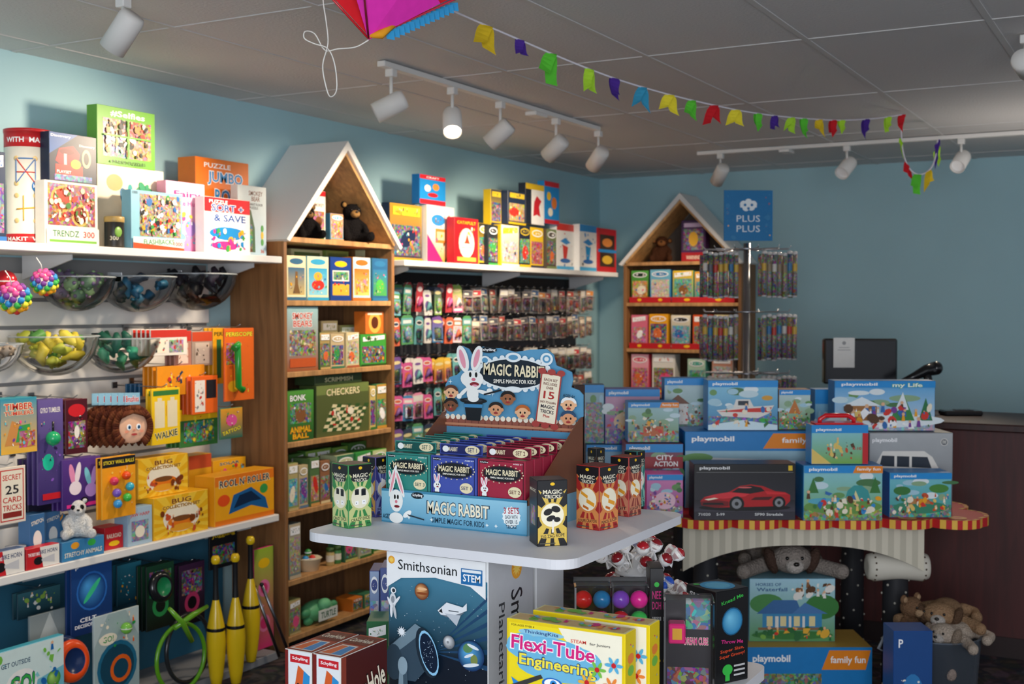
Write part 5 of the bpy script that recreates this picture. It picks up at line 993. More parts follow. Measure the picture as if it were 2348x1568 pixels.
# keep printed beams inside the box face
sm=[o if not(o[0]=='p' and any(x>1 for x,y in o[1])) else ('p',[(min(x,1),y) for x,y in o[1]],o[2]) for o in sm]
mb=carton(w,SY1-SY0,h,'#eceef0',sm,right=side,cols={'r':'#b9bcc2','t':'#dfe2e6'})
put(mb,'science_kit_box','tall white and navy planetarium projector box with space picture','box',((X0+X1)/2,(SY0+SY1)/2,LZ))
fx=[('r',0,0,1,1,'#e8cc14'),('r',.02,.02,.98,.985,'#f2dc20'),('p',[(.45,.99),(.98,.99),(.98,.55),(.8,.62),(.72,.8),(.5,.93)],'#f6f0d8'),('t','FOR AGES OVER 4',.14,.972,.2,.012,'#5a4a10')]
fx+=[('e',.30,.94,.20,.022,'#8fc8e0'),('t','ThinkingKits',.30,.94,.3,.026,'#1d3a7a'),('t','STEAM',.62,.925,.13,.02,'#d8352a'),('t','for Juniors',.80,.92,.17,.02,'#3a3a3a')]
fx+=[('e',.36,.84,.37,.085,'#6fb8dc'),('e',.62,.81,.2,.08,'#6fb8dc'),('e',.15,.86,.15,.07,'#6fb8dc'),('e',.45,.745,.36,.075,'#6fb8dc'),('ot','Flexi-Tube',.40,.865,.72,.085,'#d8237c','#ffffff',-.03),('ot','Engineering',.44,.76,.66,.085,'#f8e84a','#2a4a7a',-.03)]
fx+=[('e',.40,.655,.09,.035,'#1d6ac0'),('e',.40,.655,.07,.028,'#ffffff'),('c',.41,.655,.03,'#2a8ad8'),('c',.41,.655,.014,'#111111'),('p',[(.04,.66),(.2,.6),(.28,.64),(.25,.57),(.1,.54)],'#2a8ad8'),('p',[(.5,.58),(.54,.64),(.58,.58),(.62,.64),(.66,.58),(.7,.64),(.74,.57)],'#f08a3a'),('p',[(.0,.6),(.3,.7),(.32,.68),(.02,.57)],'#3a3a3a')]
for (x,y,c) in [(.78,.78,'#7ac04a'),(.9,.70,'#f08a3a'),(.8,.64,'#e0559a'),(.92,.82,'#5ab0d8'),(.86,.58,'#7ac04a'),(.7,.70,'#e8b23a')]:
    for i in range(6):
        a=i*math.pi/3; fx.append(('e',x+.045*math.cos(a),y+.028*math.sin(a),.03,.010,c,a))
    fx.append(('c',x,y,.02,'#c8202a'))
fx+=[('b',.05,.03,.95,.5,'#e8c03a'),('B',14,121,.1,.05,.9,.5,PAL)]
side=[('r',0,0,1,1,'#e8cc1e'),('e',.5,.85,.3,.03,'#f08a3a'),('e',.5,.78,.3,.03,'#7ac04a'),('B',8,122,.1,.3,.9,.95,['#d8237c','#6fb8dc','#f08a3a'])]
h=.948-LZ
mb=carton(.25,.05,h,'#f2d81e',fx,right=side,cols={'t':'#efe6a8','r':'#e8cc1e'},top=[('r',.02,.1,.98,.9,'#d8b880'),('B',10,5,.1,.3,.9,.7,['#d8237c','#6fb8dc','#f08a3a','#7ac04a'])])
o=put(mb,'building_kit_box','bright yellow flexible tube engineering kit box with pink lettering','box',(-1.020,2.05+.025,LZ),0,'yellow engineering kit boxes')
copyput(o,(-1.005,2.13+.025,LZ))
for i,xc in enumerate((-1.560,-1.488)):
    fr=[('r',0,0,1,1,'#e6e9ec'),('r',0,0,.12,1,'#7a1f1a'),('p',[(.2,.45),(.5,.88),(.72,.84),(.55,.4)],'#d8602a'),('p',[(.55,.4),(.72,.84),(.95,.8),(.85,.38)],'#2f8fd0'),('e',.5,.7,.07,.025,'#1a1a1e'),('e',.78,.66,.07,.02,'#1a1a1e'),('r',.2,.9,.95,.97,'#c8202a'),('t','Schylling',.58,.935,.6,.035,'#ffffff'),('b',.15,.05,.95,.35,'#2f7fb8')]
    rt=[('r',0,0,1,1,'#4a1512'),('p',[(0,0),(.1,0),(.1,1),(0,1)],'#8a3a2a'),('ot','CornHole',.55,.66,.8,.2,'#f0e6d0','#1a0806',.25),('B',6,131,.2,.1,.9,.45,['#8a3a2a','#2f5f88','#a89870'])]
    mb=carton(.069,.16,.237,'#d8d4cc',fr,right=rt,cols={'r':'#4a1512','t':'#8a3a2a'},top=[('r',.02,.01,.98,.99,'#a83c24'),('p',[(.08,.04),(.92,.04),(.8,.5),(.2,.5)],'#e6e2da'),('p',[(.14,.07),(.5,.07),(.48,.46),(.26,.46)],'#e8703a'),('p',[(.52,.07),(.88,.07),(.76,.46),(.52,.46)],'#2f8fd0'),('r',.05,.56,.95,.94,'#6a1a16'),('ot','CornHole',.5,.75,.84,.16,'#f0e6d0','#2a0f0c')])
    put(mb,'tabletop_game_box','mini bean bag toss game box with orange and blue print','box',(xc,1.93+.08,LZ),0,'mini bean bag game boxes')
freebox(845,868,1312,3.12,LZ,.1,'#4a5a9a',gen(141,'#3a4a8a','#9ab0d0'),'toy_box','slim blue toy box beside planetarium box',group='slim boxes on the lower tier')
freebox(870,892,1305,3.05,LZ,.1,'#5a6aa8',gen(142,'#4a5a9a','#c0c8e0'),'toy_box','slim pale blue toy box beside planetarium box',group='slim boxes on the lower tier')
freebox(838,888,1430,2.88,LZ,.1,'#2f7a4a',gen(143,'#2a6a40','#9ad0a0'),'toy_box','green toy box beside planetarium box',group='slim boxes on the lower tier')
p=base(1402,2.78,LZ); 
mb=carton(.18,.07,.165,'#141416',[('r',0,0,1,1,'#16161a'),('t','NEE DOH',.5,.5,.8,.2,'#e0338a'),('B',6,151,.1,.1,.9,.3,['#3ac04a','#2f8fd0','#e0338a'])],cols={'t':'#1c1c20'})
put(mb,'toy_box','black display carton under packs of squeeze balls','box',p,YAW)
bc=[[('#f0242c','#1f8ac8'),('#3ad84a','#f8289a')],[('#8a4fd0','#f828a0'),('#f0242c','#3ad85a')]]
for k in range(2):
    z0=LZ+.166; pc=base(1360+k*86,2.78,z0)
    cs=MB(); cs.box(-.0425,-.026,0,.0425,.026,.13,'#ffffff','clear',.004)
    bcg=MB(); bcg.box(-.0425,.0262,0,.0425,.0275,.14,'#16161a','card'); parts=[('backing_card',bcg,'black printed backing card')]
    for r_ in range(2):
        for c_ in range(2):
            q=MB(); q.ell((-.0212+c_*.0424,0,.0935-.047*r_),.0206,bc[k][r_][c_],'plastic',22); parts.append(('squeeze_ball',q,'glossy coloured squeeze ball'))
    put(cs,'ball_pack','clear pack of four glossy coloured squeeze balls','toy pack',pc,YAW,'packs of squeeze balls',parts=parts)
freebox(1492,1524,1306,2.86,LZ,.08,'#141416',[('r',0,0,1,1,'#16161a'),('t','NEE',.5,.80,.7,.06,'#e0338a',.0),('t','DOH',.5,.72,.7,.06,'#e0338a'),('c',.5,.88,.2,'#3ac04a'),('t','GLOBS OF GLOB',.5,.62,.7,.03,'#e8e8e8'),('c',.3,.42,.12,'#e0338a'),('c',.7,.3,.12,'#f2c21a')],'toy_box','tall black squeeze ball box with pink lettering')
p=base(1582,2.72,LZ); t=2.72; w=.112; hh=zat(1372,t)-LZ
cs=MB(); cs.box(-w/2,-.04,0,w/2,.04,hh,'#ffffff','clear',.004)
ins=MB(); ins.box(-w/2+.004,.03,.003,w/2-.004,.037,hh-.004,'#1d1a20','card'); A=Art(ins,(-w/2+.004,.03,.003),(1,0,0),(0,0,1),(0,-1,0),w-.008,hh-.008); A.draw([('b',.45,.72,.98,.98,'#3a8a9a'),('ot','DREAM CUBE',.68,.62,.5,.06,'#e0338a','#f4ead2'),('b',.05,.1,.95,.4,'#5a2a34')])
cb=MB()
cb.box(-.045,-.03,hh-.1,-.008,.01,hh-.055,'#e8237c','plastic',.003); cb.box(-.037,-.0315,hh-.09,-.016,-.0305,hh-.065,'#e8b23a','plastic')
dc=MB(); dc.box(-.01,-.03,.04,.025,.005,.075,'#b01f28','plastic',.004)
for (x,z) in [(-.003,.048),(.008,.058),(.018,.068)]: dc.ell((x,-.0305,z),.003,'#f4ead2','plastic',8)
put(cs,'toy_case','clear plastic case holding pink and red fidget cubes','toy pack',p,YAW-.1,parts=[('backing_card',ins),('pink_cube',cb,'hot pink cube'),('red_die',dc,'red die')])
bl=[('r',0,0,1,1,'#101013'),('ot','SUPER',.5,.9,.8,.06,'#e8e8e8','#101013',-.1),('c',.55,.7,.3,'#2f8fc0'),('t','NEE',.5,.45,.6,.06,'#3ac04a'),('t','DOH',.5,.37,.6,.06,'#3ac04a')]
br=[('r',0,0,1,1,'#101013'),('c',.5,.66,.33,'#1a5a80'),('o',.5,.66,.30,'#2a84b8','#7accee'),('t','Knead Me',.5,.9,.7,.04,'#3ac04a',.2),('t','Throw Me',.5,.44,.7,.04,'#e0338a',-.1),('t','Super Size,',.5,.35,.75,.045,'#e8502a',.05),('t','Super Groovy!',.5,.29,.8,.045,'#e8502a',.05),('e',.35,.14,.16,.06,'#3ac04a'),('r',.28,.02,.42,.12,'#3ac04a'),('r',.55,.06,.9,.08,'#c8c8c8'),('r',.55,.11,.9,.13,'#c8c8c8'),('r',.55,.16,.9,.18,'#c8c8c8')]
cornerbox(1645,1576,1720,1572,1362,LZ,'#101013',bl,br,'toy_box','large black giant squeeze ball box with blue circles',t=2.97,top=[('c',.5,.5,.42,'#2f9ad0'),('c',.5,.5,.3,'#5ab8e0'),('e',.15,.15,.08,.08,'#3ac04a')])
pl=base(1466,3.06,LZ)
st=MB(); st.lathe([(1e-4,0),(.07,0),(.07,.012),(.03,.02),(.02,.03),(.02,.16),(.075,.17),(.075,.178),(.018,.186),(.018,.25),(.06,.26),(.06,.267),(.018,.275),(.018,.31),(1e-4,.312)],'#dcdcdc','plastic',22)
put(st,'lollipop_stand','white tiered stand full of wrapped lollipops','stand',pl)
RL=random.Random(2); lol=[]
lc=['#c0202c','#a81f28','#2a5ac8','#8a1a22','#e8e4dc']
for v,c in enumerate(lc):
    b=MB(); b.ell((0,0,.07),.0165,c,'busy' if v==4 else 'plastic',14)
    wr=MB(); wr.lathe([(.0172,.078),(.0174,.070),(.015,.059),(.005,.050),(.012,.042),(.017,.036)],'#ffffff','clearthick',12)
    lb=MB(); lb.lathe([(.0170,.066),(.0170,.074)],'#f2f0ea','card',12)
    sk=MB(); sk.tube([(0,0,0),(0,0,.057)],.0022,'#f0eee8','matte',6)
    lol.append([x.mesh(n) for x,n in((b,'candy_ball'),(wr,'wrapper'),(lb,'wrapper_band'),(sk,'stick'))])
for (nn,rad,z,tilt) in [(12,.062,.175,1.05),(10,.035,.18,.55),(9,.045,.265,.9),(6,.02,.27,.45)]:
    for i in range(nn):
        a=2*math.pi*i/nn+RL.uniform(-.15,.15)+rad*9; v=lol[RL.choice([0,0,0,1,2,3,3])]
        e=Euler((0,tilt+RL.uniform(-.1,.1),a))
        put(None,'lollipop',('red' if v is lol[0] or v is lol[1] else 'blue' if v is lol[2] else 'dark red')+' wrapped ball lollipop on white stand','lollipop',(pl.x+rad*math.cos(a),pl.y+rad*math.sin(a),LZ+z),0,'lollipops on the white stand',mesh=v[0],rot=e,parts=[('wrapper',v[1],'clear twisted wrapper'),('wrapper_band',v[2]),('stick',v[3])])
# ================================================================ LEFT SLATWALL: BOWLS
def bowl(px0,px1,pyb,xc,label,cols,seed,name='rubber_toy',n=14,shape='ball'):
    a=onX(px0,pyb-60,xc).y;b=onX(px1,pyb-60,xc).y; r=(b-a)/2*.98; zb=onX((px0+px1)/2,pyb,xc).z; cy=(a+b)/2; zc=zb+r*.92
    m=MB(); N=10
    prof=[(max(1e-4,r*math.sin(math.pi/2*i/N)),-r*.92*math.cos(math.pi/2*i/N)) for i in range(N+1)]
    m.lathe(prof,'#eef4f6','clear',28)
    rim=MB(); rim.lathe([(r-.001,-.003),(r+.004,0),(r-.001,.003),(r-.004,0),(r-.001,-.003)],'#dfe8ec','clearthick',28)
    br=MB(); br.box(-(xc-WX-.024),-.03,-.02,-r+.004,.03,.02,'#d8dce0','plastic',.002)
    put(m,'clear_bowl',label,'bowl',(xc,cy,zc),parts=[('rim',rim),('wall_bracket',br)])
    R=random.Random(seed); pts=[]; tries=0; br_=r*.24
    while len(pts)<n and tries<1500:
        tries+=1
        v=Vector((R.uniform(-1,1),R.uniform(-1,1),R.uniform(-.92,.0)))
        if v.length>.7: continue
        v=v*r
        if all((v-q).length>br_*1.55 for q in pts): pts.append(v)
    for i,v in enumerate(pts):
        q=MB(); c=cols[i%len(cols)]
        if shape=='ball':
            q.ell((0,0,0),br_*.85,c,'rubber',12)
            for k in range(10):
                aa=k*2.4; zz=-1+2*(k+.5)/10; s_=math.sqrt(1-zz*zz); q.ell((br_*.8*s_*math.cos(aa),br_*.8*s_*math.sin(aa),br_*.8*zz),br_*.25,cols[(i+k)%len(cols)],'rubber',6)
        else:
            q.tube([(-br_,0,0),(-br_*.4,0,br_*.4),(br_*.4,0,-.1*br_),(br_*1.1,0,br_*.3)],[br_*.25,br_*.55,br_*.5,br_*.15],c,'rubber',8)
            q.tube([(-br_*.2,-br_*.5,-br_*.4),(0,0,0),(br_*.2,br_*.5,-br_*.3)],br_*.18,c,'rubber',6)
        put(q,name,('knobbly rubber' if shape=='ball' else 'stretchy rubber animal')+' toy piled in clear bowl','toy',(xc+v.x,cy+v.y,zc+v.z),0,'rubber toys in the clear bowls',rot=(R.uniform(0,3),R.uniform(0,3),R.uniform(0,3)))
bowl(104,243,714,-3.68,'clear acrylic bowl of green and purple toys on slatwall',['#6a8a6a','#7a6a8a','#8aaa7a','#9a7a9a'],1,n=14)
bowl(244,380,716,-3.69,'clear acrylic bowl of small blue creatures on slatwall',['#1f5a7a','#2a6a8a','#2a3a4a'],2,'rubber_creature',9,'c')
bowl(384,515,712,-3.69,'clear acrylic bowl of dark toys on slatwall',['#1d1c22','#2a2230','#15171c'],3,'rubber_creature',16,'c')
bowl(40,204,862,-3.675,'clear acrylic bowl of yellow green toys on slatwall',['#c8b83a','#a8b03a','#5a9a4a','#d8c84a'],4,'rubber_creature',16,'c')
bowl(206,343,856,-3.675,'clear acrylic bowl of teal creatures on slatwall',['#2a7a5a','#3a9a7a','#1f5a4a'],5,'rubber_creature',12,'c')
bowl(-90,38,856,-3.68,'clear acrylic bowl of pale toys on slatwall',['#a89a8a','#8a7a6a'],6,n=8)
def rainbow(px,py,x,r,label):
    p=onX(px,py,x); m=MB(); m.ell((0,0,0),r*.9,'#e8e0d0','rubber',14)
    cols=['#d8352a','#f2a81d','#f2e03a','#3ab04a','#2f8fd0','#7b3f98','#e0559a']
    N=54
    for k in range(N):
        zz=-1+2*(k+.5)/N; a=k*2.39996; s_=math.sqrt(1-zz*zz); m.ell((r*.88*s_*math.cos(a),r*.88*s_*math.sin(a),r*.88*zz),r*.24,cols[int((zz+1)*3.49)],'rubber',8)
    hk=MB(); hk.tube([(0,0,r),(0,0,r+.03),(-.02,0,r+.05)],.002,'#dddddd','matte',5)
    put(m,'rainbow_ball',label,'ball',p,0,'rainbow bubble balls',rot=(.5,.4,0),parts=[('hang_loop',hk)])
rainbow(33,683,-3.45,.052,'rainbow popping bubble ball hanging beside clear bowl'); rainbow(102,647,-3.50,.045,'rainbow popping bubble ball above another ball')
m=MB(); m.ell((0,0,0),.04,'#c01f28','plastic',16); m.ell((0,0,.0),(.041,.041,.012),'#e8e4dc','plastic',16); put(m,'rubber_ball','shiny red rubber ball near rainbow balls','ball',onX(12,645,-3.6))
GW='carded toys hanging on the white slatwall'
def hang(px0,px1,pyt,pyb,xf,c,art,name,label,copies=1,d=.008,dxc=.02,cat='toy pack',parts=(),**k):
    o=wallitem(px0,px1,pyt,xf,d,None,c,art,name,label,cat,pyb=pyb,group=GW,**k)
    for i in range(1,copies): copyput(o,(o.location.x-dxc*i,o.location.y-.004*i,o.location.z))
    yy=o.location.y; zz=onX((px0+px1)/2,pyt,xf).z
    HK=copyput(HOOK,(WX+.026,yy,zz+.004)); HK['label']='thin chrome hook on white slatwall'; HK['group']='hooks on the white slatwall'
    HK.scale=(1,max(.3,(xf-WX-.02)/.165),1)
    return o
hang(345,430,755,815,-3.56,'#ece4d8',[('r',0,.7,1,1,'#c8352a'),('b',.5,.1,.9,.6,'#b0b4a8'),('r',.15,.1,.4,.6,'#f4ead2'),('B',6,201,.1,.1,.9,.6,['#c8352a','#333333','#8a8a8a'])],'carded_toy','white and red carded toy on slatwall hook',5)
hang(400,440,758,838,-3.60,'#b07a6a',[('r',0,.7,1,1,'#c8352a'),('r',.2,.05,.8,.65,'#e8d0c0'),('B',5,202,.2,.1,.8,.6,['#c8352a','#8a5a3a'])],'carded_toy','pink and red carded toy on slatwall hook',3)
hang(440,488,760,838,-3.6,'#a89484',[('r',0,.72,1,1,'#c84a2a'),('r',.15,.05,.85,.68,'#c9b8a8'),('B',5,203,.2,.1,.8,.6,['#5a4a3a','#e8d8c0'])],'carded_toy','tan carded toy on slatwall hook',3)
hang(488,516,752,880,-3.60,'#e8a81c',[('t','PERI',.5,.9,.8,.07,'#1d3a1d'),('r',.3,.1,.7,.8,'#2a6a3a')],'carded_toy','yellow carded toy behind periscope pack',3)
hang(514,583,752,918,-3.52,'#e8641c',[('r',0,0,1,1,'#ea6a1c'),('ot','PERISCOPE',.5,.92,.9,.06,'#f6e030','#1d3a1d'),('e',.3,.2,.2,.08,'#f2a81d'),('b',.05,.5,.35,.8,'#c84a1c'),('B',6,204,.1,.1,.9,.8,['#f2a81d','#c84a1c','#f6e030'])],'carded_toy','orange carded toy periscope pack on slatwall',1)
p=onX(545,840,-3.50); m=MB(); m.tube([(0,-.022,.075),(0,0,.09),(0,0,.07),(0,.004,-.085),(0,.03,-.10)],[.016,.018,.014,.014,.016],'#2a9a3a','plastic',12); put(m,'toy_periscope','green plastic toy periscope fixed on orange card','toy',(-3.499,p.y,p.z))
hang(360,470,838,905,-3.58,'#e8931c',[('r',.6,.1,.95,.6,'#ece4d8'),('B',8,161,.1,.2,.5,.8,['#c8352a','#1d3a5a','#f6e030']),('B',5,205,.6,.15,.95,.55,['#c8352a','#333333'])],'carded_toy','orange carded toy hanging in stack on slatwall',4)
hang(440,500,862,948,-3.55,'#e8641c',[('r',.1,.05,.5,.9,'#ece4d8'),('r',.55,.4,.95,.9,'#1d1d22'),('B',6,206,.1,.1,.5,.85,['#c8352a','#8a8a8a'])],'carded_toy','orange and white carded toy on slatwall',4)
hang(412,500,935,1022,-3.60,'#3a7a3a',[('r',0,.7,1,1,'#f2c21a'),('b',.1,.1,.9,.65,'#3a8a4a'),('B',8,207,.1,.1,.9,.9,['#c8352a','#1d3a1d','#f6e030'])],'carded_toy','green and yellow carded toy stack on slatwall',4)
hang(505,557,935,1005,-3.53,'#3a8a5a',[('g',0,0,1,1,'#2a6a5a','#e8a02a'),('ot','TATTOO',.5,.25,.85,.14,'#f6e030','#1d3a1d',.2),('e',.5,.6,.25,.2,'#e0559a'),('B',6,208,.1,.4,.9,.9,PAL)],'carded_toy','green tattoo sheet pack on slatwall')
hang(0,86,912,1040,-3.50,'#2f8a9a',[('g',0,0,1,1,'#e8b23a','#2f8fa8'),('ot','TIMBER',.5,.85,.8,.12,'#c8352a','#f6ecc0'),('ot','TUMBLERS',.5,.73,.8,.07,'#c8352a','#f6ecc0'),('p',[(.1,.15),(.5,.15),(.6,.5),(.3,.6)],'#c88a4a'),('p',[(.4,.2),(.85,.2),(.8,.52),(.5,.5)],'#3a9a4a'),('b',.5,.1,.95,.4,'#c86a2a'),('B',8,209,.1,.1,.9,.6,PAL)],'carded_toy','teal carded wooden tumbler toy on slatwall',4)
hang(85,146,915,1155,-3.53,'#4a3a7a',[('g',0,0,1,1,'#3a2a6a','#6a5a9a'),('t','GYRO TUMBLER',.5,.9,.8,.05,'#e8e4dc'),('e',.4,.4,.22,.08,'#22c8a0'),('B',8,210,.15,.15,.85,.8,['#8a5ac0','#2a1a4a','#22c8a0']),('r',.15,.04,.85,.1,'#c8202a')],'carded_toy','long purple carded gyro toy on slatwall',3)
p=onX(122,1005,-3.50); m=MB(); m.ell((0,0,0),.026,'#25a86a','plastic',16); m.tube([(0,0,.02),(0,0,.06)],.004,'#222222','plastic',6); put(m,'gyro_ball','green ball toy mounted on purple card','ball',(-3.50,p.y,p.z))
hang(150,202,915,1040,-3.56,'#5a1a24',[('r',0,0,1,1,'#4a1420'),('e',.5,.8,.4,.12,'#c8202a'),('b',.1,.1,.9,.6,'#6a2a34'),('e',.5,.4,.12,.12,'#e8e4dc'),('B',8,211,.1,.1,.9,.7,['#c8202a','#e8e4dc','#1a0a0e'])],'carded_toy','dark red carded toy on slatwall',4)
hang(320,400,878,905,-3.66,'#2a5f8a',[('b',.1,.1,.9,.9,'#2a5f9a')],'carded_toy','small blue carded toy near walkie cans',4)
hang(64,150,1048,1170,-3.62,'#2a2a44',[('g',0,0,1,1,'#1a1a30','#4a3a6a'),('B',9,165,.1,.1,.9,.8,['#3ab0c8','#e0559a','#f2c21a'])],'carded_toy','dark blue carded toy behind purple pack',3)
fa=[('e',.36,.5,.075,.095,'#ffffff'),('e',.66,.5,.075,.095,'#ffffff'),('e',.37,.49,.045,.06,'#2a6a9a'),('e',.67,.49,.045,.06,'#2a6a9a'),('e',.375,.49,.022,.03,'#0a0a0a'),('e',.675,.49,.022,.03,'#0a0a0a'),('e',.52,.4,.04,.03,'#d88a6a'),('e',.52,.27,.1,.035,'#b03a3a'),('e',.28,.36,.06,.04,'#e8987a'),('e',.76,.36,.06,.04,'#e8987a')]
for i in range(6):
    p=onX(303-i*15,978,-3.50-.03*i); m=MB(); rr=.062
    m.ell((0,0,0),(rr,.012,rr*1.02),'#e9b898','matte',28)
    A=Art(m,(-rr,-.0125,-rr),(1,0,0),(0,0,1),(0,-1,0),2*rr,2*rr); A.draw(fa)
    hr=MB(); Rh=random.Random(4+i)
    for k in range(40):
        a=math.radians(-50+280*k/39); q1=rr*.92
        hr.tube([(q1*math.cos(a),-.006,q1*1.02*math.sin(a)),(rr*1.2*math.cos(a),-.008,rr*1.3*math.sin(a)),(rr*1.3*math.cos(a),-.002,rr*1.35*math.sin(a)-.012)],[.008,.010,.004],Rh.choice(['#5a2a16','#6c3a20','#4a1f10']),'matte',6)
    for sx in(-1,1):
        for k in range(5): hr.tube([(sx*rr*(.5-.12*k),-.012,rr*.95),(sx*rr*(.8-.1*k),-.017,rr*(.55+.05*k))],[.009,.003],Rh.choice(['#5a2a16','#6c3a20']),'matte',6)
    tg=MB(); tg.box(-.03,-.004,rr*1.35,.03,-.001,rr*1.35+.045,'#8fc0d8','card'); A=Art(tg,(-.03,-.004,rr*1.35),(1,0,0),(0,0,1),(0,-1,0),.06,.045); A.draw([('ot','Brushies' if i==0 else 'B',.5,.5,.85 if i==0 else .3,.5,'#c8202a','#ffffff')])
    put(m,'doll_face_brush','doll-faced brush with thick brown hair hanging on card','toy',(-3.50-.03*i,p.y,p.z),R90-.35,'doll-faced brushes on slatwall',parts=[('hair',hr,'chestnut brown tufted hair'),('header_tag',tg,'pale blue printed tag')])
hang(347,414,890,1018,-3.52,'#f0c41c',[('r',0,0,1,1,'#f2c81c'),('r',.1,.3,.45,.78,'#e8dcb8'),('r',.55,.3,.9,.78,'#e8dcb8'),('r',.2,.78,.35,.84,'#e8dcb8'),('r',.65,.78,.8,.84,'#e8dcb8'),('ot','WALKIE',.5,.17,.8,.12,'#1d3a1d','#f6ecc0',.1),('r',.5,.5,.51,.7,'#c8352a'),('r',.05,.88,.95,.97,'#3a7a3a')],'carded_toy','yellow carded walkie cans toy on slatwall',2)
hang(-5,60,1070,1200,-3.46,'#e8dccc',[('r',.06,.04,.94,.96,'#c8352a'),('r',.1,.06,.9,.94,'#ece4d0'),('t','SECRET',.5,.82,.7,.1,'#c8352a'),('t','25',.5,.6,.5,.16,'#1d1d22'),('t','CARD',.5,.42,.7,.1,'#c8352a'),('t','TRICKS',.5,.28,.7,.1,'#c8352a'),('r',.15,.1,.85,.2,'#8a2a24')],'carded_toy','cream and red card tricks pack on slatwall')
hang(142,232,1050,1165,-3.52,'#4a2a7a',[('g',0,0,1,1,'#3a2068','#5a3a8a'),('e',.25,.7,.07,.22,'#e890b8',.2),('e',.4,.72,.07,.22,'#f0e0e8',-.2),('e',.33,.42,.16,.14,'#f0e0e8'),('e',.66,.62,.07,.2,'#7ac8d8',.3),('e',.82,.62,.07,.2,'#b890d8',-.2),('e',.74,.34,.16,.14,'#b890d8'),('r',.1,.03,.9,.1,'#e0338a')],'carded_toy','purple carded bunny-ear toys on slatwall',3)
hang(233,312,1046,1186,-3.48,'#f0a81c',[('r',0,0,1,1,'#f0a020'),('r',.0,.84,1,1,'#1d1d22'),('t','STICKY WALL BALLS',.5,.92,.92,.06,'#f6e030'),('B',8,171,.1,.1,.9,.8,['#f6d060','#e88a1c'])],'carded_toy','orange card of sticky wall balls on slatwall',2)
for i,(px,py,c) in enumerate([(262,1103,'#d83a5a'),(290,1090,'#e8501c'),(298,1115,'#3ab0c8'),(268,1130,'#7a5ac0'),(292,1140,'#4ac04a'),(270,1155,'#3a9ad8')]):
    p=onX(px,py,-3.465); m=MB(); m.ell((0,0,0),.0165,c,'plastic',16); m.ell((0,0,0),(.017,.017,.004),c,'plastic',14); put(m,'sticky_ball','glossy translucent sticky ball on orange card','ball',p,0,'sticky wall balls')
def bug(seed): return [('r',0,0,1,1,'#eab01c'),('y',.5,.3,'#f2c63a',16),('e',.5,.45,.34,.36,'#f4ead2'),('ot','BUG',.5,.86,.36,.12,'#7a3a14','#f6d060'),('ot','COLLECTION SET',.5,.73,.7,.08,'#7a3a14','#f6d060'),('e',.5,.36,.26,.13,'#e87a1c'),('e',.5,.42,.18,.07,'#7a4a24'),('e',.5,.2,.22,.09,'#e8a02a'),('B',4,seed,.1,.1,.35,.6,['#7a3a14','#c8502a']),('B',4,seed+5,.65,.1,.9,.6,['#7a3a14','#c8502a'])]
wallitem(352,478,1132,-3.50,.12,ZL,'#eab01c',bug(1),'toy_box','yellow bug collection set box on white shelf',group=GL)
zz=REG[-1][5]+.001
wallitem(316,432,1046,-3.53,.08,zz,'#eab01c',bug(2),'toy_box','yellow bug collection set box stacked behind',group=GL)
wallitem(492,640,1082,-3.50,.11,ZL,'#f0a81c',[('r',0,0,1,1,'#f2a81c'),('r',0,.8,1,1,'#e87a1c'),("ot","ROOL N' ROLLER",.5,.84,.85,.15,'#1d3a5a','#f6e8b0'),('p',[(.22,.2),(.3,.58),(.6,.68),(.85,.4),(.9,.15),(.6,.3)],'#1c5f98'),('p',[(.3,.3),(.4,.55),(.6,.6),(.78,.38),(.6,.38)],'#102a4a'),('e',.14,.5,.1,.12,'#e8501c'),('e',.82,.6,.07,.1,'#3a9a4a'),('r',0,0,1,.1,'#e87a1c')],'toy_box','yellow ball roller toy box with blue ramp picture',group=GL)
wallitem(432,486,1042,-3.64,.08,ZL,'#e8a81c',[('r',0,.8,1,1,'#c8502a'),('e',.5,.45,.3,.15,'#3a7a9a')],'toy_box','tall yellow toy box behind front row',group=GL)
wallitem(488,584,1050,-3.66,.08,ZL,'#f0b01c',[('ot','SOLAR',.5,.93,.6,.05,'#1d3a5a','#f6e8b0'),('B',7,181,.1,.7,.9,.88,PAL)],'toy_box','yellow solar kit box behind roller toy',group=GL)
wallitem(478,514,1155,-3.50,.06,ZL,'#e8c050',[('r',0,0,1,1,'#efe2b0'),('e',.5,.6,.3,.2,'#e8931c'),('e',.5,.25,.3,.14,'#c8352a')],'toy_box','small cream toy box between yellow boxes',group=GL)
wallitem(292,350,1162,-3.50,.07,ZL,'#8fb0c8',[('r',0,0,1,1,'#a8c0d0'),('t','JAW HARP',.5,.8,.8,.12,'#c8352a'),('b',.15,.1,.85,.65,'#8a9ab0'),('e',.5,.35,.2,.16,'#f4ead2')],'toy_box','small pale blue jaw harp boxes',group=GL)
wallitem(240,290,1206,-3.52,.07,ZL,'#c01f28',[('r',0,0,1,1,'#c8242c'),('t','RAILROAD',.5,.6,.8,.2,'#f4ead2'),('e',.5,.25,.3,.12,'#f2c21a')],'toy_box','small red toy box on white shelf',group=GL)
m_=wallitem(142,240,1235,-3.49,.10,ZL,'#3f7fae',[('r',0,0,1,1,'#3f88b8'),('t','STRETCHY ANIMALS',.5,.3,.9,.25,'#f4ead2'),('e',.3,.75,.1,.18,'#e8a02a'),('e',.7,.75,.1,.18,'#3ab04a')],'toy_box','blue display box holding a small plush panda',group=GL)
zt=REG[-1][5]
plush((REG[-1][3]-.04,m_.location.y+.005,zt+.001),R90-.6,.46,'#e8e8e4','#e8e8e4','small white and black plush panda on display box','panda',name='plush_panda')
q=MB(); 
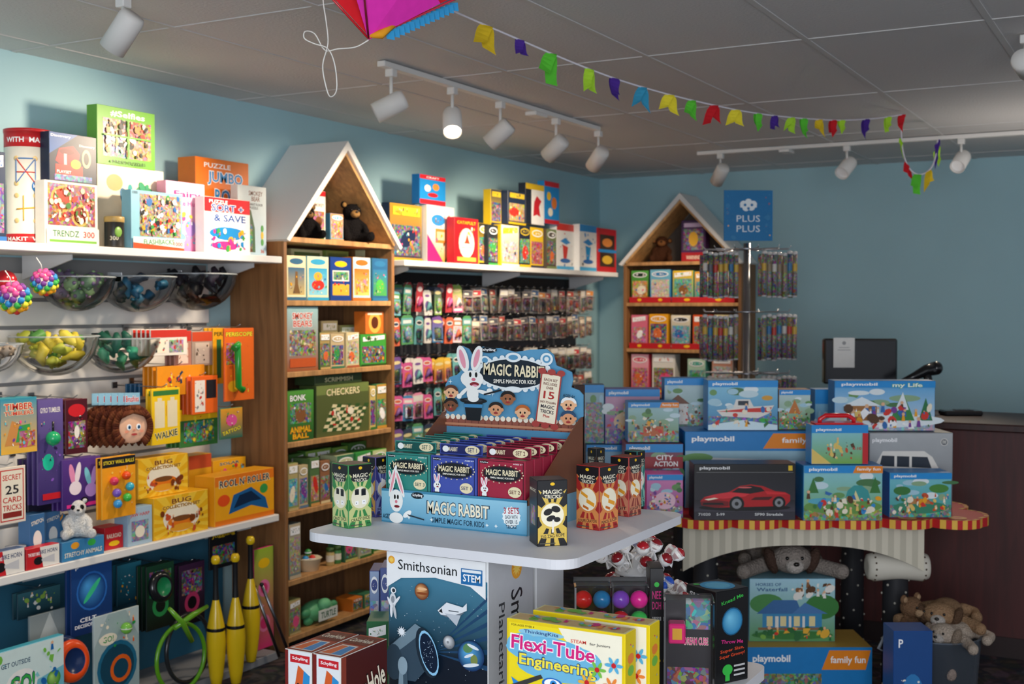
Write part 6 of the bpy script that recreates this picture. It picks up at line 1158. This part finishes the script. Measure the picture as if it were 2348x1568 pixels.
q.prism([(-.07,0),(.07,0),(.07,.08),(.0,.155),(-.07,.08)],-.002,.002,'#2f78a8','card'); A=Art(q,(-.07,-.002,0),(1,0,0),(0,0,1),(0,-1,0),.14,.155); A.draw([('e',.5,.4,.16,.2,'#e8e8e4'),('p',[(0,.5),(.5,1.0),(.48,.9),(0,.42)],'#e8a02a')])
put(q,'display_header','blue gabled header card standing behind plush panda','card',(REG[-1][2]-.006,m_.location.y,ZL+.0005),R90)
for i,(a,b,t,c) in enumerate([(68,104,1178,'#3a6a9a'),(104,140,1172,'#4a7aa8')]):
    wallitem(a,b,t,-3.54-.02*i,.06,ZL,c,[('r',0,0,1,1,c),('t','STRETCH',.5,.85,.85,.08,'#f4ead2',.2),('e',.5,.5,.3,.18,'#ece8e0'),('b',.1,.05,.9,.3,'#4a8ab0')],'toy_box','blue open display box of small plush toys',group=GL)
for (px,z_) in [(-8,0),(40,0),(40,1)]:
    p=onX(px,1240,-3.56); m=MB(); m.lathe([(1e-4,0),(.032,0),(.034,.004),(.034,.024),(.031,.028),(1e-4,.028)],'#c0b8a8','clearthick',20); l=MB(); l.lathe([(.033,.028),(.035,.029),(.035,.037),(1e-4,.038)],'#a8aab0','plastic',20)
    i_=MB(); i_.lathe([(1e-4,.003),(.030,.003),(.030,.02),(1e-4,.02)],'#b8a088','rubber',16)
    put(m,'putty_jar','shallow clear jar of putty with grey lid','jar',(-3.57,p.y,ZL+.0005+.0390*z_),0,'putty jars on the lower shelf',parts=[('lid',l),('putty',i_)])
horn=[('r',0,0,1,1,'#ece8e0'),('p',[(0,0),(.5,0),(.4,1),(0,1)],'#c8242c'),('t','BIKE HORN',.66,.75,.55,.2,'#1d3a6a'),('t','THE BEST BIKE',.22,.7,.35,.16,'#ffffff'),('e',.35,.35,.14,.2,'#1a1a1e'),('p',[(.45,.3),(.85,.15),(.85,.55),(.45,.42)],'#c9c9cc')]
wallitem(60,138,1252,-3.49,.04,ZL,'#c8242c',horn,'toy_box','red and white bike horn box on shelf edge',group=GL)
wallitem(-30,58,1262,-3.49,.04,ZL,'#3a5a8a',horn,'toy_box','red and white bike horn box beside another',group=GL)
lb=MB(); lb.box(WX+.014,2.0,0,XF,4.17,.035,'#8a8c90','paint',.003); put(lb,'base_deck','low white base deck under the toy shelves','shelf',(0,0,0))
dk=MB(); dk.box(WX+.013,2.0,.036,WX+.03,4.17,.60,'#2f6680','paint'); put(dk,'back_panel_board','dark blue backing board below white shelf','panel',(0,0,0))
BZ=.036
hang(162,258,1284,1450,-3.50,'#16336a',[('g',0,0,1,1,'#102a5a','#1f4a8a'),('c',.5,.58,.38,'#2a6ab8'),('o',.5,.58,.34,'#123a7a','#4aa0e0'),('e',.5,.58,.3,.04,'#3ac08a',.8),('t','P',.14,.93,.08,.05,'#ffffff'),('t','CELT',.4,.2,.4,.06,'#ffffff'),('t','DECISION MAKER',.5,.12,.85,.05,'#ffffff')],'carded_toy','navy card with glossy blue spinning toy',2)
def disc(px,py,x,r,c,c2,label,name='flying_disc',tilt=0):
    p=onX(px,py,x); m=MB(); m.lathe([(1e-4,.006),(r*.55,.006),(r*.6,.01),(r*.85,.008),(r,-.002),(r,-.014),(r*.96,-.014),(r*.95,-.004),(1e-4,.0)],c,'plastic',32,colf=[c2,c2,c,c,c,c,c,c])
    put(m,name,label,'flying disc',p,0,rot=(tilt,math.radians(80),0))
hang(335,400,1292,1440,-3.58,'#14201c',[('g',0,0,1,1,'#0e1614','#1f4a34'),('b',.1,.5,.9,.9,'#1f5a3a'),('c',.5,.35,.3,'#2a8a4a'),('c',.5,.35,.18,'#0e1614'),('B',5,221,.1,.5,.9,.9,['#3ac04a','#1c6ab0','#0e1614'])],'carded_toy','black and green diabolo pack under white shelf',3)
hang(410,470,1290,1430,-3.62,'#181420',[('g',0,0,1,1,'#120e18','#4a2a4a'),('b',.1,.5,.9,.9,'#5a2a4a'),('c',.5,.35,.3,'#c83a6a'),('c',.5,.35,.18,'#120e18'),('B',5,222,.1,.5,.9,.9,['#e0559a','#f2a81d','#120e18'])],'carded_toy','black and pink diabolo pack under white shelf',3)
hang(268,325,1290,1385,-3.66,'#1f4a5a',[('g',0,0,1,1,'#163848','#2f7a90'),('B',8,223,.1,.1,.9,.85,['#3ab0c8','#e8e4dc','#f2a81d'])],'carded_toy','teal carded outdoor toy under white shelf',2)
hang(40,140,1350,1410,-3.64,'#20424e',[('g',0,0,1,1,'#1a3440','#3a6a74'),('B',8,224,.1,.1,.9,.85,['#8ab04a','#e8e4dc','#3a9ab0'])],'carded_toy','dark teal carded toy under white shelf',2)
disc(372,1345,-3.48,.060,'#17191c','#1c7a4a','black and green spinning poi disc under the shelf')
for i,(px,py,r,x) in enumerate([(415,1500,.13,-3.44),(432,1500,.135,-3.50)]):
    p=onX(px,py,x); m=MB(); m.tube([(0,r*math.cos(a*math.pi/18),r*math.sin(a*math.pi/18)) for a in range(37)],.0085,['#5a9a1e','#2a2c2e'][i],'plastic',8,cap=False)
    put(m,'throwing_ring',['lime green','black'][i]+' throwing ring leaning under shelf','ring',(p.x,p.y,BZ+r+.008),0,'throwing rings',rot=(0,-.06,.1*i))
for i,(a,b) in enumerate([((388,1395),(440,1470)),((475,1390),(400,1440))]):
    p=onX(*a,-3.42);q_=onX(*b,-3.42); m=MB(); m.tube([p-p,(q_-p)*.5+Vector((.01,0,.01)),q_-p],[.008,.012,.01],'#6aa82a','plastic',8); put(m,'rubber_strap','lime green rubber strap hanging over rings','strap',p,0)
cl=[(1e-4,0),(.012,0),(.02,.006),(.028,.05),(.037,.13),(.04,.19),(.036,.25),(.024,.31),(.013,.36),(.0105,.40),(.0105,.50),(.013,.507),(.018,.515),(.018,.53),(.012,.54),(1e-4,.54)]
for i,(px,xo) in enumerate([(495,-3.44),(540,-3.40),(575,-3.47)]):
    p=onX(px,1400,xo); b=MB(); b.lathe(cl[:9],'#e8c01c','plastic',20,colf=['#1a1a1c','#1a1a1c']+['#eac41c']*6)
    hn=MB(); hn.lathe(cl[8:12],'#17171a','rubber',14); kn=MB(); kn.lathe(cl[11:],'#eac41c','plastic',14)
    st=MB(); st.lathe([(.0372,.235),(.0375,.24),(.035,.255)],'#17171a','plastic',20)
    put(b,'juggling_club','yellow juggling club with black handle','juggling club',(xo,p.y,BZ if xo<=-3.47 else 0.0),0,'yellow juggling clubs',rot=(0,0,i),parts=[('handle',hn,'black taped handle'),('knob',kn),('stripe',st,'black stripe')])
wallitem(582,628,1255,-3.56,.012,BZ+.001,'#d8307a',[('g',0,0,1,1,'#e03a7a','#a0c03a'),('c',.5,.25,.3,'#f080b0'),('c',.5,.25,.2,'#e03a7a'),('c',.5,.6,.3,'#f080b0'),('c',.5,.6,.18,'#e03a7a'),('e',.5,.85,.3,.05,'#f2c21a'),('s',.4,.42,.12,'#f6b0d0')],'hoop_pack','tall pink swirled toy pack beside juggling clubs','toy pack')
hang(480,545,1212,1300,-3.56,'#14181c',[('r',0,0,1,1,'#16181c'),('t','Juggling',.5,.85,.85,.12,'#e8c01c'),('b',.1,.1,.9,.6,'#3a3a34')],'carded_toy','black juggling header card behind clubs')
for i,((a,b),(c,d)) in enumerate([((583,1345),(640,1500)),((600,1340),(662,1490))]):
    p=onX(a,b,-3.47); q_=onX(c,d,-3.42); q_.z=BZ+.002; m=MB(); m.tube([(0,0,0),q_-p],.007,'#8a8c92','metal',8); cp=MB(); cp.ell((0,0,0),.010,'#1a1a1e','rubber',8)
    put(m,'spinning_stick','grey metal spinning stick leaning beside clubs','stick',p,0,'spinning sticks',parts=[('end_cap',cp)])
wallitem(215,320,1402,-3.49,.01,BZ,'#b8c8c8',[('p',[(0,0),(1,0),(1,.7),(.7,1),(.3,1),(0,.7)],'#9fb4b4'),('c',.5,.45,.45,'#1f6a8a'),('c',.5,.45,.38,'#16455a'),('c',.58,.42,.24,'#e8641c'),('c',.58,.42,.17,'#16455a'),('e',.3,.75,.2,.06,'#f4ead2'),('t','GO!',.3,.75,.24,.06,'#2a9a4a'),('B',6,231,.1,.6,.9,.95,['#e8641c','#2a9a4a','#f4ead2']),('b',.3,.05,.9,.2,'#e88a3a')],'carded_toy','card holding blue and orange throwing ring set','toy pack')
p=onX(290,1440,-3.465); m=MB(); m.ell((0,0,0),.022,'#7ac04a','plastic',14); m.ell((0,0,0),(.0225,.0225,.006),'#e8e4dc','plastic',14); put(m,'toy_ball','lime green ball mounted on throwing set','ball',p)
disc(168,1515,-3.44,.075,'#e8501c','#1a2f5a','orange rimmed flying disc standing under shelf')
disc(150,1505,-3.48,.075,'#1a2f5a','#e8501c','navy flying disc behind orange one')
wallitem(68,160,1402,-3.54,.01,BZ,'#8a9494',[('p',[(.1,.0),(.9,0),(.95,.6),(.5,1),(.1,.7)],'#b8c0be'),('e',.5,.6,.3,.16,'#d8dcd8'),('t','GO!',.5,.6,.3,.1,'#3a9a4a'),('b',.2,.1,.8,.4,'#9aa8a0')],'carded_toy','pale grey carded outdoor toy under shelf','toy pack')
wallitem(-20,148,1478,-3.40,.03,0,'#4ab0c8',[('g',0,0,1,1,'#3a9ac0','#8ad0d8'),('p',[(0,.6),(1,.75),(1,1),(0,1)],'#d8ece8'),('e',.4,.7,.22,.12,'#f4f4ee'),('ot','GO!',.41,.7,.34,.14,'#3ab04a','#1a4a6a'),('t','GET OUTSIDE',.32,.88,.4,.04,'#1a4a6a'),('o',.85,.66,.10,'#3a8a2a','#b8e87a'),('t','SLIDING',.66,.5,.4,.08,'#ffffff'),('B',10,232,.05,.5,.95,.95,['#1c6ab0','#8ad0d8','#7ac04a'])],'toy_box','light blue outdoor disc game box under shelf')
# ================================================================ CEILING: TRACKS AND HEADS
def rail(x0,y0,x1,y1,label):
    m=MB(); 
    if abs(x1-x0)<.02: m.box(x0-.018,y0,H-.026,x0+.018,y1,H-.004,'#e4e2de','paint',.002); f=(x0,(y0*.35+y1*.65))
    else: m.box(x0,y0-.018,H-.026,x1,y0+.018,H-.004,'#e4e2de','paint',.002); f=(x0+.55,y0)
    b=MB(); b.box(f[0]-.03,f[1]-.06,H-.045,f[0]+.03,f[1]+.06,H-.0265,'#e4e2de','paint',.003)
    put(m,'track_rail',label,'track light rail',(0,0,0),parts=[('feed_box',b)])
rail(-2.72,3.88,-2.72,5.85,'white ceiling track rail carrying five spotlights')
rail(-2.62,7.08,.2,7.08,'white ceiling track rail near back wall')
def head(loc,aim,lit=False,label='white cylindrical track spotlight angled at shelves',energy=0,col=(1,.72,.45),size=1.2,drop=.11,zc=None):
    o=bpy.data.objects.new('track_light',None); link(o); o.location=loc; o['label']=label; o['category']='spotlight'; o['group']='ceiling spotlights'
    st=MB(); st.box(-.018,-.018,-.03,.018,.018,0,'#e0deda','paint',.003); st.tube([(0,0,-.03),(0,0,-drop)],.007,'#e0deda','paint',8)
    cm=MB(); piv=Vector((0,0,-drop-.03)); d=(Vector(aim)-(Vector(loc)+piv)).normalized(); r=.041
    Mx=Matrix.Translation(piv)@d.to_track_quat('Z','Y').to_matrix().to_4x4()
    cm.lathe([(1e-4,-.06),(r*.85,-.06),(r,-.045),(r,.07),(r*.92,.07),(r*.9,.05),(1e-4,.05)],'#e2dfda','paint',24,Mx)
    br=MB(); br.tube([(0,0,-drop+.004),piv+Vector((0,0,.03))],.012,'#cfccc8','paint',8)
    ln=MB(); ln.lathe([(1e-4,.054),(r*.86,.054)],'#fff',('glow' if lit else 'plastic'),20,Mx)
    for n,mm,l in(('mounting_stem',st,None),('swivel_bracket',br,None),('lamp_can',cm,'white metal lamp cylinder'),('lens',ln,'glowing warm lens' if lit else None)):
        c=bpy.data.objects.new(n,mm.mesh(n)); link(c); c.parent=o
        if l: c['label']=l
    if energy:
        L=bpy.data.lights.new('spot','SPOT'); L.energy=energy; L.color=col; L.spot_size=size; L.spot_blend=.8; L.shadow_soft_size=.08
        lo=bpy.data.objects.new('lamp_beam',L); link(lo); lo.location=Vector(loc)+piv+d*.085; lo.rotation_euler=d.to_track_quat('-Z','Y').to_euler()
    return o
zr=H-.026
W=(1,.82,.62)
for (px,aim,lit,e,s) in [(897,(-3.8,3.2,1.65),False,80,1.6),(1037,(-2.2,3.6,1.2),True,30,1.5),(1147,(-3.8,4.6,1.4),False,80,1.6),(1275,(-3.8,5.6,1.5),False,75,1.6),(1372,(-3.8,6.6,1.4),False,80,1.6)]:
    p=onX(px,200,-2.72); head((-2.72,p.y,zr),aim,lit,energy=e,size=s,col=W)
for (px,aim,e) in [(1652,(-3.3,7.9,1.4),50),(1942,(-2.3,5.3,.9),35),(2204,(-1.5,5.0,.9),40)]:
    p=onY(px,340,7.08); head((p.x,7.08,zr),aim,False,energy=e,col=W,label='white cylindrical track spotlight near back wall',drop=.09)
p=onZ(283,12,zr); head((p.x,p.y,H-.004),(-3.8,2.6,1.3),False,energy=45,col=W,size=1.6,label='white cylindrical spotlight fixed on ceiling tile',drop=.07)
p=onZ(2352,95,zr); head((p.x,p.y,H-.004),(-.2,8.2,1.9),False,energy=0,label='white cylindrical spotlight fixed on ceiling tile',drop=.07)
# ================================================================ BUNTING
RI=RM.transposed()
def proj(p):
    v=RI@(p-CAM); return (CX-F*v.x/v.z, CY+F*v.y/v.z)
def smooth(pts,n=6):
    sm=[]
    for i in range(len(pts)-1):
        p0=pts[max(i-1,0)];p1=pts[i];p2=pts[i+1];p3=pts[min(i+2,len(pts)-1)]
        for k in range(n):
            t=k/n; sm.append(.5*((2*p1)+(-p0+p2)*t+(2*p0-5*p1+4*p2-p3)*t*t+(-p0+3*p1-3*p2+p3)*t**3))
    sm.append(pts[-1]); return sm
def garland(kps,flags,label):
    pts=[atD(px,py,t) for px,py,t in kps]
    o=bpy.data.objects.new('bunting_garland',None); link(o); o.location=pts[0]; o['label']=label; o['category']='bunting'
    base0=pts[0]
    sm=smooth(pts,12)
    s=MB(); s.tube([p-base0 for p in sm],.0038,'#d8d4dc','tissue',5); c=bpy.data.objects.new('string',s.mesh('string')); link(c); c.parent=o
    R=random.Random(7)
    for (px,py,col,sz) in flags:
        sz*=R.uniform(.72,.95)
        i=min(range(len(sm)),key=lambda j:abs(proj(sm[j])[0]-px)+abs(proj(sm[j])[1]-py)*.3)
        best=sm[i]; d0=(sm[min(i+1,len(sm)-1)]-sm[max(i-1,0)]).normalized()
        d=(d0+Vector((math.cos(YAW),math.sin(YAW),0))*R.uniform(.3,.9)).normalized()
        side=Vector((-d.y,d.x,0)).normalized()
        f=MB(); w=.040*sz
        for sgn in(-1,1):
            n=6; vs=[]
            sw=R.uniform(.15,.75); rd=R.uniform(.7,1.2); tw=R.uniform(-.012,.012)
            for k in range(n+1):
                u=k/n; L=.092*sz*u*rd
                off=side*(sgn*.004+sgn*L*.3)+d*(sgn*L*sw)+Vector((0,0,-L*(.95-.3*sw)+ .006*math.sin(u*5)*sz))
                vs.append(best-base0+off-d*w/2*(1+.25*u)+side*.006*math.sin(u*4)+Vector((0,0,sgn*.006*u+tw*u))); vs.append(best-base0+off+d*w/2*(1+.25*u)-side*.006*math.sin(u*6)-Vector((0,0,sgn*.006*u+tw*u)))
            f.add(vs,[(2*k,2*k+1,2*k+3,2*k+2) for k in range(n)],col,'tissue')
        c=bpy.data.objects.new('tissue_flag',f.mesh('tissue_flag')); link(c); c.parent=o; c['label']='tissue paper flag folded over string'
    return o
def tt(px,a=(1010,3.65),b=(2075,5.93)):
    u=(px-a[0])/(b[0]-a[0]); return 1/((1-u)/a[1]+u/b[1])
K=[(1018,16),(1100,52),(1200,95),(1330,150),(1450,193),(1600,233),(1750,262),(1900,275),(2000,272),(2072,262)]
YL='#e8d83a';LM='#a8d83a';GR='#5ac03a';PU='#4a2f8a';RD='#c8242c';BL_='#3a94b8';DY='#d8b82a'
garland([(x,y,tt(x)) for x,y in K],[(1115,58,DY,1.4),(1190,92,PU,.95),(1258,122,GR,1.1),(1350,158,LM,1.1),(1408,180,PU,1),(1475,200,BL_,1.1),(1532,218,YL,1.15),(1588,230,GR,1),(1636,242,RD,1.1),(1686,252,YL,1.1),(1735,260,GR,.9),(1770,264,PU,.9),(1815,268,LM,1.05),(1848,271,GR,.9),(1880,274,DY,.9),(1912,275,RD,.9),(1930,275,LM,.9),(1985,273,PU,.9),(2036,268,LM,.9),(2067,262,RD,1.1)],'string of colourful tissue flags stretched across ceiling')
T6=6.1
garland([(2066,290,T6),(2068,330,T6),(2075,365,T6),(2090,392,T6),(2112,400,T6+.03),(2135,385,T6+.05),(2146,355,T6+.08),(2150,322,T6+.1)],[(2067,322,LM,1),(2080,372,RD,1.1),(2105,400,GR,1.1),(2127,388,DY,1.1),(2146,340,LM,1.1),(2150,326,PU,1.1)],'short dangling loop of tissue flags below ceiling')
# ================================================================ KITE
def kite():
    P=lambda px,py,t: atD(px,py,t)
    tip=P(845,88,3.0); top=P(960,-150,3.05); L=P(700,-70,2.95); Rr=P(1150,-50,3.25)
    top.z=min(top.z,2.46); 
    o=bpy.data.objects.new('kite',None); link(o); o.location=tip; o['label']='magenta, red and blue fabric kite hanging from ceiling'; o['category']='kite'
    def part(n,mb,l=None):
        c=bpy.data.objects.new(n,mb.mesh(n)); link(c); c.parent=o
        if l: c['label']=l
    r=lambda p:p-tip
    dn=Vector((0,0,-.004)); up=Vector((0,0,.006))
    a=MB(); a.add([r(tip)+up,r(Rr)+up,r(top)+up,r(L)+up],[(0,1,2,3)],'#d8262f','tissue'); part('sail',a,'red fabric sail')
    b=MB()
    b.add([r(tip)+dn,r(P(1010,8,3.1)),r(P(960,-70,3.0)),r(P(800,-60,2.9))],[(0,1,2,3)],'#e838b4','tissue'); part('keel_panel',b,'magenta keel panel')
    c_=MB(); c_.add([r(tip)+up*2,r(P(1050,-2,3.2))+up,r(P(1075,-30,3.22))+up,r(P(1000,-20,3.1))+up],[(0,1,2,3)],'#3a9ad0','tissue')
    for i in range(14):
        u=.18+i/18; p=r(tip).lerp(r(P(1050,-2,3.2)),u)
        c_.add([p,p+Vector((.02,.008,0)),p+Vector((.024,.006,-.024)),p+Vector((.004,.0,-.02))],[(0,1,2,3)],'#3a9ad0','tissue')
    part('blue_fringe',c_,'blue fringed trim')
    s=MB(); s.tube([r(tip),r(P(835,-10,2.93)),r(P(800,-60,2.9))],.003,'#7a1a2a','plastic',6); s.tube([r(tip),r(L)],.003,'#c8242c','plastic',6); s.tube([r(tip),r(Rr)],.003,'#d8304a','plastic',6); part('spar',s,'dark red spar')
    y=MB(); y.tube([r(tip)+up,r(tip)*.5+r(P(900,70,3.02))*.5,r(P(915,50,3.05))],[.004,.012,.003],'#e8a02a','tissue',6); part('yellow_tab',y,'yellow tab')
kite()
m=MB(); tK=3.0
path=[(742,-60),(741,0),(748,50),(752,100),(740,150),(748,200),(758,222),(772,205),(768,150),(752,112),(720,100),(698,88),(700,72),(722,78),(745,115),(775,112),(815,108),(845,92)]
pts=[atD(x,y,tK+.02*math.sin(i)) for i,(x,y) in enumerate(path)]; o0=pts[0]
m.tube([p-o0 for p in smooth(pts,5)],.0018,'#e8e4dc','matte',5); put(m,'kite_string','looped white kite string dangling from ceiling','string',o0)
# ================================================================ LIGHTS / WORLD / CAMERA
w=bpy.data.worlds.new('world'); sc.world=w; w.use_nodes=True
bg=w.node_tree.nodes['Background']; bg.inputs[0].default_value=(.86,.91,1.0,1); bg.inputs[1].default_value=.62
def area(loc,aim,size,e,col,sy=None):
    L=bpy.data.lights.new('window_light','AREA'); L.energy=e; L.size=size; L.color=col
    if sy: L.shape='RECTANGLE'; L.size_y=sy
    o=bpy.data.objects.new('window_light',L); link(o); o.location=loc; o.rotation_euler=(Vector(aim)-Vector(loc)).to_track_quat('-Z','Y').to_euler()
area((.7,-1.2,1.5),(-1.6,2.6,1.1),2.2,120,(.90,.94,1.0),1.6)
L=bpy.data.lights.new('ceiling_bounce_fill','SPOT'); L.energy=16; L.color=(1,.9,.8); L.spot_size=2.6; L.spot_blend=1; L.shadow_soft_size=.3  # added upward spot without a fixture, stands in for light bounced onto the ceiling
lo=bpy.data.objects.new('ceiling_bounce_fill',L); link(lo); lo.location=(-.55,6.6,1.7); lo.rotation_euler=Euler((math.pi,0,0))
cd=bpy.data.cameras.new('camera'); co=bpy.data.objects.new('camera',cd); link(co); sc.camera=co
co.location=CAM; co.rotation_euler=(math.pi/2-PITCH,0,YAW); cd.sensor_width=36; cd.lens=36*F/2348; cd.clip_start=.05
cd.dof.use_dof=True; cd.dof.focus_distance=2.75; cd.dof.aperture_fstop=6.3
sc.view_settings.view_transform='Standard'; sc.view_settings.look='None'; sc.view_settings.exposure=0
